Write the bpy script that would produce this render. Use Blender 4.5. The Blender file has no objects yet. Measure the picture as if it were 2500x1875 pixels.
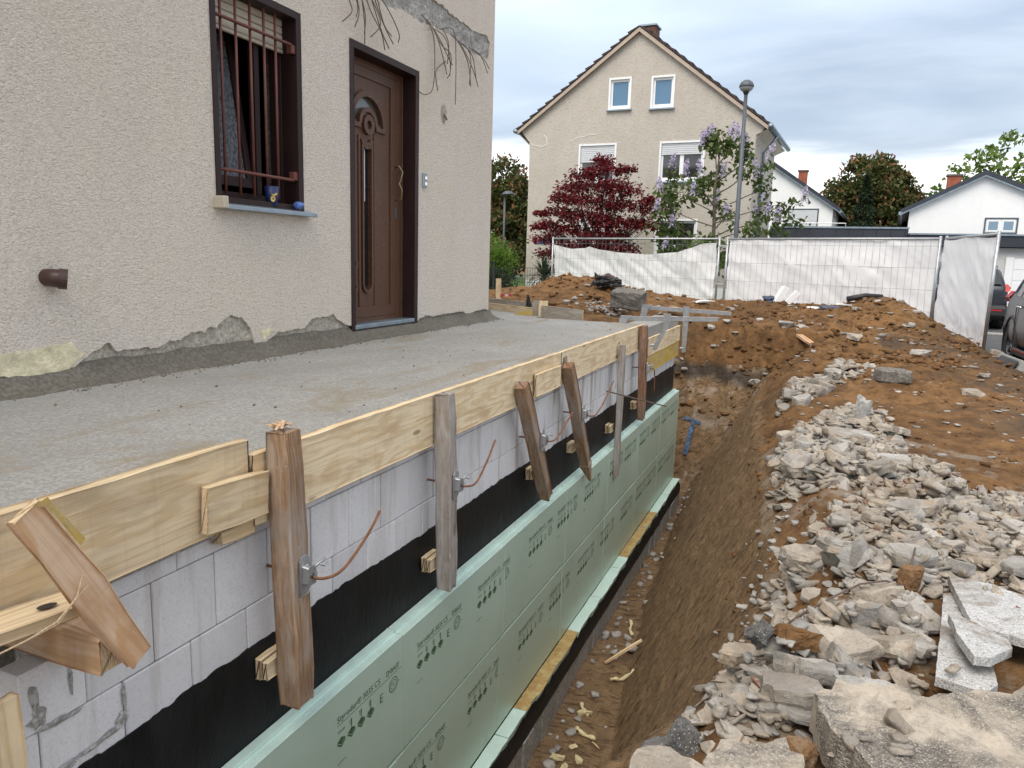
import bpy, bmesh, math, random
import numpy as np
from mathutils import Vector, Matrix, Quaternion, geometry, noise as mnoise
random.seed(7)
scene = bpy.context.scene
COL = scene.collection
R_ = math.radians

# ------------------------------------------------------------------ camera (eye at the origin, 1.4 m above the street)
cam = bpy.data.cameras.new('camera'); camo = bpy.data.objects.new('camera', cam); COL.objects.link(camo)
cam.sensor_width = 36.0; cam.lens = 26.04; cam.clip_start = 0.05; cam.clip_end = 2000
right = Vector((0.92486727, 0.37923258, 0.02834048)); down = Vector((0.08979294, -0.14535345, -0.98529671)); fwd = Vector((-0.36953723, 0.91381345, -0.16848506))
camo.matrix_world = Matrix(((right.x, -down.x, -fwd.x, 0), (right.y, -down.y, -fwd.y, 0), (right.z, -down.z, -fwd.z, 0), (0, 0, 0, 1)))
scene.camera = camo
scene.render.resolution_x, scene.render.resolution_y = 1024, 768
scene.view_settings.view_transform = 'Standard'; scene.view_settings.look = 'None'
scene.view_settings.exposure = 1.36; scene.view_settings.gamma = 1.0; scene.view_settings.use_curve_mapping = False

# ------------------------------------------------------------------ node helpers
class T:
    def __init__(s, tree): s.t = tree
    def n(s, typ, ins=None, **props):
        nd = s.t.nodes.new('ShaderNode' + typ)
        for k, v in props.items(): setattr(nd, k, v)
        for k, v in (ins or {}).items():
            sk = nd.inputs[k]
            if isinstance(v, bpy.types.NodeSocket): s.t.links.new(v, sk)
            else:
                if isinstance(v, (tuple, list)) and len(v) == 3 and sk.type == 'RGBA': v = (*v, 1)
                sk.default_value = v
        return nd
    def obj(s): return s.n('TexCoord').outputs['Object']
    def pos(s): return s.n('NewGeometry').outputs['Position']
    def map(s, v, sc=(1, 1, 1), rot=(0, 0, 0), loc=(0, 0, 0)): return s.n('Mapping', {'Vector': v, 'Scale': sc, 'Rotation': rot, 'Location': loc}).outputs[0]
    def noise(s, v, sc, det=4, rough=.55, dist=0., typ='FBM'):
        return s.n('TexNoise', {'Vector': v, 'Scale': sc, 'Detail': det, 'Roughness': rough, 'Distortion': dist}, noise_type=typ).outputs[0]
    def vor(s, v, sc, feature='F1', rnd=1.0, out='Distance'): return s.n('TexVoronoi', {'Vector': v, 'Scale': sc, 'Randomness': rnd}, feature=feature).outputs[out]
    def wave(s, v, sc, dist, det=3, dsc=1.0, typ='BANDS', dirn='Y'):
        return s.n('TexWave', {'Vector': v, 'Scale': sc, 'Distortion': dist, 'Detail': det, 'Detail Scale': dsc}, wave_type=typ, bands_direction=dirn).outputs['Fac']
    def ramp(s, f, *stops, interp='LINEAR'):
        nd = s.n('ValToRGB', {'Fac': f}); cr = nd.color_ramp; cr.interpolation = interp
        while len(cr.elements) < len(stops): cr.elements.new(.5)
        for e, (p, c) in zip(cr.elements, stops):
            e.position = p; e.color = (c, c, c, 1) if isinstance(c, (int, float)) else (*c, 1)
        return nd.outputs[0]
    def mix(s, f, a, b, blend='MIX'):
        nd = s.n('Mix', {0: f}, data_type='RGBA', blend_type=blend)
        for sk, v in ((nd.inputs[6], a), (nd.inputs[7], b)):
            if isinstance(v, bpy.types.NodeSocket): s.t.links.new(v, sk)
            else: sk.default_value = (*v, 1) if not isinstance(v, (int, float)) else (v, v, v, 1)
        return nd.outputs[2]
    def m(s, op, a, b=0., c=None, clamp=False):
        nd = s.n('Math', {0: a, 1: b}, operation=op, use_clamp=clamp)
        if c is not None:
            if isinstance(c, bpy.types.NodeSocket): s.t.links.new(c, nd.inputs[2])
            else: nd.inputs[2].default_value = c
        return nd.outputs[0]
    def xyz(s, v): return s.n('SeparateXYZ', {0: v}).outputs
    def bump(s, h, st, d=.01, nrm=None):
        nd = s.n('Bump', {'Height': h, 'Strength': st, 'Distance': d})
        if nrm is not None: s.t.links.new(nrm, nd.inputs['Normal'])
        return nd.outputs[0]
    def rnd(s): return s.n('ObjectInfo').outputs['Random']

# ------------------------------------------------------------------ world: broken overcast over a pale horizon gap, one soft sun
SUN_AZ, SUN_EL = R_(188), R_(55)            # azimuth clockwise from +Y
w = bpy.data.worlds.new('World'); scene.world = w; w.use_nodes = True
w.node_tree.nodes.clear(); t = T(w.node_tree)
gen = t.n('TexCoord').outputs['Generated']
sky = t.n('TexSky', sky_type='NISHITA', sun_disc=False, sun_elevation=SUN_EL, sun_rotation=SUN_AZ)
sx, sy, sz = t.xyz(gen)[0:3]
zc = t.m('MAXIMUM', sz, .0)
den = t.m('ADD', zc, .22)
cv = t.n('CombineXYZ', {0: t.m('DIVIDE', sx, den), 1: t.m('DIVIDE', sy, den), 2: 0.}).outputs[0]
n1 = t.noise(t.map(cv, (.75, 1.0, 1), loc=(.55, .2, 0)), .8, 4, .45, .2)
n2 = t.noise(t.map(cv, (.5, 1.3, 1), rot=(0, 0, .3), loc=(2.2, 1.4, 0)), 1.7, 5, .55, .3)
cl = t.ramp(n1, (.38, (.160, .190, .232)), (.52, (.225, .262, .310)), (.66, (.325, .363, .405)))
cl = t.mix(t.m('MULTIPLY', t.ramp(n2, (.45, 0.), (.7, 1.)), .35), cl, (.42, .445, .48))
edge = t.m('ADD', sz, t.m('MULTIPLY', t.m('SUBTRACT', n2, .5), .12))
gap = t.ramp(edge, (.105, 1.), (.150, 0.), interp='EASE')
lum = t.n('RGBToBW', {0: cl}).outputs[0]
cl = t.mix(t.ramp(sz, (.30, 0.), (.75, .85)), cl, t.n('CombineColor', {0: t.m('MULTIPLY', lum, 1.06), 1: t.m('MULTIPLY', lum, 1.0), 2: t.m('MULTIPLY', lum, .93)}).outputs[0])      # thinner, whiter cloud overhead
cl = t.mix(gap, cl, (.74, .74, .73))
skyc = t.mix(.90, t.mix(1.0, sky.outputs[0], (.10, .10, .10), 'MULTIPLY'), cl)
cie = t.m('DIVIDE', t.m('ADD', 1., t.m('MULTIPLY', zc, 2.)), 1.25)      # overcast sky: brighter towards the zenith
bg = t.n('Background', {'Color': skyc, 'Strength': cie})
t.t.links.new(bg.outputs[0], t.n('OutputWorld').inputs['Surface'])
sl = bpy.data.lights.new('sun', 'SUN'); sl.energy = 1.0; sl.angle = R_(40); sl.color = (1, .92, .80)
so = bpy.data.objects.new('sun', sl); COL.objects.link(so)
sd = Vector((math.sin(SUN_AZ) * math.cos(SUN_EL), math.cos(SUN_AZ) * math.cos(SUN_EL), math.sin(SUN_EL)))
so.rotation_euler = sd.to_track_quat('Z', 'Y').to_euler(); so.location = sd * 40

# ------------------------------------------------------------------ materials
MATS = {}
def material(name, build):
    m = bpy.data.materials.new(name); m.use_nodes = True; m.node_tree.nodes.clear()
    tt = T(m.node_tree); out = tt.n('OutputMaterial')
    r = build(tt)
    if not isinstance(r, dict): sh = r
    else: sh = tt.n('BsdfPrincipled', r).outputs[0]
    m.node_tree.links.new(sh, out.inputs['Surface']); MATS[name] = m
def simple(name, col, rough=.6, metal=0., var=.15, sc=6., bump=0., bsc=60., spec=.5):
    def b(t):
        v = t.obj(); f = t.noise(v, sc, 5, .6)
        c = t.mix(t.ramp(f, (.3, 0.), (.7, 1.)), tuple(x * (1 - var) for x in col), tuple(min(1, x * (1 + var)) for x in col))
        d = {'Base Color': c, 'Roughness': rough, 'Metallic': metal, 'Specular IOR Level': spec}
        if bump: d['Normal'] = t.bump(t.noise(v, bsc, 4, .6), bump, .01)
        return d
    material(name, b)

def stucco(name, c1, c2, speck, sc, bump, pit_mix):
    def b(t):
        p = t.pos()
        pw = t.map(p, (1, 1, 1.7), rot=(R_(14), 0, 0))
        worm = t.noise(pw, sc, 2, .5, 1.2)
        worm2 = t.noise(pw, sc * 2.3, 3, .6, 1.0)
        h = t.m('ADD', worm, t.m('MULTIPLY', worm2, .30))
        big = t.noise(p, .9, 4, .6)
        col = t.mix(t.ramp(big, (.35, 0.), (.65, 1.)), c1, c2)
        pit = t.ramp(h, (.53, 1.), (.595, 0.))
        col = t.mix(t.m('MULTIPLY', pit, pit_mix), col, speck)  # hollows of the bump take the darker speck colour
        st = t.noise(t.map(p, (1.2, 1.2, .25)), 2.2, 5, .65)
        col = t.mix(t.m('MULTIPLY', t.ramp(st, (.5, 0.), (.8, 1.)), .25), col, tuple(x * .72 for x in c2))
        return {'Base Color': col, 'Roughness': .92, 'Specular IOR Level': .2, 'Normal': t.bump(h, bump, .04)}
    material(name, b)
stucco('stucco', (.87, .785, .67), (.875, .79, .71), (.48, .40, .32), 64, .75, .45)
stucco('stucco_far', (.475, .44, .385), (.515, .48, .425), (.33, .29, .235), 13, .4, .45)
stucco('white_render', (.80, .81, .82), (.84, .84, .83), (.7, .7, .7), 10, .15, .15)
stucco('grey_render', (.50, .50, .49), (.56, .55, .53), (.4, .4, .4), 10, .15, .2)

def concrete(name, c1, c2, c3, sc=3., bump=.35, fine=90., rough=.88, patch=None):
    def b(t):
        p = t.obj()
        a = t.noise(p, sc, 6, .65, .4); f = t.noise(p, fine, 4, .7)
        col = t.mix(t.ramp(a, (.3, 0.), (.7, 1.)), c1, c2)
        col = t.mix(t.m('MULTIPLY', t.ramp(f, (.42, 1.), (.6, 0.)), .7), col, c3)
        if patch is not None:
            q = t.noise(t.map(p, (1.6, .55, 1)), 1.6, 6, .7, .8)
            col = t.mix(t.ramp(q, (.54, 0.), (.66, .75)), col, patch)
        h = t.m('ADD', t.m('MULTIPLY', a, .6), t.m('MULTIPLY', f, .5))
        return {'Base Color': col, 'Roughness': rough, 'Specular IOR Level': .3, 'Normal': t.bump(h, bump, .012)}
    material(name, b)
concrete('slab_concrete', (.315, .308, .287), (.42, .412, .39), (.22, .214, .198), 1.6, .8, 75., patch=(.27, .225, .155))
concrete('mortar', (.135, .122, .10), (.20, .185, .155), (.085, .076, .062), 5., .5, 50.)
concrete('old_plaster', (.38, .35, .29), (.62, .565, .475), (.24, .22, .185), 7., 1.0, 45.)
concrete('rough_concrete', (.36, .35, .325), (.54, .53, .50), (.16, .155, .145), 8., 1.0, 60.)
def blockstone(t):
    p = t.pos(); r = t.rnd(); a = t.noise(p, 3.5, 5, .6); f = t.noise(p, 110., 4, .7)
    col = t.mix(t.ramp(a, (.3, 0.), (.7, 1.)), (.64, .635, .64), (.73, .72, .725))
    col = t.mix(1.0, col, t.ramp(r, (0., .90), (1., 1.06)), 'MULTIPLY')
    col = t.mix(t.m('MULTIPLY', t.ramp(f, (.36, 1.), (.48, 0.)), .35), col, (.42, .41, .41))
    d = t.noise(t.map(p, (1, 6.5, .55)), 1.6, 5, .6, .2); top = t.ramp(t.m('ADD', t.xyz(p)[2], 1.5), (0., 0.), (.55, 1.))
    far = t.ramp(t.m('MULTIPLY', t.xyz(p)[1], .1), (.30, .35), (.5, 1.))
    col = t.mix(t.m('MULTIPLY', t.m('MULTIPLY', t.ramp(d, (.54, 0.), (.62, .8)), far), .9), col, (.33, .27, .215))
    s = t.noise(t.map(p, (1, 5, 1)), 4., 5, .7); col = t.mix(t.ramp(s, (.62, 0.), (.74, .4)), col, (.40, .39, .37))
    return {'Base Color': col, 'Roughness': .9, 'Specular IOR Level': .25, 'Normal': t.bump(t.m('ADD', f, a), .25, .008)}
material('block_stone', blockstone)
concrete('kerb_stone', (.34, .33, .31), (.48, .47, .44), (.2, .2, .19), 9., .8, 50.)
concrete('asphalt', (.075, .078, .085), (.12, .12, .125), (.05, .05, .05), 3., .4, 120.)
concrete('dark_concrete', (.16, .15, .13), (.30, .28, .245), (.07, .065, .06), 5., .9, 40.)

def wood(name, c1, c2, dark, ring=16., stain=None, wear=0., grey=(.36, .34, .32), rough=.72):
    def b(t):
        p = t.obj(); r = t.rnd()
        off = t.n('CombineXYZ', {0: t.m('MULTIPLY', r, 13.), 1: t.m('MULTIPLY', r, 5.), 2: t.m('MULTIPLY', r, 7.)}).outputs[0]
        pv = t.n('VectorMath', {0: p, 1: off}, operation='ADD').outputs[0]
        wav = t.n('VectorMath', {0: t.map(pv, (.9, 1, 1)), 1: t.n('VectorMath', {0: t.n('TexNoise', {'Vector': t.map(pv, (1.1, 5, 5)), 'Scale': 1.3, 'Detail': 3}).outputs[1], 'Scale': .16}, operation='SCALE').outputs[0]}, operation='ADD').outputs[0]
        g = t.wave(t.map(wav, (.05, 1, 1)), ring, 2.6, 3, 1.4)
        fib = t.noise(t.map(pv, (2.2, 90, 90)), 1.0, 4, .6)
        kn = t.vor(t.map(pv, (2.6, 8.5, 8.5)), 1.0, rnd=1.0)
        knot = t.ramp(kn, (.085, 1.), (.125, 0.))
        col = t.mix(t.ramp(g, (.55, 0.), (.92, 1.)), c1, c2)
        col = t.mix(t.m('MULTIPLY', t.ramp(fib, (.50, 0.), (.66, 1.)), .38), col, dark)
        sw = t.noise(t.map(pv, (30, 2.5, 2.5)), 1.2, 3, .6); col = t.mix(t.m('MULTIPLY', t.ramp(sw, (.56, 0.), (.66, 1.)), .14), col, dark)
        col = t.mix(t.m('MULTIPLY', knot, .75), col, tuple(x * .55 for x in dark))
        if stain:
            q = t.noise(t.map(pv, (1.6, 5, 5)), 1.8, 5, .6)
            col = t.mix(t.ramp(q, (.52, 0.), (.68, .8)), col, stain)
        if wear:
            q2 = t.noise(t.map(pv, (2.5, 9, 9), loc=(4, 1, 2)), 1.2, 6, .7)
            col = t.mix(t.ramp(q2, (.42, 0.), (.62, wear)), col, grey)
        sv = t.vor(t.map(pv, (1, 1, 1)), 55.); sn = t.noise(pv, 5., 4, .7)
        col = t.mix(t.m('MULTIPLY', t.ramp(sv, (.10, 1.), (.20, 0.)), t.ramp(sn, (.50, 0.), (.66, .75))), col, (.46, .44, .41))
        h = t.m('ADD', t.m('MULTIPLY', g, .5), t.m('MULTIPLY', fib, .6))
        return {'Base Color': col, 'Roughness': rough, 'Specular IOR Level': .3, 'Normal': t.bump(h, .45, .004)}
    material(name, b)
wood('fresh_pine', (.80, .665, .45), (.71, .545, .33), (.43, .285, .15), 15., stain=(.56, .40, .235))
wood('damp_pine', (.70, .56, .36), (.60, .45, .26), (.33, .22, .125), 12., stain=(.44, .335, .21), wear=.3, grey=(.45, .40, .32))
wood('orange_pine', (.66, .48, .33), (.58, .37, .21), (.38, .19, .09), 12., stain=(.48, .27, .13))
wood('post_brown', (.30, .185, .105), (.40, .265, .165), (.13, .075, .04), 20., stain=(.22, .13, .075), wear=.8, grey=(.36, .325, .29), rough=.85)
wood('post_grey', (.30, .26, .225), (.40, .355, .32), (.15, .12, .10), 22., stain=(.25, .20, .16), wear=.8, grey=(.44, .42, .40), rough=.88)
wood('post_red', (.25, .125, .07), (.33, .18, .11), (.09, .045, .025), 20., stain=(.16, .085, .05), wear=.4, grey=(.35, .29, .25), rough=.85)
wood('sawn_end', (.56, .42, .26), (.66, .53, .36), (.40, .25, .13), 30.)
wood('yellow_panel', (.56, .37, .06), (.62, .44, .10), (.36, .22, .05), 8., stain=(.47, .38, .22), wear=.5, grey=(.43, .38, .28))
wood('grey_board', (.36, .31, .25), (.46, .41, .34), (.2, .165, .13), 14., stain=(.30, .26, .22), wear=.6, grey=(.45, .43, .40))
wood('door_brown', (.095, .045, .026), (.12, .06, .035), (.045, .022, .014), 18., rough=.45)

def bitumen(t):
    p = t.pos(); a = t.noise(t.map(p, (1, 1, .6)), 5., 5, .6, .5); f = t.noise(t.map(p, (1, 1.4, .5)), 22., 4, .65, .8)
    col = t.mix(t.ramp(a, (.4, 0.), (.7, 1.)), (.008, .008, .0085), (.018, .018, .019))
    return {'Base Color': col, 'Roughness': t.ramp(a, (.3, .42), (.7, .6)), 'Specular IOR Level': .22, 'Normal': t.bump(t.m('ADD', a, f), .35, .012)}
material('bitumen', bitumen)
def xps(t):
    p = t.pos(); a = t.noise(p, 1.3, 4, .6); f = t.noise(p, 160., 3, .6)
    sc = t.noise(t.map(p, (1, 1, 6.), rot=(R_(55), 0, 0)), 2.2, 5, .7)
    col = t.mix(t.ramp(a, (.3, 0.), (.7, 1.)), (.425, .55, .44), (.49, .61, .50))
    col = t.mix(t.ramp(sc, (.62, 0.), (.74, .35)), col, (.56, .68, .58))
    ds = t.vor(p, 3.3); dm = t.noise(p, 60., 3, .6); col = t.mix(t.m('MULTIPLY', t.ramp(ds, (.018, 1.), (.035, 0.)), t.ramp(dm, (.45, 0.), (.6, .9))), col, (.05, .06, .05))
    mud = t.noise(t.map(p, (1, 1, .5)), 3.4, 6, .75, .5); zz = t.xyz(p)[2]; col = t.mix(t.m('MULTIPLY', t.ramp(mud, (.56, 0.), (.70, .5)), t.ramp(t.m('ADD', zz, 3.), (.0, 1.), (.75, .15))), col, (.27, .235, .15))
    return {'Base Color': col, 'Roughness': t.ramp(a, (.3, .30), (.7, .44)), 'Specular IOR Level': .5, 'Normal': t.bump(t.m('ADD', f, t.m('MULTIPLY', a, 2.)), .08, .01), 'Subsurface Weight': 0.}
material('xps', xps)
simple('xps_cut', (.56, .73, .655), .7, var=.07, sc=8, bump=.5, bsc=90)
def stained(t):
    p = t.obj(); a = t.noise(p, 16., 6, .7, .6)
    return {'Base Color': t.ramp(a, (.25, (.20, .105, .035)), (.45, (.40, .255, .09)), (.62, (.50, .39, .17)), (.8, (.52, .58, .40))), 'Roughness': .8, 'Normal': t.bump(t.noise(p, 80, 4, .6), .4, .006)}
material('stained_xps', stained)
simple('ink_green', (.055, .13, .05), .6, var=.3, sc=40)
def galv(t):
    p = t.obj(); v = t.vor(p, 34., out='Color'); a = t.noise(p, 9., 5, .7)
    col = t.mix(.5, t.ramp(a, (.3, (.33, .345, .36)), (.7, (.52, .535, .55))), t.ramp(t.n('SeparateColor', {0: v}).outputs[0], (0., (.34, .355, .37)), (1., (.52, .535, .55))))
    return {'Base Color': col, 'Metallic': .75, 'Roughness': .48}
material('galvanised', galv)
simple('zinc_sheet', (.27, .33, .38), .45, .7, .2, 5)
simple('dark_steel', (.10, .12, .14), .5, .6, .2, 5)
simple('rust', (.20, .085, .038), .85, 0., .4, 30, .4, 120)
simple('old_wire', (.13, .095, .075), .8, .2, .35, 30)
simple('frame_brown', (.026, .012, .011), .5, 0., .25, 4, spec=.25)
simple('bar_red', (.13, .040, .028), .55, 0., .25, 12, .15, 90)
simple('vent_brown', (.055, .026, .02), .4, 0., .2, 12)
simple('yellow_render', (.66, .60, .41), .9, 0., .3, 14, 1., 50)
simple('shutter_cream', (.50, .44, .35), .5, 0., .05, 4)
simple('white_plastic', (.80, .81, .82), .35, 0., .03, 4)
simple('grey_shutter', (.62, .64, .66), .45, 0., .04, 4)
simple('brass', (.26, .20, .11), .4, .8, .2, 20)
simple('chrome', (.65, .65, .66), .2, 1., .05, 4)
simple('black_plastic', (.018, .018, .019), .5, 0., .2, 6)
simple('rubber', (.02, .02, .02), .85, 0., .2, 12)
simple('blue_foil', (.09, .17, .45), .3, 0., .4, 20)
simple('blue_card', (.012, .022, .10), .45, 0., .1, 6)
simple('gold_print', (.62, .43, .10), .5, 0., .1, 6)
simple('tape_red', (.62, .04, .03), .5); simple('tape_white', (.8, .8, .8), .5)
simple('pu_foam', (.66, .57, .34), .8, 0., .15, 30, .5, 60)
simple('lamp_pole', (.085, .095, .115), .5, .2, .15, 3)
simple('lamp_glass', (.33, .34, .35), .25, 0., .1, 3)
simple('slate', (.028, .032, .045), .5, 0., .25, 1.2)
simple('tile_dark', (.045, .030, .028), .75, 0., .45, 4)
simple('rake_board', (.43, .35, .28), .6, 0., .08, 3)
simple('brick_dust', (.26, .15, .11), .9, 0., .3, 30)
simple('wire_grey', (.22, .235, .25), .5, .5, .2, 5)
simple('red_brick', (.33, .10, .055), .85, 0., .3, 3)
simple('brown_brick', (.12, .062, .045), .85, 0., .4, 8)
simple('sign_blue', (.015, .03, .14), .4); simple('sign_white', (.8, .8, .8), .5)
simple('car_grey', (.058, .064, .075), .28, .35, .05, 1, spec=.6); simple('car_dark', (.018, .021, .030), .26, .3, .05, 1, spec=.6)
simple('tail_red', (.42, .012, .012), .2, 0., .3, 9); simple('rim_metal', (.35, .36, .37), .35, .9)
simple('sky_paint', (.06, .115, .21), .8, var=.5, sc=25)
def glass(name, col, rough=.06, spec=.8):
    def b(t):
        p = t.obj(); a = t.noise(p, 2., 3, .5)
        return {'Base Color': col, 'Roughness': rough, 'Specular IOR Level': spec, 'Coat Weight': .4, 'Normal': t.bump(a, .03, .02)}
    material(name, b)
glass('dark_glass', (.012, .013, .015)); glass('sky_reflect_glass', (.10, .20, .31), .04, 1.); glass('grey_glass', (.10, .10, .095), .2)  # the blue glass has the reflected sky put into its base colour
def rippled(t):
    p = t.obj(); a = t.noise(t.map(p, (1, 2.4, 1)), 42., 4, .6, .7)
    return {'Base Color': t.ramp(a, (.35, (.03, .034, .04)), (.75, (.30, .33, .37))), 'Roughness': .12, 'Specular IOR Level': .8, 'Normal': t.bump(a, 1.0, .02)}
material('rippled_glass', rippled)
def tarp(t):
    p = t.pos(); a = t.noise(t.map(p, (1, 1, .5)), 2.6, 5, .6, .6); f = t.noise(p, 7., 5, .65, .4)
    d = t.noise(t.map(p, (1, 1, .4)), 5., 5, .7)
    col = t.mix(t.ramp(d, (.55, 0.), (.85, .25)), (.90, .90, .905), (.70, .68, .65))
    col = t.mix(t.m('MULTIPLY', t.ramp(t.noise(p, 9., 5, .75), (.48, 0.), (.62, .7)), t.ramp(t.m('ADD', t.xyz(p)[2], 1.42), (.0, 1.), (.75, 0.))), col, (.40, .30, .20))
    sh = t.n('BsdfPrincipled', {'Base Color': col, 'Roughness': .55, 'Specular IOR Level': .3, 'Normal': t.bump(t.m('ADD', a, t.m('MULTIPLY', f, .25)), .35, .05)}).outputs[0]
    tr = t.n('BsdfTranslucent', {'Color': col}).outputs[0]
    return t.n('MixShader', {0: .3, 1: sh, 2: tr}).outputs[0]
material('tarp_white', tarp)
simple('bag_black', (.012, .011, .012), .45, 0., .3, 8, .5, 14)
simple('bag_blue', (.03, .045, .085), .4, 0., .3, 8, .5, 14)

def soil_cols(t, p):
    a = t.noise(p, .75, 6, .62, .5); b = t.noise(p, 5.5, 6, .68, .3); f = t.noise(p, 42., 5, .7); g = t.noise(p, .42, 4, .55, .3)
    col = t.mix(t.ramp(a, (.36, 0.), (.64, 1.)), (.14, .077, .035), (.24, .131, .057))
    col = t.mix(t.m('MULTIPLY', t.ramp(b, (.40, 1.), (.55, 0.)), .7), col, (.078, .043, .021))
    col = t.mix(t.m('MULTIPLY', t.ramp(b, (.58, 0.), (.72, 1.)), .6), col, (.265, .155, .075))
    col = t.mix(t.m('MULTIPLY', t.ramp(g, (.56, 0.), (.68, 1.)), .65), col, (.10, .072, .048))
    col = t.mix(t.m('MULTIPLY', t.ramp(f, (.62, 0.), (.74, 1.)), .55), col, (.36, .27, .18))
    return col, a, b, f
def soil(t):
    p = t.pos(); col, a, b, f = soil_cols(t, p)
    x, y, z = t.xyz(p)[0:3]
    nz = t.xyz(t.n('NewGeometry').outputs['True Normal'])[2]
    # cut faces of the excavation: lighter, clayey brown with scrape marks along the digging direction; dark humus seam
    st = t.noise(t.map(p, (1.3, .9, 3.2), rot=(R_(38), 0, 0)), 5., 6, .7, .5)
    cut = t.mix(t.ramp(st, (.3, 0.), (.7, 1.)), (.175, .113, .062), (.30, .20, .115))
    cut = t.mix(t.m('MULTIPLY', t.ramp(f, (.35, 1.), (.5, 0.)), .5), cut, (.07, .04, .02))
    gouge = t.noise(t.map(p, (7, 26, 7), rot=(0, R_(60), R_(-24))), 1., 4, .6, .4)
    cut = t.mix(t.m('MULTIPLY', t.ramp(gouge, (.36, 1.), (.46, 0.)), .75), cut, (.075, .046, .025))
    cut = t.mix(t.m('MULTIPLY', t.ramp(t.noise(p, 1.7, 5, .7, .8), (.54, 0.), (.64, 1.)), .5), cut, (.12, .085, .055))
    depth = t.ramp(t.m('ADD', z, t.m('MULTIPLY', t.m('SUBTRACT', a, .5), .5)), (0., 0.), (1., 1.))
    below = t.m('LESS_THAN', t.m('ADD', z, t.m('MULTIPLY', t.m('SUBTRACT', b, .5), .5)), -1.62)
    col = t.mix(below, col, cut)
    chalk = t.m('MULTIPLY', t.m('MULTIPLY', t.m('GREATER_THAN', y, 10.6), below), t.ramp(t.noise(p, 2.2, 6, .75, 1.0), (.50, 0.), (.66, .8)))
    col = t.mix(chalk, col, (.40, .34, .28))
    seam = t.m('MULTIPLY', t.ramp(t.m('ABSOLUTE', t.m('ADD', t.m('ADD', z, 1.75), t.m('MULTIPLY', t.m('SUBTRACT', a, .5), .6))), (.05, 1.), (.16, 0.)), t.m('GREATER_THAN', y, 10.8))
    col = t.mix(t.m('MULTIPLY', seam, .8), col, (.035, .033, .032))
    humus = t.m('MULTIPLY', t.ramp(t.noise(p, .55, 4, .6, .4), (.5, 0.), (.62, 1.)), t.m('MULTIPLY', t.m('GREATER_THAN', x, .9), t.m('GREATER_THAN', y, 6.8)))
    col = t.mix(t.m('MULTIPLY', humus, .7), col, (.075, .062, .05))
    # gravelly grey fines under the rubble
    gx = t.m('MULTIPLY', t.m('LESS_THAN', y, 6.6), t.m('GREATER_THAN', z, -1.7))
    col = t.mix(t.m('MULTIPLY', gx, t.ramp(t.noise(p, 2.6, 6, .7), (.52, 0.), (.62, .65))), col, (.30, .26, .21))
    h = t.m('ADD', t.m('MULTIPLY', b, .6), t.m('MULTIPLY', f, .35)); h = t.m('ADD', h, t.m('MULTIPLY', st, .35)); h = t.m('ADD', h, t.m('MULTIPLY', t.m('MULTIPLY', gouge, below), .9))
    return {'Base Color': col, 'Roughness': .95, 'Specular IOR Level': .15, 'Normal': t.bump(h, .9, .05)}
material('soil', soil)
def clod(t):
    p = t.pos(); col, a, b, f = soil_cols(t, p)
    return {'Base Color': t.mix(.12, col, (.22, .125, .06)), 'Roughness': .95, 'Specular IOR Level': .12, 'Normal': t.bump(t.m('ADD', b, f), .7, .02)}
material('soil_clod', clod)
def rubble(name, c1, c2, speckle, dark, stainamt=.6, warm=(.42, .335, .245)):
    def b(t):
        p = t.pos(); r = t.rnd()
        a = t.noise(p, 5., 6, .65); f = t.noise(p, 75., 5, .7); v = t.vor(p, 95.)
        col = t.mix(t.ramp(a, (.35, 0.), (.65, 1.)), c1, c2)
        cell = t.n('SeparateColor', {0: t.vor(t.map(p, (1, 1, .6)), 11., out='Color')}).outputs
        col = t.mix(t.m('MULTIPLY', t.m('MULTIPLY', r, cell[0]), .7), col, warm)
        col = t.mix(1.0, col, t.ramp(cell[1], (0., .68), (1., 1.12)), 'MULTIPLY')
        col = t.mix(t.m('MULTIPLY', t.ramp(f, (.36, 1.), (.5, 0.)), .5), col, dark)
        col = t.mix(t.m('MULTIPLY', t.ramp(v, (.10, 1.), (.22, 0.)), speckle), col, (.72, .70, .66))
        s = t.noise(p, 3.1, 6, .7, .7)
        col = t.mix(t.ramp(s, (.57, 0.), (.72, stainamt)), col, (.27, .135, .05))
        h = t.m('ADD', t.m('MULTIPLY', a, .5), t.m('MULTIPLY', f, .6))
        return {'Base Color': col, 'Roughness': .92, 'Specular IOR Level': .2, 'Normal': t.bump(h, .8, .016)}
    material(name, b)
rubble('rubble', (.33, .32, .30), (.475, .46, .435), .25, (.20, .19, .17), .6)
rubble('rubble_warm', (.37, .325, .27), (.48, .43, .365), .3, (.22, .185, .145))
rubble('clinker', (.10, .10, .10), (.20, .197, .19), .75, (.03, .03, .03), .08, warm=(.2, .19, .17))
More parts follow.
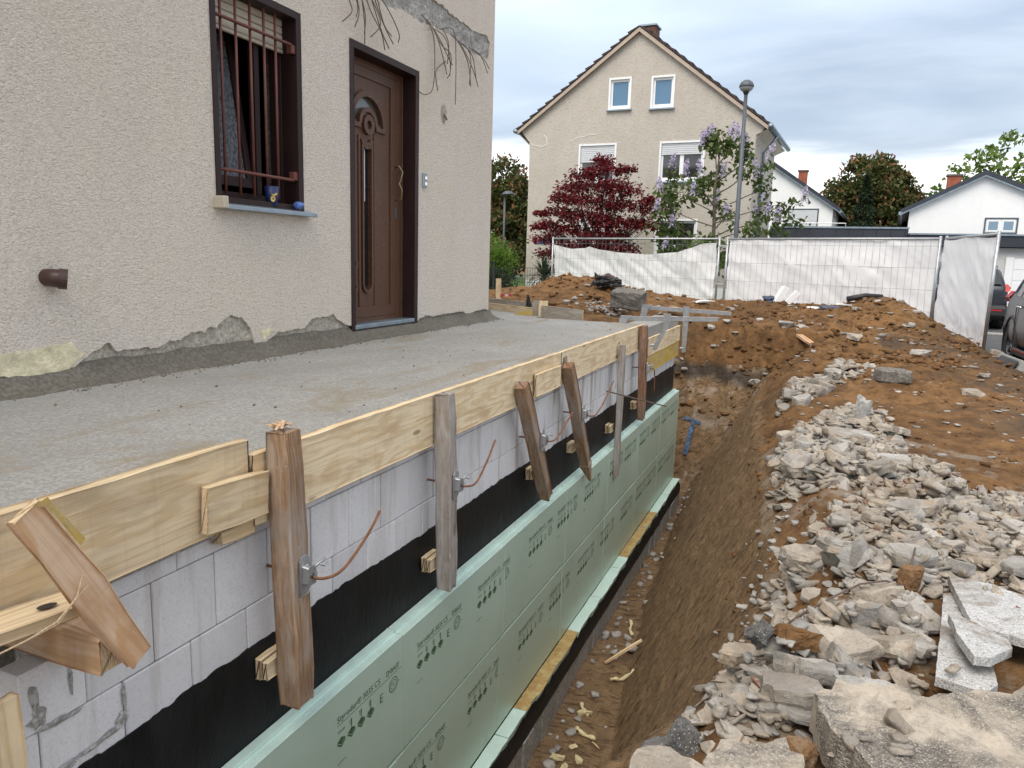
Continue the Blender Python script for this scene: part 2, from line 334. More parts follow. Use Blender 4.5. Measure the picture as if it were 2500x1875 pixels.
def aggregate(t):
    p = t.pos(); a = t.noise(p, 6., 5, .65); f = t.noise(p, 70., 4, .7); pt = t.noise(p, 4.2, 5, .6, .5)
    vd = t.n('TexVoronoi', {'Vector': p, 'Scale': 150.}); g = t.n('SeparateColor', {0: vd.outputs['Color']}).outputs[0]
    mor = t.mix(t.ramp(a, (.35, 0.), (.65, 1.)), (.42, .365, .295), (.52, .46, .385))
    grav = t.ramp(g, (0., (.10, .095, .09)), (.4, (.24, .225, .205)), (.75, (.38, .355, .32)), (1., (.58, .56, .52)))
    grav = t.mix(t.ramp(vd.outputs['Distance'], (.35, 0.), (.6, .8)), grav, (.16, .145, .125))
    k = t.ramp(pt, (.44, 0.), (.60, .9))
    col = t.mix(k, mor, grav)
    col = t.mix(t.m('MULTIPLY', t.ramp(f, (.36, 1.), (.5, 0.)), .35), col, (.22, .19, .15))
    h = t.m('ADD', t.m('MULTIPLY', f, .5), t.m('MULTIPLY', t.m('MULTIPLY', t.m('SUBTRACT', 1., vd.outputs['Distance']), k), .8))
    return {'Base Color': col, 'Roughness': .9, 'Specular IOR Level': .2, 'Normal': t.bump(h, .9, .014)}
material('aggregate', aggregate)
def granite_m(t):
    p = t.pos(); v = t.n('SeparateColor', {0: t.vor(p, 260., out='Color')}).outputs[0]; a = t.noise(p, 5., 5, .65); m_ = t.noise(p, 2.4, 6, .7, .6); f = t.noise(p, 42., 4, .7)
    col = t.ramp(v, (0., (.20, .20, .20)), (.22, (.40, .40, .40)), (.6, (.53, .53, .525)), (1., (.62, .62, .61)))
    col = t.mix(t.ramp(a, (.4, 0.), (.8, .35)), col, (.34, .34, .33))
    col = t.mix(t.m('MULTIPLY', t.ramp(f, (.34, 1.), (.44, 0.)), .6), col, (.13, .12, .11))
    col = t.mix(t.ramp(m_, (.50, 0.), (.62, .85)), col, (.17, .13, .09))
    return {'Base Color': col, 'Roughness': .7, 'Specular IOR Level': .3, 'Normal': t.bump(t.m('ADD', f, a), .5, .006)}
material('granite', granite_m)
_ = 0
rubble('granite_chip', (.50, .50, .50), (.68, .68, .675), .5, (.20, .20, .19), .25)
rubble('clay_lump', (.20, .105, .045), (.27, .15, .065), .1, (.11, .055, .025), .3)

def leafmat(name, c1, c2, c3=None, tr=.3):
    def b(t):
        r = t.rnd(); p = t.pos(); a = t.noise(p, 1.6, 4, .6); g = t.noise(p, 23., 2, .5)
        col = t.mix(t.ramp(a, (.35, 0.), (.65, 1.)), c1, c2)
        if c3: col = t.mix(t.ramp(g, (.52, 0.), (.66, 1.)), col, c3)
        sh = t.n('BsdfPrincipled', {'Base Color': col, 'Roughness': .55, 'Specular IOR Level': .3}).outputs[0]
        return t.n('MixShader', {0: tr, 1: sh, 2: t.n('BsdfTranslucent', {'Color': col}).outputs[0]}).outputs[0]
    material(name, b)
leafmat('leaf_maple', (.13, .012, .019), (.225, .026, .03), (.08, .010, .016))
leafmat('leaf_paulownia', (.055, .10, .022), (.10, .16, .035), (.075, .045, .025))
leafmat('flower_lilac', (.47, .42, .58), (.62, .58, .70), (.38, .31, .47))
leafmat('leaf_chestnut', (.055, .085, .022), (.10, .125, .035), (.14, .10, .038))
leafmat('flower_red', (.20, .085, .04), (.26, .13, .06))
leafmat('leaf_light', (.13, .21, .045), (.19, .27, .06), (.10, .15, .03))
leafmat('leaf_conifer', (.022, .040, .018), (.04, .062, .026))
leafmat('leaf_shrub', (.11, .21, .025), (.17, .28, .04), (.07, .13, .02))
leafmat('leaf_yucca', (.022, .042, .024), (.045, .07, .035))
leafmat('leaf_hedge', (.02, .035, .014), (.035, .05, .02))
leafmat('grass', (.055, .115, .02), (.09, .16, .03))
simple('bark', (.13, .105, .08), .9, 0., .35, 12, .6, 40); simple('bark_dark', (.06, .045, .04), .9, 0., .35, 12, .6, 40)
simple('mesh_green', (.012, .02, .018), .5)

# ------------------------------------------------------------------ geometry helpers
def props(o, label=None, cat=None, group=None, kind=None):
    if label: o['label'] = label
    if cat: o['category'] = cat
    if group: o['group'] = group
    if kind: o['kind'] = kind
    return o
def E(name, loc, label, cat, group=None, rz=0., parent=None):
    o = bpy.data.objects.new(name, None); COL.objects.link(o); o.location = loc; o.rotation_euler.z = rz
    o.empty_display_size = .1
    if parent: o.parent = parent
    return props(o, label, cat, group)
def wloc(o):
    v = Vector((0, 0, 0))
    while o is not None: v += o.location; o = o.parent
    return v
class MB:
    def __init__(s): s.v = []; s.f = []
    def add(s, vs, fs):
        k = len(s.v); s.v += [tuple(v) for v in vs]; s.f += [tuple(i + k for i in f) for f in fs]; return s
    def box(s, a, b):
        (x0, y0, z0), (x1, y1, z1) = a, b
        x0, x1 = min(x0, x1), max(x0, x1); y0, y1 = min(y0, y1), max(y0, y1); z0, z1 = min(z0, z1), max(z0, z1)
        return s.add([(x0, y0, z0), (x1, y0, z0), (x1, y1, z0), (x0, y1, z0), (x0, y0, z1), (x1, y0, z1), (x1, y1, z1), (x0, y1, z1)],
                     [(0, 3, 2, 1), (4, 5, 6, 7), (0, 1, 5, 4), (1, 2, 6, 5), (2, 3, 7, 6), (3, 0, 4, 7)])
    def obox(s, M, size):
        hx, hy, hz = (q / 2 for q in size)
        vs = [M @ Vector((x, y, z)) for z in (-hz, hz) for x, y in ((-hx, -hy), (hx, -hy), (hx, hy), (-hx, hy))]
        return s.add(vs, [(0, 3, 2, 1), (4, 5, 6, 7), (0, 1, 5, 4), (1, 2, 6, 5), (2, 3, 7, 6), (3, 0, 4, 7)])
    def tube(s, pts, r, n=6, cap=True):
        pts = [Vector(p) for p in pts]; rs = r if isinstance(r, (list, tuple)) else [r] * len(pts)
        vs, fs = [], []; ref = None
        for i, p in enumerate(pts):
            d = (pts[min(i + 1, len(pts) - 1)] - pts[max(i - 1, 0)]).normalized()
            if ref is None: ref = d.orthogonal().normalized()
            u = (ref - d * ref.dot(d)); u = u.normalized() if u.length > 1e-6 else d.orthogonal().normalized(); ref = u; q = d.cross(u)
            for k in range(n):
                a = 2 * math.pi * k / n; vs.append(p + (u * math.cos(a) + q * math.sin(a)) * rs[i])
        for i in range(len(pts) - 1):
            for k in range(n): fs.append((i * n + k, i * n + (k + 1) % n, (i + 1) * n + (k + 1) % n, (i + 1) * n + k))
        if cap: fs.append(tuple(range(n))[::-1]); fs.append(tuple((len(pts) - 1) * n + k for k in range(n)))
        return s.add(vs, fs)
    def lathe(s, prof, c=(0, 0, 0), axis='Z', n=16):
        vs, fs = [], []
        for r, h in prof:
            for k in range(n):
                a = 2 * math.pi * k / n; x, y = r * math.cos(a), r * math.sin(a)
                p = (x, y, h) if axis == 'Z' else ((h, x, y) if axis == 'X' else (y, h, x))
                vs.append((p[0] + c[0], p[1] + c[1], p[2] + c[2]))
        for i in range(len(prof) - 1):
            for k in range(n): fs.append((i * n + k, i * n + (k + 1) % n, (i + 1) * n + (k + 1) % n, (i + 1) * n + k))
        return s.add(vs, fs)
    def prism(s, poly, lift, holes=()):
        """poly, holes: 2D loops; lift(u, v, side) -> 3D for side 0 (front) / 1 (back)"""
        loops = [list(poly)] + [list(h) for h in holes]
        tri = geometry.tessellate_polygon([[Vector((u, v, 0)) for u, v in L] for L in loops])
        flat = [p for L in loops for p in L]; m = len(flat)
        vs = [lift(u, v, 0) for u, v in flat] + [lift(u, v, 1) for u, v in flat]
        fs = [tuple(x) for x in tri] + [tuple(i + m for i in x)[::-1] for x in tri]
        k = 0
        for L in loops:
            n = len(L)
            for i in range(n): fs.append((k + i, k + (i + 1) % n, m + k + (i + 1) % n, m + k + i))
            k += n
        return s.add(vs, fs)
    def mesh(s, name, off=(0, 0, 0), bevel=0., smooth=False, fix=True):
        me = bpy.data.meshes.new(name)
        me.from_pydata([(v[0] - off[0], v[1] - off[1], v[2] - off[2]) for v in s.v], [], s.f)
        if bevel or fix:
            bm = bmesh.new(); bm.from_mesh(me)
            if bevel:
                es = [e for e in bm.edges if len(e.link_faces) == 2 and e.calc_face_angle(0) > .5]
                bmesh.ops.bevel(bm, geom=es, offset=bevel, segments=1, affect='EDGES', clamp_overlap=True)
            bmesh.ops.recalc_face_normals(bm, faces=bm.faces); bm.to_mesh(me); bm.free()
        if smooth: me.polygons.foreach_set('use_smooth', [True] * len(me.polygons))
        me.update(); return me
    def build(s, name, mat, parent=None, bevel=0., smooth=False, local=False, label=None, cat=None, group=None, kind=None, fix=True):
        if parent is not None: off = (0, 0, 0) if local else wloc(parent); loc = (0, 0, 0)
        else:
            a = np.array(s.v); mn, mx = a.min(0), a.max(0); off = loc = ((mn[0] + mx[0]) / 2, (mn[1] + mx[1]) / 2, mn[2])
        me = s.mesh(name, off, bevel, smooth, fix); me.materials.append(MATS[mat])
        o = bpy.data.objects.new(name, me); COL.objects.link(o); o.location = loc
        if parent is not None: o.parent = parent
        return props(o, label, cat, group, kind)
def link(name, me, M=None, parent=None, **kw):
    o = bpy.data.objects.new(name, me); COL.objects.link(o)
    if parent is not None: o.parent = parent
    if M is not None:
        if parent is not None: M = Matrix.Translation(-wloc(parent)) @ M
        o.matrix_local = M if parent is not None else M
        if parent is None: o.matrix_world = M
    return props(o, **kw)
def frame(a, b, up=(0, 0, 1)):
    a, b = Vector(a), Vector(b); x = (b - a).normalized(); y = Vector(up).cross(x).normalized(); z = x.cross(y)
    M = Matrix((x, y, z)).transposed().to_4x4(); M.translation = (a + b) / 2; return M
def timber(name, a, b, wy, hz, mat, up=(0, 0, 1), parent=None, rough=.0018, bevel=.004, end=None, seed=0, **kw):
    """a sawn timber from a to b (centre line), wy thick across, hz high along 'up'; local X is the grain"""
    M = frame(a, b, up); L = (Vector(b) - Vector(a)).length
    rg = random.Random(seed or hash((round(a[1], 3), round(b[2], 3), wy)) & 0xffff)
    n = max(2, int(L / .12)); vs, fs = [], []
    for i in range(n + 1):
        x = -L / 2 + L * i / n
        e = bevel * .6 if i in (0, n) else 0.; c = min(bevel, wy * .2, hz * .2)
        for sy, sz in ((-1, -1), (1, -1), (1, 1), (-1, 1)):
            dy, dz = rg.uniform(-rough, rough), rg.uniform(-rough, rough); a, b_ = (wy / 2 - e) * sy + dy, (hz / 2 - e) * sz + dz
            p, q = (a, b_ - sz * c), (a - sy * c, b_)
            for u, v in ((p, q) if sy * sz < 0 else (q, p)) if True else (): vs.append((x, u, v))
    m_ = 8
    for i in range(n):
        for k in range(m_): fs.append((i * m_ + k, i * m_ + (k + 1) % m_, (i + 1) * m_ + (k + 1) % m_, (i + 1) * m_ + k))
    fs += [tuple(range(m_)), tuple(n * m_ + k for k in range(m_))[::-1]]
    mb = MB().add(vs, fs); me = mb.mesh(name); me.materials.append(MATS[mat])
    if end:
        me.materials.append(MATS[end])
        for p in me.polygons:
            if abs(p.normal.x) > .8: p.material_index = 1
    return link(name, me, M, parent, **kw)
_TAB = {}
def fbm(x, y, sc, oct=4, seed=0, gain=.5):
    """numpy value-noise fBm in [-1, 1]"""
    if seed not in _TAB: _TAB[seed] = np.random.RandomState(seed).rand(256, 256) * 2 - 1
    tab = _TAB[seed]
    out = np.zeros_like(x, dtype=float); amp = 1.; tot = 0.
    for o in range(oct):
        u, v = x * sc + 17.3 * o, y * sc - 9.1 * o
        i, j = np.floor(u).astype(int), np.floor(v).astype(int); fu, fv = u - i, v - j
        fu = fu * fu * (3 - 2 * fu); fv = fv * fv * (3 - 2 * fv)
        a, b, c, d = tab[i % 256, j % 256], tab[(i + 1) % 256, j % 256], tab[i % 256, (j + 1) % 256], tab[(i + 1) % 256, (j + 1) % 256]
        out += amp * ((a * (1 - fu) + b * fu) * (1 - fv) + (c * (1 - fu) + d * fu) * fv); tot += amp; amp *= gain; sc *= 2.03
    return out / tot
def text_mesh(s, size, shear=0.):
    cu = bpy.data.curves.new('txt', 'FONT'); cu.body = s; cu.size = size; cu.shear = shear; cu.resolution_u = 2
    ob = bpy.data.objects.new('txt', cu); COL.objects.link(ob)
    dg = bpy.context.evaluated_depsgraph_get(); me = bpy.data.meshes.new_from_object(ob.evaluated_get(dg))
    vs = [tuple(v.co) for v in me.vertices]; fs = [tuple(p.vertices) for p in me.polygons]
    bpy.data.objects.remove(ob); bpy.data.curves.remove(cu); bpy.data.meshes.remove(me)
    return vs, fs

# ------------------------------------------------------------------ ground: one sheet with the excavation, soil heap and bank
XB, FLOOR = -1.14, -3.36
CP = [  # x, y, z, spread : soil heights read along the site
    (0, 0, -1.42, 1.2), (.6, 2, -1.42, 1.), (1.5, 1, -1.4, 1.4), (.5, 4, -1.42, 1.), (1.6, 4, -1.38, 1.), (0, 6, -1.42, 1.), (1.2, 6.5, -1.40, 1.), (2.2, 6, -1.38, 1.2), (3.2, 3, -1.4, 2.),
    (.2, 8, -1.38, .9), (1.3, 8.3, -1.30, 1.), (2.2, 8.8, -1.30, 1.), (2.7, 11, -1.36, 1.), (2.9, 13, -1.40, .8), (1.9, 11, -1.14, .9), (.8, 10.5, -1.12, .9), (-.2, 10.6, -1.35, .7),
    (-.9, 13.2, -1.05, .8), (.2, 12.5, -.98, .9), (1.2, 13., -.84, .8), (1.30, 14.3, .02, .5), (1.85, 14.4, -1.0, .40), (2.25, 14.8, -1.25, .5), (2.7, 15, -1.42, .7), (.4, 14.6, -.70, .7), (-.5, 15, -.70, .8), (-1.4, 15, -.74, .8), (-2.3, 15.3, -.74, .8),
    (-1.8, 12.9, -1.0, .7), (-2.6, 12.4, -.86, .7), (-3.3, 14.2, -.62, .7), (-4.2, 14.4, -.46, .6), (-4.75, 14.8, -.12, .32), (-4.15, 15.0, -.22, .3), (-5.6, 14.5, -.62, .7), (-6.8, 15, -.78, .9), (-8, 14, -.9, 1.), (-3.4, 10.8, -.80, .9), (-2.6, 9.4, -.86, .7), (-4.5, 10.5, -.82, .9), (-5.5, 12.5, -.80, .9),
    (0, 17.6, -1.3, 1.2), (-3, 18.3, -1.25, 1.2), (-6, 19.5, -1.3, 1.2), (-9, 19, -1.3, 1.5), (2.6, 17, -1.42, 1.), (-.4, 9, -1.42, .6), (-.3, 3, -1.44, .6)]
def ground_np(x, y, fine=True):
    num = np.full_like(x, -1.42 * .02); den = np.full_like(x, .02)
    for (a, b, c, s) in CP:
        wgt = np.exp(-((x - a) ** 2 + (y - b) ** 2) / (2 * s * s)); num += wgt * c; den += wgt
    g = num / den
    site = np.clip((2.95 - x) / .5, 0, 1) * np.clip((18.5 - y) / 1.2, 0, 1) * np.clip((x + 9) / 1, 0, 1) * np.clip((y + 2) / 1, 0, 1)
    rough = np.clip((y - 6.5) / 3, 0, 1) * np.clip(1 - (x - .2) / 2.6, .35, 1)
    g = g * site + (-1.42) * (1 - site)
    g = g + site * (.05 * fbm(x, y, 1.1, 4, 3) + (.03 + .10 * rough) * fbm(x, y, 2.6, 5, 4, .55) + .09 * rough * np.abs(fbm(x, y, 4.3, 4, 7, .6)))
    if fine: g = g + site * (.030 * np.abs(fbm(x, y, 9., 4, 5, .6)) + .018 * rough * fbm(x, y, 22., 3, 6, .6))
    wob = .10 * fbm(x, y, .9, 3, 11) + .035 * fbm(x * 1.6 + y, y * 1.1, 4.2, 4, 12, .6)
    yy = np.clip(y, -4, 30)
    xb = np.interp(yy, [-4, 2.3, 3.3, 4.37, 5.6, 6.9, 8.16, 10.07, 11.5], [-1.55, -1.5, -1.06, -1.01, -1.15, -1.29, -1.39, -1.50, -1.55])
    d = x - xb + wob * .6; s1 = 1.78 + .15 * fbm(x * 0, yy, .4, 2, 13)
    cut = FLOOR + np.where(d < .9, np.maximum(0, d) * s1, .9 * s1 + (d - .9) * .85)
    endb = FLOOR + np.maximum(0, (y - 11.0 + wob * 2.2 + .35 * (x + 1.1))) * 1.55
    leftb = np.where(y > 10.15, FLOOR + np.maximum(0, (-2.0 - x + wob)) * 2.4, -9.)
    inner = np.where((x < -2.0) & (y > 8.05) & (y <= 10.15), 9., -9.)
    c = np.maximum(np.maximum(cut, endb), np.maximum(leftb, inner))
    c = c + np.where(c < FLOOR + .02, .03 * fbm(x, y, 6., 4, 21, .6) + .05 * fbm(x, y, 1.4, 3, 22), .030 * fbm(x * 2.2 + y * .4, y * .8, 8., 4, 23, .6) + .045 * fbm(x * .35, y + x * .55, 7.5, 3, 24, .55) + .02 * np.abs(fbm(x * .6, y + x * .5, 17., 3, 25, .6)))
    # the near bank bulges into the trench
    zz = np.minimum(g, c)
    return zz
def gz(x, y): return float(ground_np(np.array([float(x)]), np.array([float(y)]), False)[0])
def axis(*seg):
    out = []
    for a, b, st in seg: out += list(np.arange(a, b - 1e-6, st))
    return np.array(out + [seg[-1][1]])
gx = axis((-90, -12, 6), (-12, -2.1, .22), (-2.1, .2, .02), (.2, 3.2, .03), (3.2, 8, .2), (8, 90, 6))
gy = axis((-40, 0, 2), (0, 6, .028), (6, 12.6, .04), (12.6, 19, .085), (19, 30, 1.), (30, 260, 10))
XX, YY = np.meshgrid(gx, gy); ZZ = ground_np(XX.ravel(), YY.ravel())
me = bpy.data.meshes.new('ground'); nx, ny = len(gx), len(gy)
idx = np.arange(nx * ny).reshape(ny, nx)
fq = np.stack([idx[:-1, :-1], idx[:-1, 1:], idx[1:, 1:], idx[1:, :-1]], -1).reshape(-1, 4)
me.vertices.add(nx * ny); me.vertices.foreach_set('co', np.stack([XX.ravel(), YY.ravel(), ZZ], -1).ravel())
me.loops.add(fq.size); me.loops.foreach_set('vertex_index', fq.ravel()); me.polygons.add(len(fq))
me.polygons.foreach_set('loop_start', np.arange(0, fq.size, 4)); me.polygons.foreach_set('loop_total', np.full(len(fq), 4)); me.update(calc_edges=True)
me.materials.append(MATS['soil']); link('ground', me, kind='structure')

def sheet(name, mat, loop, z, kind='structure', th=.0):
    return MB().add([(x, y, z) for x, y in loop], [tuple(range(len(loop)))]).build(name, mat, kind=kind)
sheet('street', 'asphalt', [(2.78, -6), (14, -6), (14, 40), (-1., 40), (-1., 19.6), (2.0, 18.7), (2.78, 18.0)], -1.395)
sheet('lawn', 'grass', [(-40, 19.6), (-4, 18.9), (-1.2, 18.9), (-1.2, 60), (-40, 60)], -1.385)

# ------------------------------------------------------------------ the near house
WX = -3.35
house = E('beige_house', (-7, 3, -1.4), 'beige rough stucco house with barred window and brown front door', 'house')
jag = [(2.17, -.57), (2.21, -.61), (2.29, -.64), (2.36, -.62), (2.47, -.62), (2.54, -.59), (2.6, -.55), (2.64, -.53), (2.73, -.49), (2.77, -.54), (2.82, -.54), (2.93, -.54), (3.05, -.55), (3.12, -.52), (3.2, -.52), (3.26, -.49), (3.32, -.48), (3.38, -.49), (3.43, -.46), (3.48, -.47), (3.59, -.4), (3.71, -.43), (3.77, -.5), (3.8, -.58), (3.81, -.63), (3.93, -.59), (4.01, -.55), (4.17, -.54), (4.32, -.54), (4.4, -.48), (4.62, -.47), (4.66, -.45), (4.72, -.51), (4.85, -.56)]
jagr = [(5.97, -.58), (6.1, -.555), (6.25, -.575), (6.45, -.56), (6.7, -.565), (6.88, -.56), (7.0, -.60), (7.2, -.575), (7.4, -.565), (7.52, -.585)]
def rough_line(pts, amp, step, seed):
    rg = random.Random(seed); out = []
    for (a, b), (c, d) in zip(pts, pts[1:]):
        n = max(1, int(math.hypot(c - a, d - b) / step))
        for i in range(n):
            f = i / n; out.append((a + (c - a) * f + rg.uniform(-amp, amp) * .5, b + (d - b) * f + rg.uniform(-amp, amp)))
    return out + [pts[-1]]
jl = rough_line([(-6, -.6), (0, -.6), (1.5, -.58)] + jag + [(4.9, -.56)], .006, .02, 3)
jr = rough_line([(5.92, -.60)] + jagr, .006, .02, 4)
jl[0] = (-6, -.6); jl[-1] = (4.9, -.56); jr[0] = (5.92, -.6); jr[-1] = (7.52, -.585)
low = rough_line([(4.55, 1.94), (5.0, 1.95), (5.34, 1.95), (5.46, 1.93), (5.68, 1.97), (5.91, 1.96), (6.15, 1.99), (6.56, 2.01), (6.7, 1.98), (7.01, 1.97), (7.38, 2.0)], .012, .03, 5)
upp = rough_line([(7.41, 2.17), (7.33, 2.22), (7.0, 2.18), (6.79, 2.19), (6.55, 2.2), (6.33, 2.22), (6.0, 2.19), (5.4, 2.2), (4.6, 2.18)], .012, .03, 6)
scar = low + upp
outer = jl + [(4.9, 1.55), (5.92, 1.55)] + jr + [(7.52, 5.5), (-6, 5.5)]
win = [(3.52, .27), (3.52, 1.55), (4.32, 1.55), (4.32, .27)]
fX = lambda f, b: (lambda u, v, s: (f if s == 0 else b, u, v))
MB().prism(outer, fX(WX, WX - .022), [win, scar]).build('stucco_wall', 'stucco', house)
core = [(-6, -3.4), (4.9, -3.4), (4.9, 1.55), (5.92, 1.55), (5.92, -3.4), (7.515, -3.4), (7.515, 5.5), (-6, 5.5)]
MB().prism(core, fX(WX - .026, WX - .30), [win]).build('wall_core', 'old_plaster', house)
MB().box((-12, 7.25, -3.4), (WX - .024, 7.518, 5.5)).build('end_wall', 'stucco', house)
MB().box((-12, -6, 5.505), (WX + .2, 7.8, 5.7)).box((-12, -6, -3.4), (-11.8, 7.2, 5.5)).box((-11.8, -6, -3.4), (WX - .31, -5.8, 5.5)).build('ceiling_slab', 'rough_concrete', house)
MB().box((WX - 1.3, 3.2, -.6), (WX - 1.25, 6.2, 2.2)).build('dark_backing', 'frame_brown', house)  # dark backing sheet: the unlit room's shade is put into its colour
for k_, pl in enumerate(([(1.9, -.50), (2.3, -.488), (2.52, -.47), (2.585, -.535), (2.5, -.60), (2.36, -.613), (2.29, -.628), (2.2, -.595), (2.0, -.57)], [(3.86, -.53), (3.95, -.50), (3.98, -.53), (3.89, -.592)])):
    MB().prism(rough_line(pl + [pl[0]], .006, .02, 40 + k_)[:-1], fX(WX + .0025, WX + .0005)).build('old_yellow_coat', 'yellow_render', house)
# exposed base course where the render has come off
ys, zs = np.arange(.9, 7.515, .012), np.arange(-.74, -.36, .012)
Yg, Zg = np.meshgrid(ys, zs); d = .5 * fbm(Yg, Zg, 9., 4, 31, .6) + .5 * fbm(Yg, Zg, 30., 3, 32)
Xg = WX - .020 + .013 * d
keep = ~((Yg > 4.88) & (Yg < 5.94)); n1_, n2_ = Yg.shape
fs = [(i * n2_ + j, i * n2_ + j + 1, (i + 1) * n2_ + j + 1, (i + 1) * n2_ + j) for i in range(n1_ - 1) for j in range(n2_ - 1) if keep[i, j] and keep[i, j + 1]]
Xg = np.where(Zg > -.47, np.minimum(Xg, WX - .010), Xg)
MB().add(np.stack([Xg, Yg, Zg], -1).reshape(-1, 3), fs).build('exposed_base', 'old_plaster', house, fix=False)
# scar of the broken-off canopy slab, rough concrete with bent reinforcement hanging out
ys, zs = np.arange(4.5, 7.46, .014), np.arange(1.9, 2.26, .014)
Yg, Zg = np.meshgrid(ys, zs); d = fbm(Yg, Zg, 8., 4, 41, .6) + .6 * fbm(Yg, Zg, 26., 3, 42)
Xg = WX - .012 + .020 * d; n1_, n2_ = Yg.shape
fs = [(i * n2_ + j, i * n2_ + j + 1, (i + 1) * n2_ + j + 1, (i + 1) * n2_ + j) for i in range(n1_ - 1) for j in range(n2_ - 1)]
MB().add(np.stack([Xg, Yg, Zg], -1).reshape(-1, 3), fs).build('concrete_scar', 'rough_concrete', house, fix=False)
wires = [[(4.8, 1.97), (4.80, 1.78), (4.79, 1.70), (4.70, 1.61)], [(4.92, 1.97), (4.91, 1.75), (4.83, 1.61)], [(4.99, 1.97), (5.01, 1.75), (4.98, 1.6)], [(5.03, 1.97), (5.02, 1.7), (5.02, 1.54)], [(5.06, 1.97), (5.1, 1.8), (5.22, 1.68), (5.30, 1.57)], [(5.12, 1.97), (5.17, 1.8), (5.16, 1.70), (5.06, 1.60)], [(5.2, 1.97), (5.24, 1.75), (5.36, 1.63)], [(5.3, 1.97), (5.33, 1.85), (5.42, 1.72), (5.44, 1.66)], [(4.86, 1.97), (4.93, 1.80), (4.90, 1.70)], [(5.15, 1.97), (5.2, 1.7), (5.31, 1.58)], [(5.26, 1.97), (5.3, 1.76), (5.40, 1.70)],
         [(5.96, 2.03), (6.1, 1.92), (6.12, 1.7), (6.08, 1.45), (5.95, 1.37), (5.84, 1.38)], [(6.05, 2.02), (6.14, 1.9), (6.22, 1.72), (6.33, 1.62)], [(6.1, 2.0), (6.18, 1.88), (6.30, 1.74), (6.41, 1.72)], [(6.43, 1.76), (6.13, 1.60), (6.15, 1.44)], [(6.3, 2.0), (6.42, 2.02), (6.41, 1.75), (6.45, 1.38)], [(6.16, 1.98), (6.24, 1.85), (6.38, 1.8), (6.40, 1.62)], [(6.2, 1.98), (6.3, 1.9), (6.34, 1.66), (6.30, 1.58)], [(6.36, 2.02), (6.40, 1.9), (6.36, 1.72)],
         [(6.5, 2.02), (6.62, 1.94), (6.76, 1.8), (6.84, 1.62)], [(6.56, 2.02), (6.7, 1.93), (6.88, 1.78), (7.02, 1.66)], [(6.68, 2.0), (6.84, 1.92), (6.83, 1.64)], [(6.9, 2.0), (7.06, 1.96), (7.22, 1.83)], [(6.98, 2.0), (7.12, 1.95), (7.25, 1.88)], [(6.76, 2.0), (6.9, 1.92), (7.0, 1.72)]]
rg = random.Random(5)
for wr in wires:
    x0 = WX + .005; n = len(wr); out = rg.uniform(.05, .11)
    pts = [(x0 + out * min(1, i * .7) * (1 if i < n - 1 else .8), y + rg.uniform(-.008, .008), z) for i, (y, z) in enumerate(wr)]
    sm = []
    for i in range(n - 1):
        p0, p1, p2, p3 = (Vector(pts[max(0, min(n - 1, i + k))]) for k in (-1, 0, 1, 2))
        for q in range(4):
            u = q / 4; sm.append(.5 * ((2 * p1) + (p2 - p0) * u + (2 * p0 - 5 * p1 + 4 * p2 - p3) * u * u + (3 * p1 - p0 - 3 * p2 + p3) * u ** 3))
    sm.append(Vector(pts[-1]))
    MB().tube(sm, .0042, 5).build('rebar_wire', 'old_wire', house, smooth=True)
# window
wn = MB().prism([(3.515, .265), (3.515, 1.555), (4.325, 1.555), (4.325, .265)], fX(WX + .006, WX - .15), [[(3.56, .31), (3.56, 1.51), (4.28, 1.51), (4.28, .31)]]).build('window', 'frame_brown', house, bevel=.003)
fr = MB().prism([(3.561, .30), (3.561, 1.509), (4.279, 1.509), (4.279, .30)], fX(WX - .13, WX - .19), [[(3.61, .36), (3.61, 1.46), (4.23, 1.46), (4.23, .36)]]); fr.box((WX - .19, 4.03, .36), (WX - .135, 4.075, 1.46)); fr.build('sash_frame', 'frame_brown', wn, bevel=.003)
def tilt(u, v, s):   # the left sash hinged at its foot, leaning into the room
    a = R_(9.); x = -(v - .40) * math.sin(a); return (WX - .155 + x - (.035 if s else 0), u, .40 + (v - .40) * math.cos(a))
MB().prism([(3.60, .40), (3.60, 1.42), (4.02, 1.42), (4.02, .40)], tilt, [[(3.64, .46), (3.64, 1.37), (3.97, 1.37), (3.97, .46)]]).build('tilted_sash', 'frame_brown', wn)
MB().prism([(3.639, .459), (3.639, 1.371), (3.971, 1.371), (3.971, .459)], lambda u, v, s: tuple(a + b for a, b in zip(tilt(u, v, 0), (-.015 - .005 * s, 0, 0)))).build('glass_pane', 'rippled_glass', wn)
MB().box((WX - .24, 4.10, .38), (WX - .215, 4.125, 1.45)).box((WX - .245, 4.098, .92), (WX - .213, 4.127, .99)).build('inner_frame_edge', 'white_plastic', wn)
for k in range(4):
    z = 1.325 + k * .048; MB().box((WX - .118, 3.562, z), (WX - .104, 4.278, z + .045)).build('shutter_slat', 'shutter_cream', wn, bevel=.006)
MB().box((WX - .121, 3.562, 1.300), (WX - .100, 4.278, 1.322)).build('shutter_slat', 'shutter_cream', wn, bevel=.004)
s_ = MB().add([(WX - .15, 3.50, .305), (WX + .075, 3.50, .262), (WX + .075, 4.39, .262), (WX - .15, 4.39, .305), (WX + .075, 3.50, .235), (WX + .075, 4.39, .235), (WX - .15, 3.5, .28), (WX - .15, 4.39, .28)], [(0, 1, 2, 3), (1, 4, 5, 2), (0, 6, 4, 1), (2, 5, 7, 3), (4, 6, 7, 5), (0, 3, 7, 6)]); s_.build('window_sill', 'zinc_sheet', wn, bevel=.004)
MB().box((WX - .01, 3.488, .238), (WX + .085, 3.53, .31)).build('sill_end_cap', 'shutter_cream', wn, bevel=.006)
gr = E('window_grille', (WX - .06, 3.9, .34), None, None, parent=None); gr.parent = house; gr.location = Vector((WX - .06, 3.9, .34)) - house.location
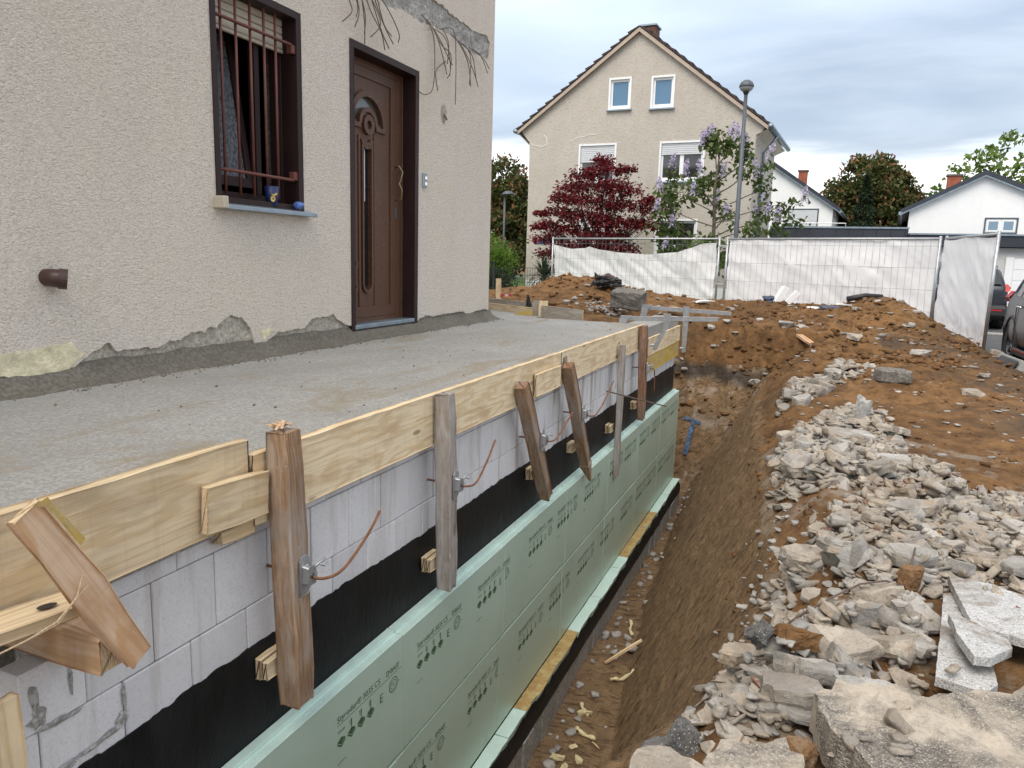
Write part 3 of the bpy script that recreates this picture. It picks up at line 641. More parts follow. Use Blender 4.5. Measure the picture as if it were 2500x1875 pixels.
for y in (3.635, 3.76, 3.885, 4.01, 4.118): MB().tube([(WX - .035, y, .335), (WX - .035, y, 1.50)], .0085, 8).build('bar', 'bar_red', gr, smooth=True)
for z in (.475, 1.345): MB().tube([(WX - .018, 3.545, z), (WX - .018, 4.25, z), (WX - .025, 4.262, z)], .0105, 8).build('cross_rail', 'bar_red', gr, smooth=True)
for z in (.475, 1.29): MB().box((WX - .05, 4.245, z), (WX - .005, 4.285, z + .055)).build('bracket', 'bar_red', gr, bevel=.003)
# door
dr = MB().prism([(4.895, -.62), (4.895, 1.556), (5.925, 1.556), (5.925, -.62), (5.868, -.62), (5.868, 1.505), (4.945, 1.505), (4.945, -.62)], fX(WX + .006, WX - .145)).build('front_door', 'frame_brown', house, bevel=.003)
LX = WX - .135
MB().prism([(4.944, -.565), (4.944, 1.504), (5.867, 1.504), (5.867, -.565)], fX(LX + .012, LX - .05), [[(5.0, -.53), (5.0, 1.45), (5.795, 1.45), (5.795, -.53)]]).build('door_frame', 'door_brown', dr, bevel=.004)
def ringpts(c, r0, r1, a0, a1, n=20):
    return [(c[0] + r1 * math.cos(a0 + (a1 - a0) * i / n), c[1] + r1 * math.sin(a0 + (a1 - a0) * i / n)) for i in range(n + 1)] + [(c[0] + r0 * math.cos(a1 + (a0 - a1) * i / n), c[1] + r0 * math.sin(a1 + (a0 - a1) * i / n)) for i in range(n + 1)]
C0 = (5.33, 1.02)
slit = [(5.262, -.25), (5.262, .86), (5.372, .86), (5.372, -.25)] + [(5.317 + .055 * math.cos(a), -.25 - .055 * math.sin(a)) for a in np.linspace(.15, math.pi - .15, 8)]
archg = ringpts(C0, .135, .215, R_(8), R_(172), 18)
leaf = MB().prism([(5.001, -.529), (5.001, 1.449), (5.794, 1.449), (5.794, -.529)], fX(LX, LX - .05), [slit, archg]).build('door_leaf', 'door_brown', dr, bevel=0)
rail = MB().prism([(5.002, -.528), (5.002, 1.448), (5.793, 1.448), (5.793, -.528)], fX(LX + .012, LX + .001), [[(5.03, -.44), (5.03, 1.375), (5.675, 1.375), (5.675, -.44)]]); rail.build('leaf_border', 'door_brown', dr, bevel=.005)
mo = MB().prism(ringpts(C0, .215, .262, R_(0), R_(180), 28), fX(LX + .02, LX + .001)); mo.prism(ringpts(C0, .098, .135, R_(0), R_(180), 24), fX(LX + .02, LX + .001))
mo.prism([(5.44, .985), (5.592, .985), (5.592, 1.02), (5.44, 1.02)], fX(LX + .021, LX + .001)).prism([(5.068, .985), (5.22, .985), (5.22, 1.02), (5.068, 1.02)], fX(LX + .021, LX + .001)); mo.build('arch_moulding', 'door_brown', dr, bevel=.004)
MB().prism(ringpts(C0, .034, .078, 0, R_(359.9), 28), fX(LX + .026, LX + .001)).build('rosette', 'door_brown', dr, bevel=.004)
so_ = [(5.237, -.25), (5.237, .88), (5.397, .88), (5.397, -.25)] + [(5.317 + .08 * math.cos(a), -.25 - .08 * math.sin(a)) for a in np.linspace(.15, math.pi - .15, 10)]
MB().prism(so_, fX(LX + .018, LX + .001), [slit]).prism(ringpts((5.317, .93), .05, .1, R_(200), R_(340), 12), fX(LX + .016, LX + .001)).build('slit_moulding', 'door_brown', dr, bevel=.004)
MB().box((LX + .001, 5.195, -.44), (LX + .010, 5.222, .93)).box((LX + .001, 5.425, -.44), (LX + .007, 5.44, .98)).build('groove_strip', 'door_brown', dr, bevel=.003)
for z in (-.085, -.27): MB().prism(ringpts((5.115, z), .03, .062, 0, R_(359.9), 18), fX(LX + .014, LX + .001)).build('ring_moulding', 'door_brown', dr, bevel=.003)
MB().box((LX - .03, 5.20, -.33), (LX - .022, 5.40, .90)).build('glass_pane', 'dark_glass', dr)
MB().prism(ringpts(C0, .12, .23, R_(4), R_(176), 18), fX(LX - .022, LX - .03)).build('glass_pane', 'grey_glass', dr)
MB().box((LX - .0215, 5.262, .42), (LX - .018, 5.325, .86)).build('paper_note', 'sign_white', dr)
hp = [(LX + .012, 5.745, .735), (LX + .055, 5.745, .745), (LX + .075, 5.765, .70), (LX + .06, 5.76, .63), (LX + .05, 5.75, .60), (LX + .07, 5.765, .55), (LX + .06, 5.775, .47), (LX + .012, 5.75, .46)]
MB().tube(hp, [.008, .008, .009, .007, .009, .008, .008, .007], 7).build('door_handle', 'brass', dr, smooth=True)
MB().box((LX + .012, 5.735, .30), (LX + .02, 5.765, .40)).build('key_plate', 'dark_steel', dr, bevel=.003)
MB().box((WX - .15, 4.944, -.60), (WX + .01, 5.868, -.566)).build('threshold', 'zinc_sheet', dr, bevel=.004)
MB().box((WX - .14, 4.90, -.70), (WX - .015, 5.92, -.602)).build('threshold_stone', 'dark_concrete', house, bevel=.01)
bell = MB().box((WX + .001, 6.0, .595), (WX + .012, 6.075, .72)).build('doorbell', 'zinc_sheet', house, bevel=.002)
for z in (.615, .665): MB().box((WX + .0125, 6.03, z), (WX + .018, 6.068, z + .028)).build('bell_button', 'chrome', bell, bevel=.002)
ph = MB().add([(WX + .004, 6.40 + .05 * math.cos(a) * (1 + .2 * math.sin(3 * a)), 1.29 + .085 * math.sin(a)) for a in np.linspace(0, 2 * math.pi, 15)[:-1]], [tuple(range(14))]).build('broken_patch', 'old_plaster', house, fix=False)
MB().tube([(WX - .0, 6.40, 1.29), (WX + .03, 6.402, 1.25), (WX + .03, 6.405, 1.235)], .009, 6).build('cable_stub', 'old_wire', ph, smooth=True)
vp = [(WX - .01, 2.42, -.155), (WX + .03, 2.425, -.155), (WX + .055, 2.435, -.158), (WX + .075, 2.462, -.162)]
v_ = MB().tube(vp, [.040, .042, .043, .044], 18, cap=False).build('vent_pipe', 'vent_brown', house, smooth=True)
dv = (Vector(vp[3]) - Vector(vp[2])).normalized(); Mv = dv.to_track_quat('Z', 'Y').to_matrix().to_4x4(); Mv.translation = Vector(vp[3])
lv = MB().lathe([(.048, -.03), (.048, .006), (.037, .006), (.037, -.05), (.0, -.05)], n=20); lv.v = [tuple(Mv @ Vector(p)) for p in lv.v]; lv.build('pipe_collar', 'vent_brown', v_, smooth=False)
lv = MB().obox(Mv @ Matrix.Translation((0, 0, -.02)), (.070, .010, .03)); lv.build('pipe_web', 'vent_brown', v_)
# things standing on the sill
cup = E('paper_cup', (WX - .02, 4.03, .288), 'dark blue paper cup with gold mark standing on the window sill', 'cup')
MB().lathe([(.0, .0), (.036, .0), (.047, .125), (.044, .125), (.034, .01), (.0, .01)], (WX - .02, 4.03, .288), n=20).build('cup_body', 'blue_card', cup, smooth=True)
def cupm(u, v, s): a = R_(-40) + u / .043; r = .0370 + (v / .125) * .011 + (.0012 if s == 0 else 0.); return (WX - .02 + r * math.cos(a), 4.03 + r * math.sin(a), .288 + v)
bean = [(.016 * math.cos(a) + .0, .045 + .020 * math.sin(a)) for a in np.linspace(0, 2 * math.pi, 16)[:-1]]
MB().prism(bean, cupm).build('printed_mark', 'gold_print', cup); MB().prism([(-.012, .078), (.004, .072), (.022, .086), (.030, .080), (.024, .070), (.004, .062)], cupm).build('printed_mark', 'gold_print', cup)
rg = random.Random(9); bm = bmesh.new(); bmesh.ops.create_icosphere(bm, subdivisions=2, radius=.036)
for v in bm.verts: v.co *= rg.uniform(.7, 1.2); v.co.z *= .8
me = bpy.data.meshes.new('foil_wrapper'); bm.to_mesh(me); bm.free(); me.materials.append(MATS['blue_foil'])
link('foil_wrapper', me, Matrix.Translation((WX + .03, 4.24, .308)), label='crumpled light blue foil wrapper on the window sill', cat='wrapper')

# ------------------------------------------------------------------ concrete slab with its mortar fillet
slab = E('concrete_slab', (-2.5, 4.5, -.9), 'rough grey fresh concrete terrace slab along the stucco house', 'slab')
xs = np.concatenate([[-1.692], np.arange(-1.715, WX + .03, -.03), [WX - .018]]); ys = np.arange(.9, 8.06, .03)
Xg, Yg = np.meshgrid(xs, ys); Zg = -.680 + .005 * fbm(Xg, Yg, 2.2, 5, 51, .6) + .004 * fbm(Xg * 2.5, Yg, 14., 4, 52, .6)
n1_, n2_ = Xg.shape; fs = [(i * n2_ + j, (i + 1) * n2_ + j, (i + 1) * n2_ + j + 1, i * n2_ + j + 1) for i in range(n1_ - 1) for j in range(n2_ - 1)]
MB().add(np.stack([Xg, Yg, Zg], -1).reshape(-1, 3), fs).build('slab_surface', 'slab_concrete', slab, fix=False)
MB().box((WX - .018, .9, -.90), (-1.694, 8.055, -.694)).build('slab_body', 'slab_concrete', slab)
MB().add([(-6.4, 7.53, -.684), (WX - .017, 7.53, -.684), (WX - .017, 8.06, -.684), (-3.0, 8.06, -.684), (-3.0, 8.3, -.684), (-3.4, 8.65, -.684), (-6.4, 10.4, -.684)], [(0, 1, 2, 3, 4, 5, 6)]).build('slab_return', 'slab_concrete', slab)
ys = np.arange(.9, 7.6, .02); sec = [(WX - .012, -.575), (WX + .004, -.602), (WX + .025, -.628), (WX + .055, -.650), (WX + .10, -.667), (WX + .15, -.684)]
vs, fs = [], []
for i, y in enumerate(ys):
    k = float(fbm(np.array([y]), np.array([0.]), 3., 4, 55)[0]); k2 = float(fbm(np.array([y]), np.array([5.]), 9., 4, 56)[0])
    for j, (x, z) in enumerate(sec):
        kk = (k * .5 + k2 * .6) * (.018 if j in (0, 1) else .03 if j > 3 else .008)
        x2 = x + (kk if j > 2 else 0); z2 = z + (kk if j < 2 else 0) - max(0, (y - 4.6) * .004 if y < 6 else 0)
        if 4.9 < y < 5.92: x2 = x + .02 + (kk if j > 2 else 0); z2 = min(z2, -.612 - j * .012)
        vs.append((x2, y, z2))
n = len(sec)
for i in range(len(ys) - 1):
    for j in range(n - 1): fs.append((i * n + j, i * n + j + 1, (i + 1) * n + j + 1, (i + 1) * n + j))
MB().add(vs, fs).build('mortar_fillet', 'mortar', slab, fix=False, smooth=True)
rg = random.Random(12); cr = MB()
for k in range(260):
    y = rg.uniform(2.0, 7.6); x = WX + .13 + abs(rg.gauss(0, .05)); r = rg.uniform(.003, .009)
    if rg.random() < .2: x = rg.uniform(-3.1, -1.8)
    cr.add([(x + r * rg.uniform(.6, 1.4) * a, y + r * rg.uniform(.6, 1.6) * b, -.678 + r * c) for a, b, c in ((1, 0, 0), (-1, 0, 0), (0, 1, 0), (0, -1, 0), (0, 0, 1), (0, 0, -.6))], [(0, 2, 4), (2, 1, 4), (1, 3, 4), (3, 0, 4), (2, 0, 5), (1, 2, 5), (3, 1, 5), (0, 3, 5)])
cr.build('mortar_crumbs', 'mortar', slab, kind='stuff')

# ------------------------------------------------------------------ cellar wall: sand-lime blocks, bitumen coat, footing
cw = E('cellar_wall', (-1.86, 5.6, FLOOR), 'grey sand lime block cellar wall with black bitumen coat beside the trench', 'wall')
MB().box((-2.02, 1.10, FLOOR - .1), (-1.805, 10.14, -1.215)).box((-2.02, 1.28, -1.214), (-1.805, 10.14, -.903)).build('wall_core', 'rough_concrete', cw)
MB().box((-2.02, 8.06, -.902), (-1.70, 10.14, -.72)).build('wall_head', 'slab_concrete', cw, bevel=.006)
rg = random.Random(21); bmesh_c = {}
def block(y0, y1, z0, z1):
    key = (round(y1 - y0, 3), round(z1 - z0, 3))
    if key not in bmesh_c:
        me = MB().box((-.04, -(y1 - y0) / 2, -(z1 - z0) / 2), (.04, (y1 - y0) / 2, (z1 - z0) / 2)).mesh('block', bevel=.0035); me.materials.append(MATS['block_stone']); bmesh_c[key] = me
    M = Matrix.Translation((-1.762 + rg.uniform(-.0025, .0025), (y0 + y1) / 2, (z0 + z1) / 2)) @ Matrix.Rotation(rg.uniform(-.004, .004), 4, 'Z')
    link('block', bmesh_c[key], M, cw)
P_ = .2475; g = .0035; START = [1.30, 1.27, 1.09]
for row, (z1, z0, off) in enumerate([(-.904, -.970, 1.345), (-.970, -1.220, 1.495), (-1.220, -1.470, 1.63)]):
    y = off - P_ * math.floor((off - START[row]) / P_)
    if y - START[row] > .03: block(START[row], y - g, z0 + g, z1)
    while y < 10.12:
        e = min(y + P_, 10.14); 
        if e - y > .03: block(y, e - g, z0 + g, z1)
        y += P_
block(1.09, 1.268, -1.2165, -1.045)
ed = []
for y in np.arange(1.088, 10.146, .011):
    a = np.array([y]); b0 = np.array([0.]); k = -1.372 + .018 * float(fbm(a, b0, .8, 3, 61)[0]) + .016 * float(fbm(a, b0, 7., 4, 62, .7)[0]) + .012 * max(0., float(fbm(a, b0, 26., 3, 63, .7)[0]))
    if y < 1.42: k -= (1.42 - y) * .02
    ed.append((float(y), k))
MB().prism(ed + [(10.146, -2.96), (1.088, -2.96)], fX(-1.7165, -1.721)).build('bitumen_coat', 'bitumen', cw)
ys = np.arange(1.0, 10.2, .05); vs, fs = [], []
sec = [(-1.64, -2.99), (-1.552, -3.005), (-1.528, -3.06), (-1.523, -3.13), (-1.530, -3.165)]
for y in ys:
    for j, (x, z) in enumerate(sec): k = .012 * float(fbm(np.array([y]), np.array([j * .7]), 3., 3, 66)[0]); vs.append((x + k, y, z + k))
n = len(sec)
for i in range(len(ys) - 1):
    for j in range(n - 1): fs.append((i * n + j, i * n + j + 1, (i + 1) * n + j + 1, (i + 1) * n + j))
MB().add(vs, fs).build('bitumen_cove', 'bitumen', cw, fix=False, smooth=True)
rg = random.Random(3); y = 1.0
while y < 10.2:
    L = rg.uniform(.06, .22); MB().box((-1.75, y, FLOOR - .1), (-1.533 + rg.uniform(-.012, .010), min(y + L - .004, 10.2), -3.16 + rg.uniform(-.012, .006))).build('footing_board_mark', 'kerb_stone', cw, bevel=.004); y += L
def smear(name, pts, mat, seed):
    rg = random.Random(seed); mb = MB()
    for (y, z, w_, h_) in pts:
        c = [(-1.7185, y + w_ * math.cos(a) * rg.uniform(.45, 1.3), z + h_ * math.sin(a) * rg.uniform(.45, 1.3)) for a in np.linspace(0, 2 * math.pi, 13)[:-1]]
        mb.add([(-1.7135, y, z)] + c, [(0, i + 1, (i + 1) % 12 + 1) for i in range(12)])
    mb.build(name, mat, cw, fix=False)
smear('mortar_smear', [(1.125, -1.12, .018, .05), (1.135, -1.18, .03, .03), (1.16, -1.215, .05, .012), (1.21, -1.222, .05, .008), (1.225, -1.12, .006, .05), (1.378, -1.27, .008, .06), (1.37, -1.32, .02, .02), (1.33, -1.345, .04, .010), (1.26, -1.352, .05, .008), (1.18, -1.358, .05, .012)], 'rough_concrete', 8)

# insulation boards, two courses, printed
ih = []
vs_, fs_ = text_mesh('Styrodur\u00ae 3035 CS', .040); ih.append((vs_, fs_, 0., .020)); v2, f2 = text_mesh('BASF', .036); ih.append((v2, f2, .405, .020))
v3, f3 = text_mesh('300 kPa', .016); ih.append((v3, f3, .004, -.030)); v4, f4 = text_mesh('E', .060); ih.append((v4, f4, .315, -.078)); v5, f5 = text_mesh('CE', .018); ih.append((v5, f5, .416, -.050))
pm = MB()
for vs_, fs_, ox, oz in ih: pm.add([(0, x + ox, y + oz) for x, y, z in vs_], fs_)
def flat(poly): pm.add([(0, u, v) for u, v in poly], [tuple(range(len(poly)))])
flat([(0, .006), (.50, .006), (.50, .0085), (0, .0085)])
def ring(c, r0, r1, n=16):
    for i in range(n):
        a, b = 2 * math.pi * i / n, 2 * math.pi * (i + 1) / n
        flat([(c[0] + r0 * math.cos(a), c[1] + r0 * math.sin(a)), (c[0] + r1 * math.cos(a), c[1] + r1 * math.sin(a)), (c[0] + r1 * math.cos(b), c[1] + r1 * math.sin(b)), (c[0] + r0 * math.cos(b), c[1] + r0 * math.sin(b))])
flat([(.372, .020), (.376, .020), (.376, .046), (.372, .046)]); flat([(.376, .042), (.392, .042), (.392, .046), (.376, .046)]); flat([(.388, .020), (.392, .020), (.392, .042), (.388, .042)]); flat([(.376, .020), (.388, .020), (.388, .024), (.376, .024)]); flat([(.397, .029), (.402, .029), (.402, .036), (.397, .036)])
ring((.432, -.046), .033, .037); ring((.432, -.046), .022, .0245)
for cx in (.028, .100, .172, .244):
    flat([(cx - .028, -.066), (cx, -.052), (cx + .028, -.066), (cx, -.086)]); flat([(cx - .028, -.070), (cx, -.090), (cx, -.098), (cx - .028, -.078)]); flat([(cx + .028, -.070), (cx + .028, -.078), (cx, -.098), (cx, -.090)])
for cx in (.100, .172, .244): flat([(cx - .003, -.05), (cx + .003, -.05), (cx + .003, -.012), (cx - .003, -.012)]); flat([(cx - .012, -.036), (cx - .009, -.036), (cx - .009, -.012), (cx - .012, -.012)])
flat([(.478, -.055), (.492, -.055), (.492, -.052), (.478, -.052)]); flat([(0, -.165), (.06, -.165), (.06, -.162), (0, -.162)])
prn = pm.mesh('print', fix=False); prn.materials.append(MATS['ink_green'])
PX = -1.63
seamsA = [1.0, 1.53, 2.77, 4.0, 5.23, 6.46, 7.69, 8.92, 10.17]; seamsB = [1.0, 1.48, 2.72, 3.95, 5.18, 6.41, 7.64, 8.87, 10.17]
prA = [2.26, 2.905, 3.60, 4.42, 5.02, 5.70, 6.52, 7.1, 7.78, 8.4, 9.0, 9.58]; prB = [1.9, 2.74, 3.50, 4.28, 4.90, 5.6, 6.3, 7.05, 7.75, 8.3, 8.95, 9.5]
ordn = ['first', 'second', 'third', 'fourth', 'fifth', 'sixth', 'seventh', 'eighth']
for sm_, zt, zb, prs, nm in ((seamsA, -1.722, -2.327, prA, 'upper'), (seamsB, -2.330, -2.962, prB, 'lower')):
    for i, (a, b) in enumerate(zip(sm_, sm_[1:])):
        dx = random.uniform(-.0025, .0025); a2, b2 = a + .001, b - .001; xf = PX + dx
        sec = [(xf, zb), (xf, zt - .016), (xf - .042, zt - .016), (xf - .044, zt), (-1.7145, zt), (-1.7145, zb)]
        mb = MB().add([(x, a2, z) for x, z in sec] + [(x, b2, z) for x, z in sec], [tuple(range(6)), tuple(range(11, 5, -1))] + [(k, (k + 1) % 6, (k + 1) % 6 + 6, k + 6) for k in range(6)])
        pos = ordn[i] + ' from the sawn plank end'
        bd = mb.build('insulation_board', 'xps', bevel=.002, label=f'pale green foam insulation board, {nm} course, {ordn[i]} along from the house door', cat='insulation', group='foam boards on the cellar wall')
        bd['label'] = f'pale green foam board, {nm} course, {ordn[i]} from the leaning offcut'
        if nm == 'upper': bd.data.materials.append(MATS['xps_cut']); [setattr(p, 'material_index', 1) for p in bd.data.polygons if p.normal.z > .7 or (abs(p.normal.x) > .7 and p.center.x + bd.location.x < xf - .02 and p.center.z + bd.location.z > zt - .02)]
        for y in prs:
            lo, hi = y, y + .5
            if lo >= b2 - .05 or hi <= a2 + .05: continue
            if lo < a2 and i > 0 or hi > b2:        # the print is cut off at the joint
                bm = bmesh.new(); bm.from_mesh(prn)
                for cut_, nrm in ((a2 + .004 - y, -1), (b2 - .004 - y, 1)):
                    bmesh.ops.bisect_plane(bm, geom=bm.verts[:] + bm.edges[:] + bm.faces[:], plane_co=(0, cut_, 0), plane_no=(0, nrm, 0), clear_outer=True)
                m2 = bpy.data.meshes.new('print'); bm.to_mesh(m2); bm.free(); m2.materials.append(MATS['ink_green'])
            else: m2 = prn
            if len(m2.polygons): link('print', m2, Matrix.Translation((xf + .0012, y, zt - .172)), bd, kind='stuff')
# strips lying along the foot of the insulation
strips = [(2.2, 3.05, 0), (3.055, 3.90, 0), (3.91, 4.21, 0), (4.215, 4.42, 1), (4.425, 4.78, 1), (4.785, 5.38, 1), (5.385, 6.05, 0), (6.06, 6.75, 0), (6.76, 7.05, 0), (7.06, 8.0, 1), (8.01, 8.55, 1), (8.56, 9.3, 0), (9.31, 10.1, 0)]
lab = {0: 'clean mint strip on the footing ledge', 1: 'brown stained strip on the footing ledge'}
for i, (a, b, k) in enumerate(strips):
    rg = random.Random(i + 70); n = max(3, int((b - a) / .08)); w0 = rg.uniform(.092, .108); vs, fs = [], []
    for j in range(n + 1):
        y = a + (b - a) * j / n; e = PX + w0 + rg.uniform(-.006, .006); tz = -2.966 + rg.uniform(-.002, .002)
        vs += [(PX + .003, y, tz), (e, y, tz + rg.uniform(-.003, .001)), (e - .012 + rg.uniform(-.008, .004), y, tz - .055 + rg.uniform(-.006, .006)), (PX + .003, y, tz - .05)]
    for j in range(n):
        for q in range(4): fs.append((j * 4 + q, j * 4 + (q + 1) % 4, j * 4 + 4 + (q + 1) % 4, j * 4 + 4 + q))
    fs += [(0, 1, 2, 3), (n * 4 + 3, n * 4 + 2, n * 4 + 1, n * 4)]
    o = MB().add(vs, fs).build('foam_strip', 'stained_xps' if k else 'xps_cut', label=f"{lab[k]}, {ordn[sum(1 for q in strips[:i] if q[2] == k)]} of its kind from the leaning offcut", cat='foam strip', group='clean mint strips' if not k else 'brown stained strips')
    if k:
        o.data.materials.append(MATS['xps_cut'])
        for p in o.data.polygons:
            if p.normal.z < .6: p.material_index = 1
    else:
        if i == 2: pass

# ------------------------------------------------------------------ formwork
timber('formwork_board', (-1.682, .35, -.742), (-1.682, 1.85, -.742), .034, .275, 'damp_pine', end='sawn_end', label='damp stained formwork board with a raised top at the leaning offcut', cat='board', seed=1)
timber('formwork_board', (-1.673, 1.86, -.785), (-1.673, 5.04, -.785), .034, .255, 'fresh_pine', end='sawn_end', label='long fresh pine formwork board behind the two straight brown posts', cat='board', seed=2)
timber('formwork_board', (-1.673, 5.045, -.785), (-1.673, 7.86, -.785), .034, .255, 'fresh_pine', end='sawn_end', label='fresh pine formwork board behind the grey plank and the reddish post', cat='board', seed=3)
timber('formwork_board', (-1.673, 8.07, -.935), (-1.673, 10.12, -.935), .034, .20, 'fresh_pine', end='sawn_end', label='pale formwork board under the steel screw clamps', cat='board', seed=4)
timber('formwork_sheet', (-1.676, 8.07, -1.14), (-1.676, 10.12, -1.14), .028, .20, 'yellow_panel', label='worn yellow formwork panel under the pale board at the wall corner', cat='board', seed=5)
timber('formwork_sheet', (-1.712, 8.3, -.84), (-1.712, 10.1, -.84), .02, .21, 'yellow_panel', label='yellow formwork panel edge behind the pale board', cat='board', seed=6)
timber('cleat', (-1.645, 1.63, -.778), (-1.645, 1.90, -.795), .034, .155, 'damp_pine', end='sawn_end', label='short pine cleat nailed over the joint of two boards', cat='cleat', seed=7)
timber('cleat', (-1.690, 1.72, -.905), (-1.690, 1.87, -.91), .05, .05, 'damp_pine', end='sawn_end', label='small batten end poking out under the nailed cleat', cat='cleat', seed=8)
timber('cleat', (-1.642, 4.46, -.82), (-1.642, 4.97, -.82), .026, .155, 'fresh_pine', end='sawn_end', label='pale short cleat beside the leaning pointed stake', cat='cleat', seed=9)
timber('cleat', (-1.648, 5.10, -.70), (-1.648, 5.15, -.95), .016, .05, 'post_grey', up=(0, 1, 0), label='thin grey lath on the board above the leaning pointed stake', cat='lath', seed=10)
posts = [((1.950, -.592), (1.985, -1.60), .095, .095, 'post_brown', 'thick weathered post with chipped top where two boards meet', -1.608),
         ((3.130, -.655), (3.165, -1.665), .080, .086, 'post_grey', 'straight weathered post with rusty bar and wing clamp at its middle', -1.61),
         ((4.14, -.765), (4.66, -1.625), .085, .085, 'post_brown', 'leaning brown post with dark rounded top', -1.61),
         ((5.04, -.755), (5.60, -1.62), .085, .085, 'post_brown', 'leaning brown stake with a pointed foot', -1.61),
         ((6.70, -.77), (6.68, -2.03), .105, .045, 'post_grey', 'long grey plank upright crossed by a straight steel rod', -1.615),
         ((7.55, -.655), (7.66, -1.66), .095, .075, 'post_red', 'reddish brown post beside the steel screw clamps', -1.612)]
for i, (a, b, w_, d_, mt, lb, px) in enumerate(posts):
    o = timber('formwork_post', (px, a[0], a[1]), (px + .004, b[0], b[1]), w_, d_, mt, up=(1, 0, 0), label=lb, cat='post', group='posts bracing the formwork', rough=.0025, bevel=.007, end='post_red' if i in (2, 3) else None, seed=30 + i)
    if i == 3:   # the pointed foot
        A, B = Vector((px, *a)), Vector((px + .004, *b)); M = frame(A, B, (1, 0, 0)); L = (B - A).length
        mb = MB().add([(L / 2 - .002, -w_ / 2, -d_ / 2), (L / 2 - .002, w_ / 2, -d_ / 2), (L / 2 - .002, w_ / 2, d_ / 2), (L / 2 - .002, -w_ / 2, d_ / 2), (L / 2 + .17, -w_ * .44, d_ * .2), (L / 2 + .17, -w_ * .28, d_ * .2), (L / 2 + .17, -w_ * .28, d_ * .42), (L / 2 + .17, -w_ * .44, d_ * .42)], [(0, 1, 2, 3), (4, 7, 6, 5), (0, 4, 5, 1), (1, 5, 6, 2), (2, 6, 7, 3), (3, 7, 4, 0)])
        me = mb.mesh('pointed_foot'); me.materials.append(MATS[mt]); q = bpy.data.objects.new('pointed_foot', me); COL.objects.link(q); q.parent = o
# splinters of the chipped post head
sp = MB(); rg = random.Random(4)
for k in range(14):
    y, x = 1.955 + rg.uniform(-.035, .02), -1.608 + rg.uniform(-.03, .02); a = rg.uniform(0, 6.28); L = rg.uniform(.02, .05)
    sp.obox(Matrix.Translation((x, y, -.580 + rg.uniform(0, .012))) @ Matrix.Rotation(a, 4, 'Z') @ Matrix.Rotation(rg.uniform(-.7, .2), 4, 'Y'), (L, .008, .004))
sp.build('wood_splinters', 'orange_pine', label='loose orange wood splinters on top of the thick chipped post', cat='splinters', kind='stuff')
blk = [(1.965, -1.455, 'thick chipped'), (3.155, -1.53, 'straight clamped'), (4.585, -1.44, 'leaning round-topped'), (5.50, -1.47, 'leaning pointed'), (6.63, -1.55, 'grey plank'), (7.62, -1.50, 'reddish')]
for i, (y, z, nm) in enumerate(blk):
    b = E('spacer_block', (-1.68, y, z - .045), f'small pale timber spacer behind the {nm} post', 'spacer', 'spacers between posts and wall')
    for k in range(2 if i != 3 else 1):
        w_ = .028 if i != 3 else .06
        timber('ply', (-1.700 + k * .031 - .0, y - .07, z), (-1.700 + k * .031, y + .06, z), w_, .085 - .01 * k, 'fresh_pine', parent=b, end='sawn_end', seed=50 + i * 3 + k)
def wall_tie(y, z, px, tail, label):
    t_ = E('wall_tie', (px, y, z), label, 'clamp', 'wedge clamps on the formwork ties')
    pts = [(-1.75, y, z)] + [(px + .05, y, z)] + [(px + a, y + b, z + c) for a, b, c in tail]
    sm = []; n = len(pts)
    for i in range(n - 1):
        p0, p1, p2, p3 = (Vector(pts[max(0, min(n - 1, i + k))]) for k in (-1, 0, 1, 2))
        for q in range(4): u = q / 4; sm.append(.5 * ((2 * p1) + (p2 - p0) * u + (2 * p0 - 5 * p1 + 4 * p2 - p3) * u * u + (3 * p1 - p0 - 3 * p2 + p3) * u ** 3))
    sm.append(Vector(pts[-1]))
    MB().tube(sm, .0055, 7).build('rebar', 'rust', t_, smooth=True)
    X = px + .046
    p_ = [(-.022, -.075), (.012, -.075), (.024, -.06), (.024, .05), (.012, .065), (-.016, .065), (-.026, .05), (-.026, -.06)]
    MB().prism([(y + u, z + v) for u, v in p_], lambda u, v, s: (X + (.006 if s == 0 else 0), u, v)).build('plate', 'galvanised', t_, bevel=.0015)
    b_ = MB().prism([(y + u, z + v) for u, v in ((-.018, -.03), (.018, -.03), (.024, 0), (.012, .03), (-.014, .03))], lambda u, v, s: (X + (.034 if s == 0 else .007), u, v)); b_.build('body', 'galvanised', t_, bevel=.004)
    MB().lathe([(.0, .036), (.011, .036), (.012, .03), (.012, .008)], (X, y, z), 'X', 12).build('screw', 'dark_steel', t_, smooth=True)
    wg = MB().tube([(X + .028, y + .012, z + .02), (X + .04, y + .03, z + .035), (X + .046, y + .058, z + .045)], [.006, .005, .004], 6); wg.tube([(X + .04, y + .03, z + .033), (X + .05, y + .05, z + .02), (X + .052, y + .066, z + .03)], [.005, .004, .004], 6); wg.build('wing_lever', 'galvanised', t_, smooth=True)
wall_tie(1.985, -1.105, -1.608, [(.10, .03, -.02), (.11, .14, -.025), (.11, .30, .05), (.10, .40, .11)], 'shiny wedge clamp and bent rusty bar on the thick chipped post')
wall_tie(3.165, -1.11, -1.612, [(.09, .03, -.015), (.10, .13, -.02), (.10, .26, .06), (.10, .36, .15)], 'wedge clamp with upswept rusty bar on the straight weathered post')
wall_tie(4.42, -1.16, -1.612, [(.09, .03, -.015), (.10, .14, -.015), (.10, .34, .05), (.10, .48, .10)], 'wedge clamp on the leaning post with dark rounded top')
wall_tie(5.33, -1.16, -1.612, [(.09, .04, -.02), (.10, .2, -.03), (.10, .45, .05), (.10, .68, .16)], 'wedge clamp on the leaning stake with pointed foot')
wall_tie(7.62, -1.10, -1.614, [(.07, .03, -.01), (.10, .10, -.02), (.10, .16, -.10), (.10, .18, -.28)], 'wedge clamp with bar end bent downwards on the reddish post')
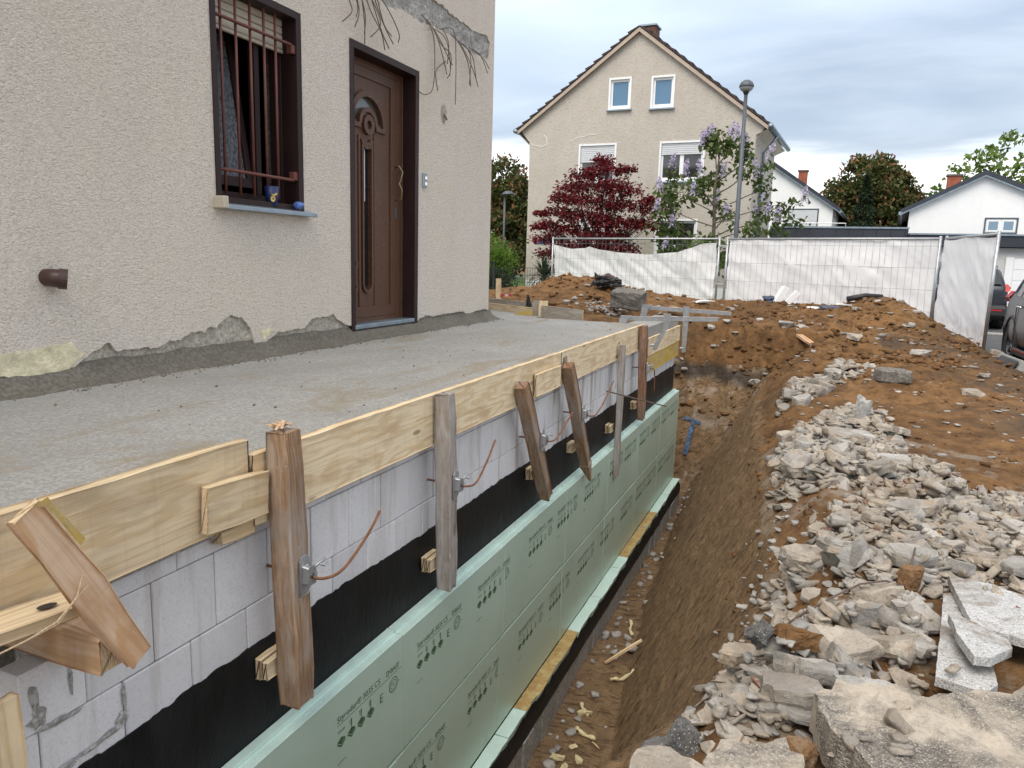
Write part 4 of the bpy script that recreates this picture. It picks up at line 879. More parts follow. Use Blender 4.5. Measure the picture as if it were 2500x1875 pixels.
MB().tube([(-1.74, 6.6, -1.195), (-1.16, 6.6, -1.285)], .0055, 7).build('steel_rod', 'old_wire', smooth=True, label='straight dark steel rod sticking out past the grey plank', cat='rod')
# the leaning offcut, plank and beam at the near end
d_ = Vector((.04, .27, -.52))
timber('offcut', (-1.50, .995, -.555), (-1.495, 1.248, -1.012), .030, .078, 'orange_pine', up=(0, .52, .27), end='sawn_end', label='split reddish offcut leaning across the damp board', cat='offcut', rough=.006, seed=61)
MB().add([(-1.484, 1.005, -.545), (-1.474, 1.03, -.530), (-1.480, 1.115, -.655), (-1.478, 1.10, -.665), (-1.478, 1.03, -.553)], [(0, 1, 4), (1, 2, 3, 4)]).build('tape_scrap', 'yellow_panel', fix=False, label='torn yellow tape on the head of the leaning offcut', cat='tape')
plank = timber('plank', (-1.600, .55, -.80), (-1.595, 1.20, -.855), .11, .034, 'damp_pine', end='sawn_end', label='flat plank with a dark knot hole under the damp board', cat='plank', seed=62)
kh = MB().lathe([(.0, .0185), (.017, .0185)], n=16); kh.v = [(x * 1.4 + .21, y * .8 - .01, z) for x, y, z in kh.v]; kh.build('knot_hole', 'black_plastic', plank, local=True)
timber('beam', (-2.25, 1.203, -.985), (-1.53, 1.203, -.988), .085, .105, 'orange_pine', end='sawn_end', label='squared timber beam with cut end under the flat plank', cat='beam', seed=63, bevel=.006)
timber('upright_board', (-1.56, .905, -.98), (-1.56, .915, -3.3), .16, .035, 'damp_pine', up=(1, 0, 0), label='upright board at the near end of the block wall', cat='board', seed=64)
tw = E('twine', (-1.48, 1.1, -.83), 'loose pale twine hanging from the leaning offcut', 'twine')
for k in (0, 1):
    MB().tube([(-1.478, 1.10 + .012 * k, -.735 - .03 * k), (-1.475, 1.08, -.78), (-1.475, 1.03, -.815 - .006 * k), (-1.475, .96, -.825), (-1.48, .86, -.83)], .0018, 4).build('strand', 'sawn_end', tw)
# screw clamps over the wall corner
def sclamp(y, xa, za, xb, zb, xj, zj, xe, ze, lb, tilt_):
    c = E('screw_clamp', (xa, y, za), lb, 'clamp')
    timber('bar', (xa, y, za), (xb, y, zb), .014, .05, 'galvanised', parent=c, rough=0., bevel=.003)
    MB().prism([(xa - .02, za + .028), (xa + .10, za + .03), (xa + .06, za - .02), (xa + .02, za - .14), (xa - .03, za - .14), (xa - .03, za)], lambda u, v, s: (u, y - .014 + .028 * s, v)).build('fixed_jaw', 'galvanised', c, bevel=.003)
    MB().prism([(xj - .036, zj + .045), (xj + .036, zj + .045), (xj + .036, zj - .05), (xe + .022, ze), (xe - .020, ze - .01), (xj - .036, zj - .09)], lambda u, v, s: (u, y - .012 + .024 * s, v)).build('sliding_jaw', 'galvanised', c, bevel=.004)
    MB().tube([(xe, y, ze + .045), (xe - .05, y, ze + .04)], .016, 8).build('foot', 'galvanised', c)
sclamp(8.0, -1.95, -.625, -.93, -.58, -1.46, -.595, -1.58, -.94, 'scratched steel screw clamp nearer to the reddish post', 0)
sclamp(9.5, -2.04, -.585, -.95, -.61, -1.50, -.595, -1.50, -1.12, 'grey steel screw clamp at the far wall corner', 0)
# boards closing the slab at its far end
timber('edge_board', (-3.02, 8.34, -.625), (-2.44, 8.13, -.635), .03, .14, 'grey_board', end='sawn_end', label='grey weathered board closing the slab end by the soil heap', cat='board', seed=71)
timber('edge_stake', (-3.02, 8.39, -.70), (-3.02, 8.41, -.50), .05, .10, 'fresh_pine', up=(1, 0, 0), end='sawn_end', label='short upright timber between the grey board and the yellow scrap', cat='stake', seed=72)
timber('edge_stake', (-3.115, 8.42, -.70), (-3.115, 8.42, -.50), .03, .09, 'grey_board', up=(1, 0, 0), label='short grey upright beside the pale stake at the slab end', cat='stake', seed=75)
timber('edge_board', (-5.6, 9.95, -.645), (-3.17, 8.48, -.645), .03, .095, 'damp_pine', end='sawn_end', label='low board with dark runs along the slab behind the house corner', cat='board', seed=73)
timber('edge_board', (-6.0, 10.5, -.60), (-3.3, 8.78, -.60), .03, .09, 'grey_board', label='dark board lying behind the low slab board', cat='board', seed=74)
MB().prism([(-3.40, -.683), (-3.14, -.683), (-3.14, -.61), (-3.30, -.645)], lambda u, v, s: (u, 8.36 + .02 * s, v)).build('yellow_scrap', 'yellow_panel', label='bright yellow panel scrap standing at the slab end', cat='board')

# ------------------------------------------------------------------ rubble
def rock_mesh(name, seed, flat=.5, pts=16, sub=2, amp=.06, elong=1.3, mat='rubble'):
    rg = random.Random(seed); bm = bmesh.new()
    for k in range(pts):
        v = Vector((rg.uniform(-1, 1), rg.uniform(-1, 1), rg.uniform(-1, 1)))
        m_ = max(abs(v.x), abs(v.y), abs(v.z)); v = v / m_ * (.75 + .25 * rg.random()) if rg.random() < .7 else v.normalized()
        bm.verts.new((v.x * .5 * elong, v.y * .5, v.z * .5 * flat))
    r = bmesh.ops.convex_hull(bm, input=bm.verts)
    bmesh.ops.delete(bm, geom=list({g_ for g_ in r['geom_interior'] + r['geom_unused'] if isinstance(g_, bmesh.types.BMVert)}), context='VERTS')
    bmesh.ops.dissolve_limit(bm, angle_limit=.12, verts=bm.verts, edges=bm.edges); bmesh.ops.triangulate(bm, faces=bm.faces)
    for s in range(sub):
        bmesh.ops.subdivide_edges(bm, edges=bm.edges[:], cuts=1, use_grid_fill=True); bmesh.ops.triangulate(bm, faces=bm.faces)
        for v in bm.verts:
            q = v.co * (2.2 * (s + 1)) + Vector((seed * 3.1, 0, 0)); a = amp / (s + 1)
            v.co += Vector((mnoise.noise(q), mnoise.noise(q + Vector((7, 0, 0))), mnoise.noise(q + Vector((0, 9, 0))) * flat)) * a
    bmesh.ops.recalc_face_normals(bm, faces=bm.faces)
    me = bpy.data.meshes.new(name); bm.to_mesh(me); bm.free(); me.materials.append(MATS[mat]); return me
HX0, HX1, HY0, HY1, HS = -1.0, 3.4, 1.0, 14.0, .02
hx, hy = np.arange(HX0, HX1, HS), np.arange(HY0, HY1, HS); PX_, PY_ = np.meshgrid(hx, hy)
PILE = ground_np(PX_.ravel(), PY_.ravel()).reshape(PX_.shape)
def rest(x, y, rx, ry, th, rot):
    """height at which a stone with this footprint lies on what is already there; the stone is added to the pile"""
    i0, i1 = int((x - rx - HX0) / HS), int((x + rx - HX0) / HS) + 1; j0, j1 = int((y - rx - HY0) / HS), int((y + rx - HY0) / HS) + 1
    i0, j0 = max(i0, 0), max(j0, 0); sub = PILE[j0:j1, i0:i1]
    if sub.size == 0: return None
    dx, dy = PX_[j0:j1, i0:i1] - x, PY_[j0:j1, i0:i1] - y; c, s = math.cos(rot), math.sin(rot)
    e = ((dx * c + dy * s) / rx) ** 2 + ((-dx * s + dy * c) / ry) ** 2; m_ = e < 1
    if m_.sum() < 1: m_ = e <= e.min() + 1e-9
    b = float(np.percentile(sub[m_], 62)); top = b + th * .8
    sub[m_] = np.maximum(sub[m_], (top - th * .35 * np.sqrt(e[m_])).clip(b)); 
    gxx = gyy = 0.
    return b
def inpoly(x, y, P):
    c = False; n = len(P)
    for i in range(n):
        (x1, y1), (x2, y2) = P[i], P[(i + 1) % n]
        if (y1 > y) != (y2 > y) and x < (x2 - x1) * (y - y1) / (y2 - y1) + x1: c = not c
    return c
ZA = [(-.06, 3.75), (.14, 4.35), (.42, 4.85), (.75, 5.15), (1.6, 5.55), (2.0, 5.4), (1.9, 3.0), (1.2, 1.4), (-.10, 1.5), (-.30, 1.9), (-.20, 2.35), (-.20, 2.75), (-.10, 3.2)]
ZB = [(-.17, 5.75), (-.20, 6.3), (.02, 6.9), (.35, 7.7), (.62, 7.5), (.70, 6.6), (.72, 5.9), (.50, 5.35), (.22, 4.95), (-.06, 4.95), (-.12, 5.4)]
ZD = [(.40, 4.75), (.38, 5.4), (.75, 5.95), (.98, 5.7), (1.0, 5.0)]
ZC = [(-.30, 7.7), (-.22, 8.6), (.05, 9.4), (.62, 10.2), (.72, 9.9), (.2, 8.7), (.02, 7.8)]
# tightly packed individual lumps: large first, then smaller ones on top; the smallest are a loose mass
TH = {}
def chunk_mesh(name, seed, th, mat, sub=1, amp=.05):
    """broken concrete: irregular outline with steep fracture sides, flat-ish faces and knocked-off corners (unit width)"""
    rg = random.Random(seed); n = rg.randint(5, 8); bm = bmesh.new(); rings = []
    a0 = rg.uniform(0, 6.28); rad = [rg.uniform(.32, .58) for _ in range(n)]; ang = [a0 + 6.283 * (k + rg.uniform(-.28, .28)) / n for k in range(n)]; el = rg.uniform(1., 1.35)
    tz = (rg.uniform(-.25, .25) * th, rg.uniform(-.25, .25) * th)
    for f, z in ((.93, -.5), (1.0, -.10), (.99, .34), (.94, .5)):
        rings.append([bm.verts.new((f * r * math.cos(a) * el * rg.uniform(.95, 1.04), f * r * math.sin(a) * rg.uniform(.95, 1.04), (z + rg.uniform(-.09, .09)) * th + (tz[0] * math.cos(a) + tz[1] * math.sin(a)) * (1 if z > 0 else .3))) for r, a in zip(rad, ang)])
    for A, B in zip(rings, rings[1:]):
        for k in range(n): bm.faces.new((A[k], A[(k + 1) % n], B[(k + 1) % n], B[k]))
    bm.faces.new(rings[0][::-1]); bm.faces.new(rings[-1]); bmesh.ops.triangulate(bm, faces=bm.faces)
    for s_ in range(sub):
        bmesh.ops.subdivide_edges(bm, edges=bm.edges[:], cuts=1, use_grid_fill=True); bmesh.ops.triangulate(bm, faces=bm.faces)
        for v in bm.verts:
            q = v.co * (3.5 * (s_ + 1)) + Vector((seed * 3.1, 0, 0)); a = amp / (s_ + 1)
            v.co += Vector((mnoise.noise(q), mnoise.noise(q + Vector((7, 0, 0))), mnoise.noise(q + Vector((0, 9, 0))) * min(1, th * 1.6))) * a
    bmesh.ops.recalc_face_normals(bm, faces=bm.faces)
    me = bpy.data.meshes.new(name); bm.to_mesh(me); bm.free(); me.materials.append(MATS[mat]); TH[me.name] = th; return me
base_r = [chunk_mesh('rubble_stone', 100 + k, .13 + .32 * ((k * 7) % 10) / 10, 'rubble' if k % 3 else 'rubble_warm', 2, .036) for k in range(30)]
small_r = [chunk_mesh('stone', 300 + k, .20 + .36 * (k % 3) / 3, 'rubble', 0) for k in range(10)]
mid_r = [chunk_mesh('stone', 340 + k, .13 + .34 * (k % 4) / 4, 'rubble', 1, .03) for k in range(12)]
RUB = []
def put(x, y, size, me, rz, flat, tx=None, ty=None, sink=.0, sc=(1, 1, 1)):
    flat = TH.get(me.name, flat) if me else flat; th = size * flat * sc[2]; b = rest(x, y, size * .55 * sc[0], size * .42 * sc[1], th, rz)
    if b is None: return None
    return Matrix.Translation((x, y, b + th * .30 - sink)) @ Matrix.Rotation(rz, 4, 'Z') @ Matrix.Rotation(tx or 0, 4, 'X') @ Matrix.Rotation(ty or 0, 4, 'Y') @ Matrix.Diagonal((size * sc[0], size * sc[1], size * sc[2], 1))
def thing_rock(name, me, M, label, cat, group=None): return link(name, me, M, label=label, cat=cat, group=group)

# --- single pieces that stand out
def slab_piece(name, poly, th, mat, M, label, cat='slab', amp=.004, seed=0, cell=.035):
    """a broken slab with its own outline: top and bottom gridded, ragged rim"""
    rg = random.Random(seed); bm = bmesh.new()
    P = rough_line(poly + [poly[0]], amp * 1.5, .03, seed)[:-1]
    vs = [bm.verts.new((u, v, 0)) for u, v in P]; f = bm.faces.new(vs); bmesh.ops.triangulate(bm, faces=[f])
    for _ in range(3):
        es = [e for e in bm.edges if e.calc_length() > cell * 1.6]
        if not es: break
        bmesh.ops.subdivide_edges(bm, edges=es, cuts=1); bmesh.ops.triangulate(bm, faces=bm.faces)
    bmesh.ops.recalc_face_normals(bm, faces=bm.faces)
    if sum(f.normal.z for f in bm.faces) < 0: bmesh.ops.reverse_faces(bm, faces=bm.faces)
    r = bmesh.ops.extrude_face_region(bm, geom=bm.faces[:])
    nv = [g_ for g_ in r['geom'] if isinstance(g_, bmesh.types.BMVert)]
    for v in nv: v.co.z += th
    for v in bm.verts:
        q = Vector((v.co.x * 9 + seed, v.co.y * 9, v.co.z * 9)); v.co.z += mnoise.noise(q) * amp * 1.6 + mnoise.noise(q * 4) * amp
        v.co.x += mnoise.noise(q * 2 + Vector((5, 0, 0))) * amp; v.co.y += mnoise.noise(q * 2 + Vector((0, 5, 0))) * amp
    bmesh.ops.recalc_face_normals(bm, faces=bm.faces)
    me = bpy.data.meshes.new(name); bm.to_mesh(me); bm.free(); me.materials.append(MATS[mat]); return link(name, me, M, label=label, cat=cat)
def TR(x, y, z, rz=0, rx=0, ry=0): return Matrix.Translation((x, y, z)) @ Matrix.Rotation(R_(rz), 4, 'Z') @ Matrix.Rotation(R_(rx), 4, 'X') @ Matrix.Rotation(R_(ry), 4, 'Y')
def mark(x, y, r, z):
    m_ = (PX_ - x) ** 2 + (PY_ - y) ** 2 < r * r; PILE[m_] = np.maximum(PILE[m_], z)
def world_slab(name, pts, zt, th, mat, label, amp, seed, cell, tilt_=(0, 0)):
    ox, oy = pts[0]; return slab_piece(name, [(x - ox, y - oy) for x, y in pts], th, mat, TR(ox, oy, zt - th, 0, tilt_[0], tilt_[1]), label, amp=amp, seed=seed, cell=cell)
hero = [(.101, 2.211), (.167, 2.278), (.322, 2.345), (.374, 2.337), (.447, 2.376), (.59, 2.432), (.724, 2.567), (.95, 2.5), (1.0, 1.9), (.678, 1.7), (.334, 1.75), (.271, 1.861), (.232, 1.928), (.204, 1.972), (.168, 2.037), (.115, 2.101)]
world_slab('concrete_slab_fragment', hero, -1.24, .13, 'aggregate', 'big pale concrete slab fragment with exposed gravel lying before the granite slabs', .012, 3, .026, (1.5, 1))
for x, y in ((.3, 2.1), (.5, 2.2), (.7, 2.2), (.5, 1.9), (.75, 1.95), (.9, 2.2)): mark(x, y, .17, -1.25)
world_slab('concrete_slab_fragment', [(-.347, 1.765), (-.339, 1.81), (-.314, 1.839), (-.265, 1.848), (-.201, 1.832), (-.15, 1.815), (-.126, 1.715), (-.2, 1.5), (-.36, 1.55)], -1.29, .10, 'rubble_warm', 'flat pale concrete fragment at the trench edge next to the black clinker lump', .007, 4, .026, (2, 3)); mark(-.2, 1.75, .16, -1.30)
world_slab('concrete_slab_fragment', [(-.156, 1.853), (-.119, 1.953), (-.069, 1.95), (.035, 2.0), (.084, 1.942), (.086, 1.7), (-.136, 1.6)], -1.295, .10, 'aggregate', 'gravel concrete fragment between the big slab and the trench edge fragment', .012, 5, .026, (2, -3)); mark(0., 1.8, .14, -1.30)
world_slab('granite_slab', [(.596, 3.334), (.627, 3.348), (.675, 3.114), (.66, 2.728), (.647, 2.607), (.602, 2.533), (.471, 2.592), (.515, 2.849)], -1.315, .032, 'granite', 'narrow granite slab lowest of the three tilted slabs', .0018, 22, .06, (-1, -2))
world_slab('granite_slab', [(.62, 3.445), (.786, 3.436), (1.0, 3.249), (1.0, 2.88), (.845, 2.911), (.648, 2.953), (.632, 3.006)], -1.275, .032, 'granite', 'large speckled granite slab topmost of the three tilted slabs', .0018, 20, .06, (-1, 1))
world_slab('granite_slab', [(.552, 2.959), (.589, 2.957), (.659, 2.896), (.709, 2.828), (.711, 2.766), (.63, 2.649), (.576, 2.63), (.553, 2.803)], -1.24, .032, 'granite', 'small five-sided granite slab lying on the two others', .0018, 21, .06, (-2, 1))
for x, y in ((.75, 3.3), (.9, 3.2), (.8, 3.05), (.62, 2.9), (.58, 2.7)): mark(x, y, .12, -1.28)
# --- the heaps
OFF = [hero, [(.58, 3.46), (.58, 3.3), (.50, 2.85), (.45, 2.56), (.60, 2.5), (.72, 2.62), (.9, 2.85), (1.1, 2.9), (1.1, 3.3), (.80, 3.46)], [(-.4, 1.5), (-.44, 2.12), (-.18, 2.14), (.02, 1.93), (.28, 1.9), (.3, 1.5)]]
def keep_off(x, y, sz): return any(inpoly(x + dx * sz * .3, y + dy * sz * .3, P) for P in OFF for dx, dy in ((0, 0), (1, 0), (-1, 0), (0, 1), (0, -1)))
rg = random.Random(77); N_THING = 0
def scatter(poly, n, s0, s1, group, label, pw=2.0):
    xs_ = [p[0] for p in poly]; ys_ = [p[1] for p in poly]; out = []
    sizes = sorted([s0 + (s1 - s0) * rg.random() ** pw for _ in range(n)], reverse=True)
    for sz in sizes:
        for _ in range(40):
            x, y = rg.uniform(min(xs_), max(xs_)), rg.uniform(min(ys_), max(ys_))
            if inpoly(x, y, poly) and not keep_off(x, y, sz): break
        out.append((x, y, sz))
    for i, (x, y, sz) in enumerate(out):
        me = base_r[rg.randrange(len(base_r))]; fl = .5
        M = put(x, y, sz, me, rg.uniform(0, 6.28), .42, R_(rg.gauss(0, 17)), R_(rg.gauss(0, 17)), sc=(1, rg.uniform(.7, 1.1), rg.uniform(.7, 1.2)))
        if M:
            look = f"{'large' if sz > .17 else 'middling' if sz > .11 else 'small'} {'flat' if TH[me.name] < .3 else 'blocky'} {'cream' if me.materials[0].name == 'rubble_warm' else 'grey'} concrete stone"
            link('rubble_stone', me, M, label=f'{look} {label}', cat='rock', group=f'{look}s {group}')
# fine rubble: a loose mass of small stones between and around the lumps
def mass(name, items, mat, kind='stuff', **kw):
    V, F, k = [], [], 0
    cache = {}
    for me, M in items:
        if me.name not in cache: cache[me.name] = (np.array([v.co[:] for v in me.vertices]), np.array([p.vertices[:] for p in me.polygons]))
        co, fc = cache[me.name]; Mn = np.array(M); V.append(co @ Mn[:3, :3].T + Mn[:3, 3]); F.append(fc + k); k += len(co)
    V, F = np.concatenate(V), np.concatenate(F); me = bpy.data.meshes.new(name)
    me.vertices.add(len(V)); me.vertices.foreach_set('co', V.ravel()); me.loops.add(F.size); me.loops.foreach_set('vertex_index', F.ravel().astype(np.int32)); me.polygons.add(len(F))
    me.polygons.foreach_set('loop_start', np.arange(0, F.size, 3)); me.polygons.foreach_set('loop_total', np.full(len(F), 3)); me.update(calc_edges=True)
    me.materials.append(MATS[mat]); return link(name, me, kind=kind, **kw)
its, its2 = [], []
def bed(counts, smax):
    for poly, n in counts:
        xs_ = [p[0] for p in poly]; ys_ = [p[1] for p in poly]
        for _ in range(n):
            x, y = rg.uniform(min(xs_), max(xs_)), rg.uniform(min(ys_), max(ys_))
            if not inpoly(x + rg.gauss(0, .05), y + rg.gauss(0, .10), poly): continue
            sz = .022 + smax * rg.random() ** 2.0 + (.02 if poly is not ZA else 0)
            if keep_off(x, y, sz) and rg.random() < .95: continue
            if poly is ZA and fbm(np.array([x]), np.array([y]), 2.3, 2, 91)[0] > .42 and rg.random() < .8: continue
            me = rg.choice(small_r if sz < .045 else mid_r)
            M = put(x, y, sz, me, rg.uniform(0, 6.28), .6, rg.gauss(0, .4), rg.gauss(0, .4), sc=(1, rg.uniform(.6, 1), rg.uniform(.6, 1)))
            if M: (its if rg.random() < .7 else its2).append((me, M))
bed(((ZA, 7000), (ZB, 1900), (ZC, 700), (ZD, 500)), .105)
scatter(ZA, 205, .075, .21, 'of the near heap', 'in the near rubble heap beside the trench', 1.9)
scatter(ZB, 72, .07, .26, 'of the second heap', 'in the rubble heap past the soil strip', 2.2)
scatter(ZC, 40, .08, .28, 'of the narrow streak', 'in the narrow rubble streak')
bed(((ZA, 2200), (ZB, 600), (ZC, 200)), .045)
br_ = [q for q in its2 if rg.random() < .035]; its2 = [q for q in its2 if q not in br_]
mass('brick_chips', br_, 'brick_dust', label='small red brick chips scattered through the rubble heaps', cat='rubble')
mass('fine_rubble', its, 'rubble', label='small grey concrete chips filling the rubble heaps', cat='rubble'); mass('fine_rubble', its2, 'rubble_warm', label='small cream concrete chips filling the rubble heaps', cat='rubble')
# --- lumps that stand out on top of the heaps
heroes = [('clinker_lump', .21, 1.0, .75, 'clinker', (-.31, 2.16), 20, 'black and white speckled clinker lump at the trench edge', 401),
          ('clinker_lump', .10, .8, 1.0, 'clinker', (-.075, 2.60), 60, 'small upright speckled clinker lump among the rubble', 402),
          ('clay_lump', .13, .8, .9, 'clay_lump', (.50, 3.52), 100, 'upright brown clay lump beside the granite slabs', 403),
          ('concrete_lump', .30, .85, .20, 'rubble_warm', (.17, 2.72), 15, 'wide flat cream concrete lump in the middle of the rubble', 404),
          ('concrete_lump', .26, .8, .22, 'rubble', (.03, 2.36), -25, 'large grey concrete lump touching the big gravel slab', 405),
          ('concrete_lump', .24, .6, .20, 'rubble_warm', (-.13, 2.78), 30, 'long ochre stained concrete lump above the trench', 406),
          ('concrete_lump', .30, .7, .28, 'rubble', (.30, 2.42), 12, 'flat concrete flake leaning on the big gravel slab', 407),
          ('concrete_lump', .30, .55, .22, 'rubble_warm', (.06, 3.85), 33, 'long ridge shaped concrete lump at the heap end over the trench', 408),
          ('concrete_lump', .24, .7, .24, 'rubble', (.62, 4.55), 5, 'pointed pale lump on the far rim of the near rubble heap', 409),
          ('concrete_lump', .30, .7, .35, 'rubble', (-.02, 5.32), 75, 'thick undercut concrete lump hanging over the trench', 410),
          ('concrete_lump', .40, .7, .18, 'rubble', (.34, 6.2), 20, 'broad pale concrete sheet in the second rubble heap', 411),
          ('concrete_lump', .24, .5, .8, 'rubble', (.47, 7.15), 70, 'tall forked concrete splinter standing in the second rubble heap', 412),
          ('clay_lump', .11, .8, .6, 'clay_lump', (.06, 2.08), 0, 'ochre clay lump under the big gravel slab edge', 413),
          ('clay_lump', .14, .8, .8, 'clay_lump', (1.22, 4.5), 0, 'small orange clay lump in the far right of the rubble', 414),
          ('soil_clump', .15, .8, .6, 'soil_clod', (.03, 2.62), 40, 'dark orange soil clump among grey lumps', 415)]
for nm, sz, wy, fl, mt, (x, y), rz, lb, sd in heroes:
    me = chunk_mesh(nm, sd, fl, mt, 3, .07) if 'clinker' not in nm and 'soil' not in nm else rock_mesh(nm, sd, flat=fl, pts=20, sub=3, amp=.2, elong=1.15, mat=mt)
    M = put(x, y, sz, me, R_(rz), fl, R_(random.uniform(-8, 8)), R_(random.uniform(-8, 8)), sc=(1, wy, 1)); thing_rock(nm, me, M, lb, 'rock' if 'clay' not in nm and 'soil' not in nm else 'clod')
# scattered single stones on the soil
its = []
for _ in range(420):
    x, y = rg.uniform(-.3, 2.6), rg.uniform(5, 14)
    if inpoly(x, y, ZB) or inpoly(x, y, ZC): continue
    sz = .02 + .08 * rg.random() ** 3 * (y / 9)
    M = put(x, y, sz, None, rg.uniform(0, 6.28), .5, sc=(1, rg.uniform(.6, 1), rg.uniform(.4, .8)))
    if M: its.append((rg.choice(small_r), M))
for _ in range(130):
    x, y = -.12 + rg.gauss(0, .10), rg.uniform(2.2, 5.0); sz = .02 + .07 * rg.random() ** 2
    M = put(x, y, sz, small_r[0], rg.uniform(0, 6.28), .4, sc=(1, rg.uniform(.6, 1), rg.uniform(.5, .9)))
    if M: its.append((rg.choice(small_r), M))
def on_ground(x, y, sz, sc=(1, 1, 1)): return Matrix.Translation((x, y, gz(x, y) + sz * .15)) @ Matrix.Rotation(rg.uniform(0, 6.28), 4, 'Z') @ Matrix.Rotation(rg.gauss(0, .3), 4, 'X') @ Matrix.Diagonal((sz * sc[0], sz * sc[1], sz * sc[2], 1))
for _ in range(170):   # stones of the far heap and of the gravel nest on the left mound
    x, y = rg.uniform(-4.2, 1.5), rg.uniform(11.6, 15); its.append((rg.choice(small_r), on_ground(x, y, .03 + .12 * rg.random() ** 3)))
for _ in range(330):
    x, y = rg.gauss(-3.05, .30), rg.gauss(12.1, .55); its.append((rg.choice(small_r), on_ground(x, y, .03 + .07 * rg.random() ** 2)))
for _ in range(120):
    y = rg.uniform(2.6, 11.2); x = -1.50 + abs(rg.gauss(0, .13)); its.append((rg.choice(small_r), on_ground(x, y, .02 + .07 * rg.random() ** 2.5)))
mass('loose_stones', its, 'rubble', label='pebbles and chips strewn over the soil and trench floor', cat='stones')
for i, (x, y, sz, lb) in enumerate([(-1.33, 3.62, .17, 'grey stone at the foot of the footing near the foam crumbs'), (-1.25, 3.95, .14, 'round grey stone under the yellow foam crumbs'), (-1.42, 3.4, .2, 'large grey stone lying in the near end of the trench'), (-1.18, 5.9, .14, 'pale stone against the trench bank'), (-.75, 11.9, .22, 'pale flat stone in the far bank'), (.55, 11.6, .24, 'round whitish stone on the far soil bank'), (-.4, 12.9, .26, 'whitish boulder on top of the far soil bank'), (-.15, 12.7, .24, 'twin whitish boulder beside the clay sherds'), (1.9, 10.1, .16, 'pale flat stone on the trodden soil'), (1.62, 8.9, .2, 'pale flat flake on the dark trodden soil'), (1.3, 11.0, .28, 'cut pale stone block half in the soil')]):
    me = rock_mesh('stone', 500 + i, flat=.6, pts=18, sub=2, amp=.08, mat='rubble'); link('stone', me, Matrix.Translation((x, y, gz(x, y) + sz * .18)) @ Matrix.Rotation(i, 4, 'Z') @ Matrix.Diagonal((sz, sz * .8, sz * .8, 1)), label=lb, cat='rock')
# soil clods: crumbly relief of the heaps
clods = [rock_mesh('clod', 600 + k, flat=.8, pts=10, sub=1, amp=.14, mat='soil_clod') for k in range(6)]
its = []
npc = np.random.RandomState(5); cx_, cy_ = npc.uniform(-6, 2.7, 60000), npc.uniform(1.6, 15.4, 60000)
msk = fbm(cx_, cy_, 1.3, 3, 95) + .5 * fbm(cx_, cy_, 4., 2, 96)
for x, y, k in zip(cx_, cy_, msk):
    if y < 10.4 and x < -.42: continue
    dens = .10 + .75 * max(0., k + .02) * (1. if y > 9.5 else .8)
    if rg.random() > dens * (.75 if y > 9 else .55): continue
    sz = (.012 + .05 * rg.random() ** 3) if y < 9.5 else (.016 + .11 * rg.random() ** 4)
    its.append((rg.choice(clods), (x, y, sz)))
its = its[:16000]
xa = np.array([i[1][0] for i in its]); ya = np.array([i[1][1] for i in its]); za = ground_np(xa, ya)
its = [(m_, Matrix.Translation((x, y, z + s * .12)) @ Matrix.Rotation(rg.uniform(0, 6.28), 4, 'Z') @ Matrix.Rotation(rg.gauss(0, .4), 4, 'X') @ Matrix.Diagonal((s, s * rg.uniform(.7, 1), s * rg.uniform(.6, 1), 1))) for (m_, (x, y, s)), z in zip(its, za) if z > -2.4]
mass('soil_clods', its, 'soil_clod', label='crumbs and clods of brown soil on the heaps', cat='soil')
# trench floor litter: foam crumbs, sticks, offcut
foam = [(-1.36, 4.40, .055, 'upper'), (-1.28, 4.30, .04, 'x'), (-1.22, 4.12, .06, 'x'), (-1.30, 4.55, .035, 'x'), (-1.21, 4.42, .05, 'x'), (-1.33, 4.95, .06, 'x'), (-1.17, 4.28, .045, 'x')]
for i, (x, y, s, _) in enumerate(foam):
    me = rock_mesh('foam_crumb', 700 + i, flat=.8, pts=14, sub=2, amp=.28, elong=1.5, mat='pu_foam')
    link('foam_crumb', me, Matrix.Translation((x, y, gz(x, y) + s * .3)) @ Matrix.Rotation(i * 1.3, 4, 'Z') @ Matrix.Diagonal((s * 1.3, s, s, 1)), label='cream crumb of hardened foam on the trench floor', cat='foam', group='foam crumbs in the trench')
foamb = [((-1.35, 6.45), (-1.27, 6.2), 'curled cream foam strand far along the trench floor'), ((-1.27, 5.42), (-1.10, 5.50), 'straight cream foam strand below the wooden stick'), ((-1.34, 4.72), (-1.18, 4.68), 'thin cream foam strand near the foam crumbs'), ((-1.38, 5.05), (-1.33, 4.92), 'short cream foam wedge against the footing')]
for i, (a, b, lb) in enumerate(foamb):
    pts = [(a[0] + (b[0] - a[0]) * f + .012 * math.sin(f * 7 + i), a[1] + (b[1] - a[1]) * f, gz(a[0] + (b[0] - a[0]) * f, a[1] + (b[1] - a[1]) * f) + .022 + .008 * math.sin(f * 9)) for f in np.linspace(0, 1, 9)]
    MB().tube(pts, [.008 + .010 * abs(math.sin(k * 2.1 + i)) for k in range(9)], 7).build('foam_strand', 'pu_foam', smooth=True, label=lb, cat='foam')
timber('stick', (-1.36, 5.62, gz(-1.36, 5.62) + .03), (-1.10, 5.80, gz(-1.10, 5.8) + .035), .022, .026, 'fresh_pine', label='split pine stick lying across the trench floor', cat='stick', seed=81)
timber('stick', (-1.19, 4.66, gz(-1.19, 4.66) + .02), (-1.12, 4.60, gz(-1.12, 4.6) + .02), .012, .012, 'orange_pine', label='tiny orange wood sliver by the thin foam strand', cat='stick', seed=82)
MB().add([(-1.12, 6.02, FLOOR + .10), (-1.05, 6.06, FLOOR + .26), (-1.07, 6.17, FLOOR + .2), (-1.11, 6.12, FLOOR + .08)], [(0, 1, 2, 3)]).build('foam_offcut', 'xps_cut', fix=False, label='pale green foam offcut against the trench bank', cat='offcut')
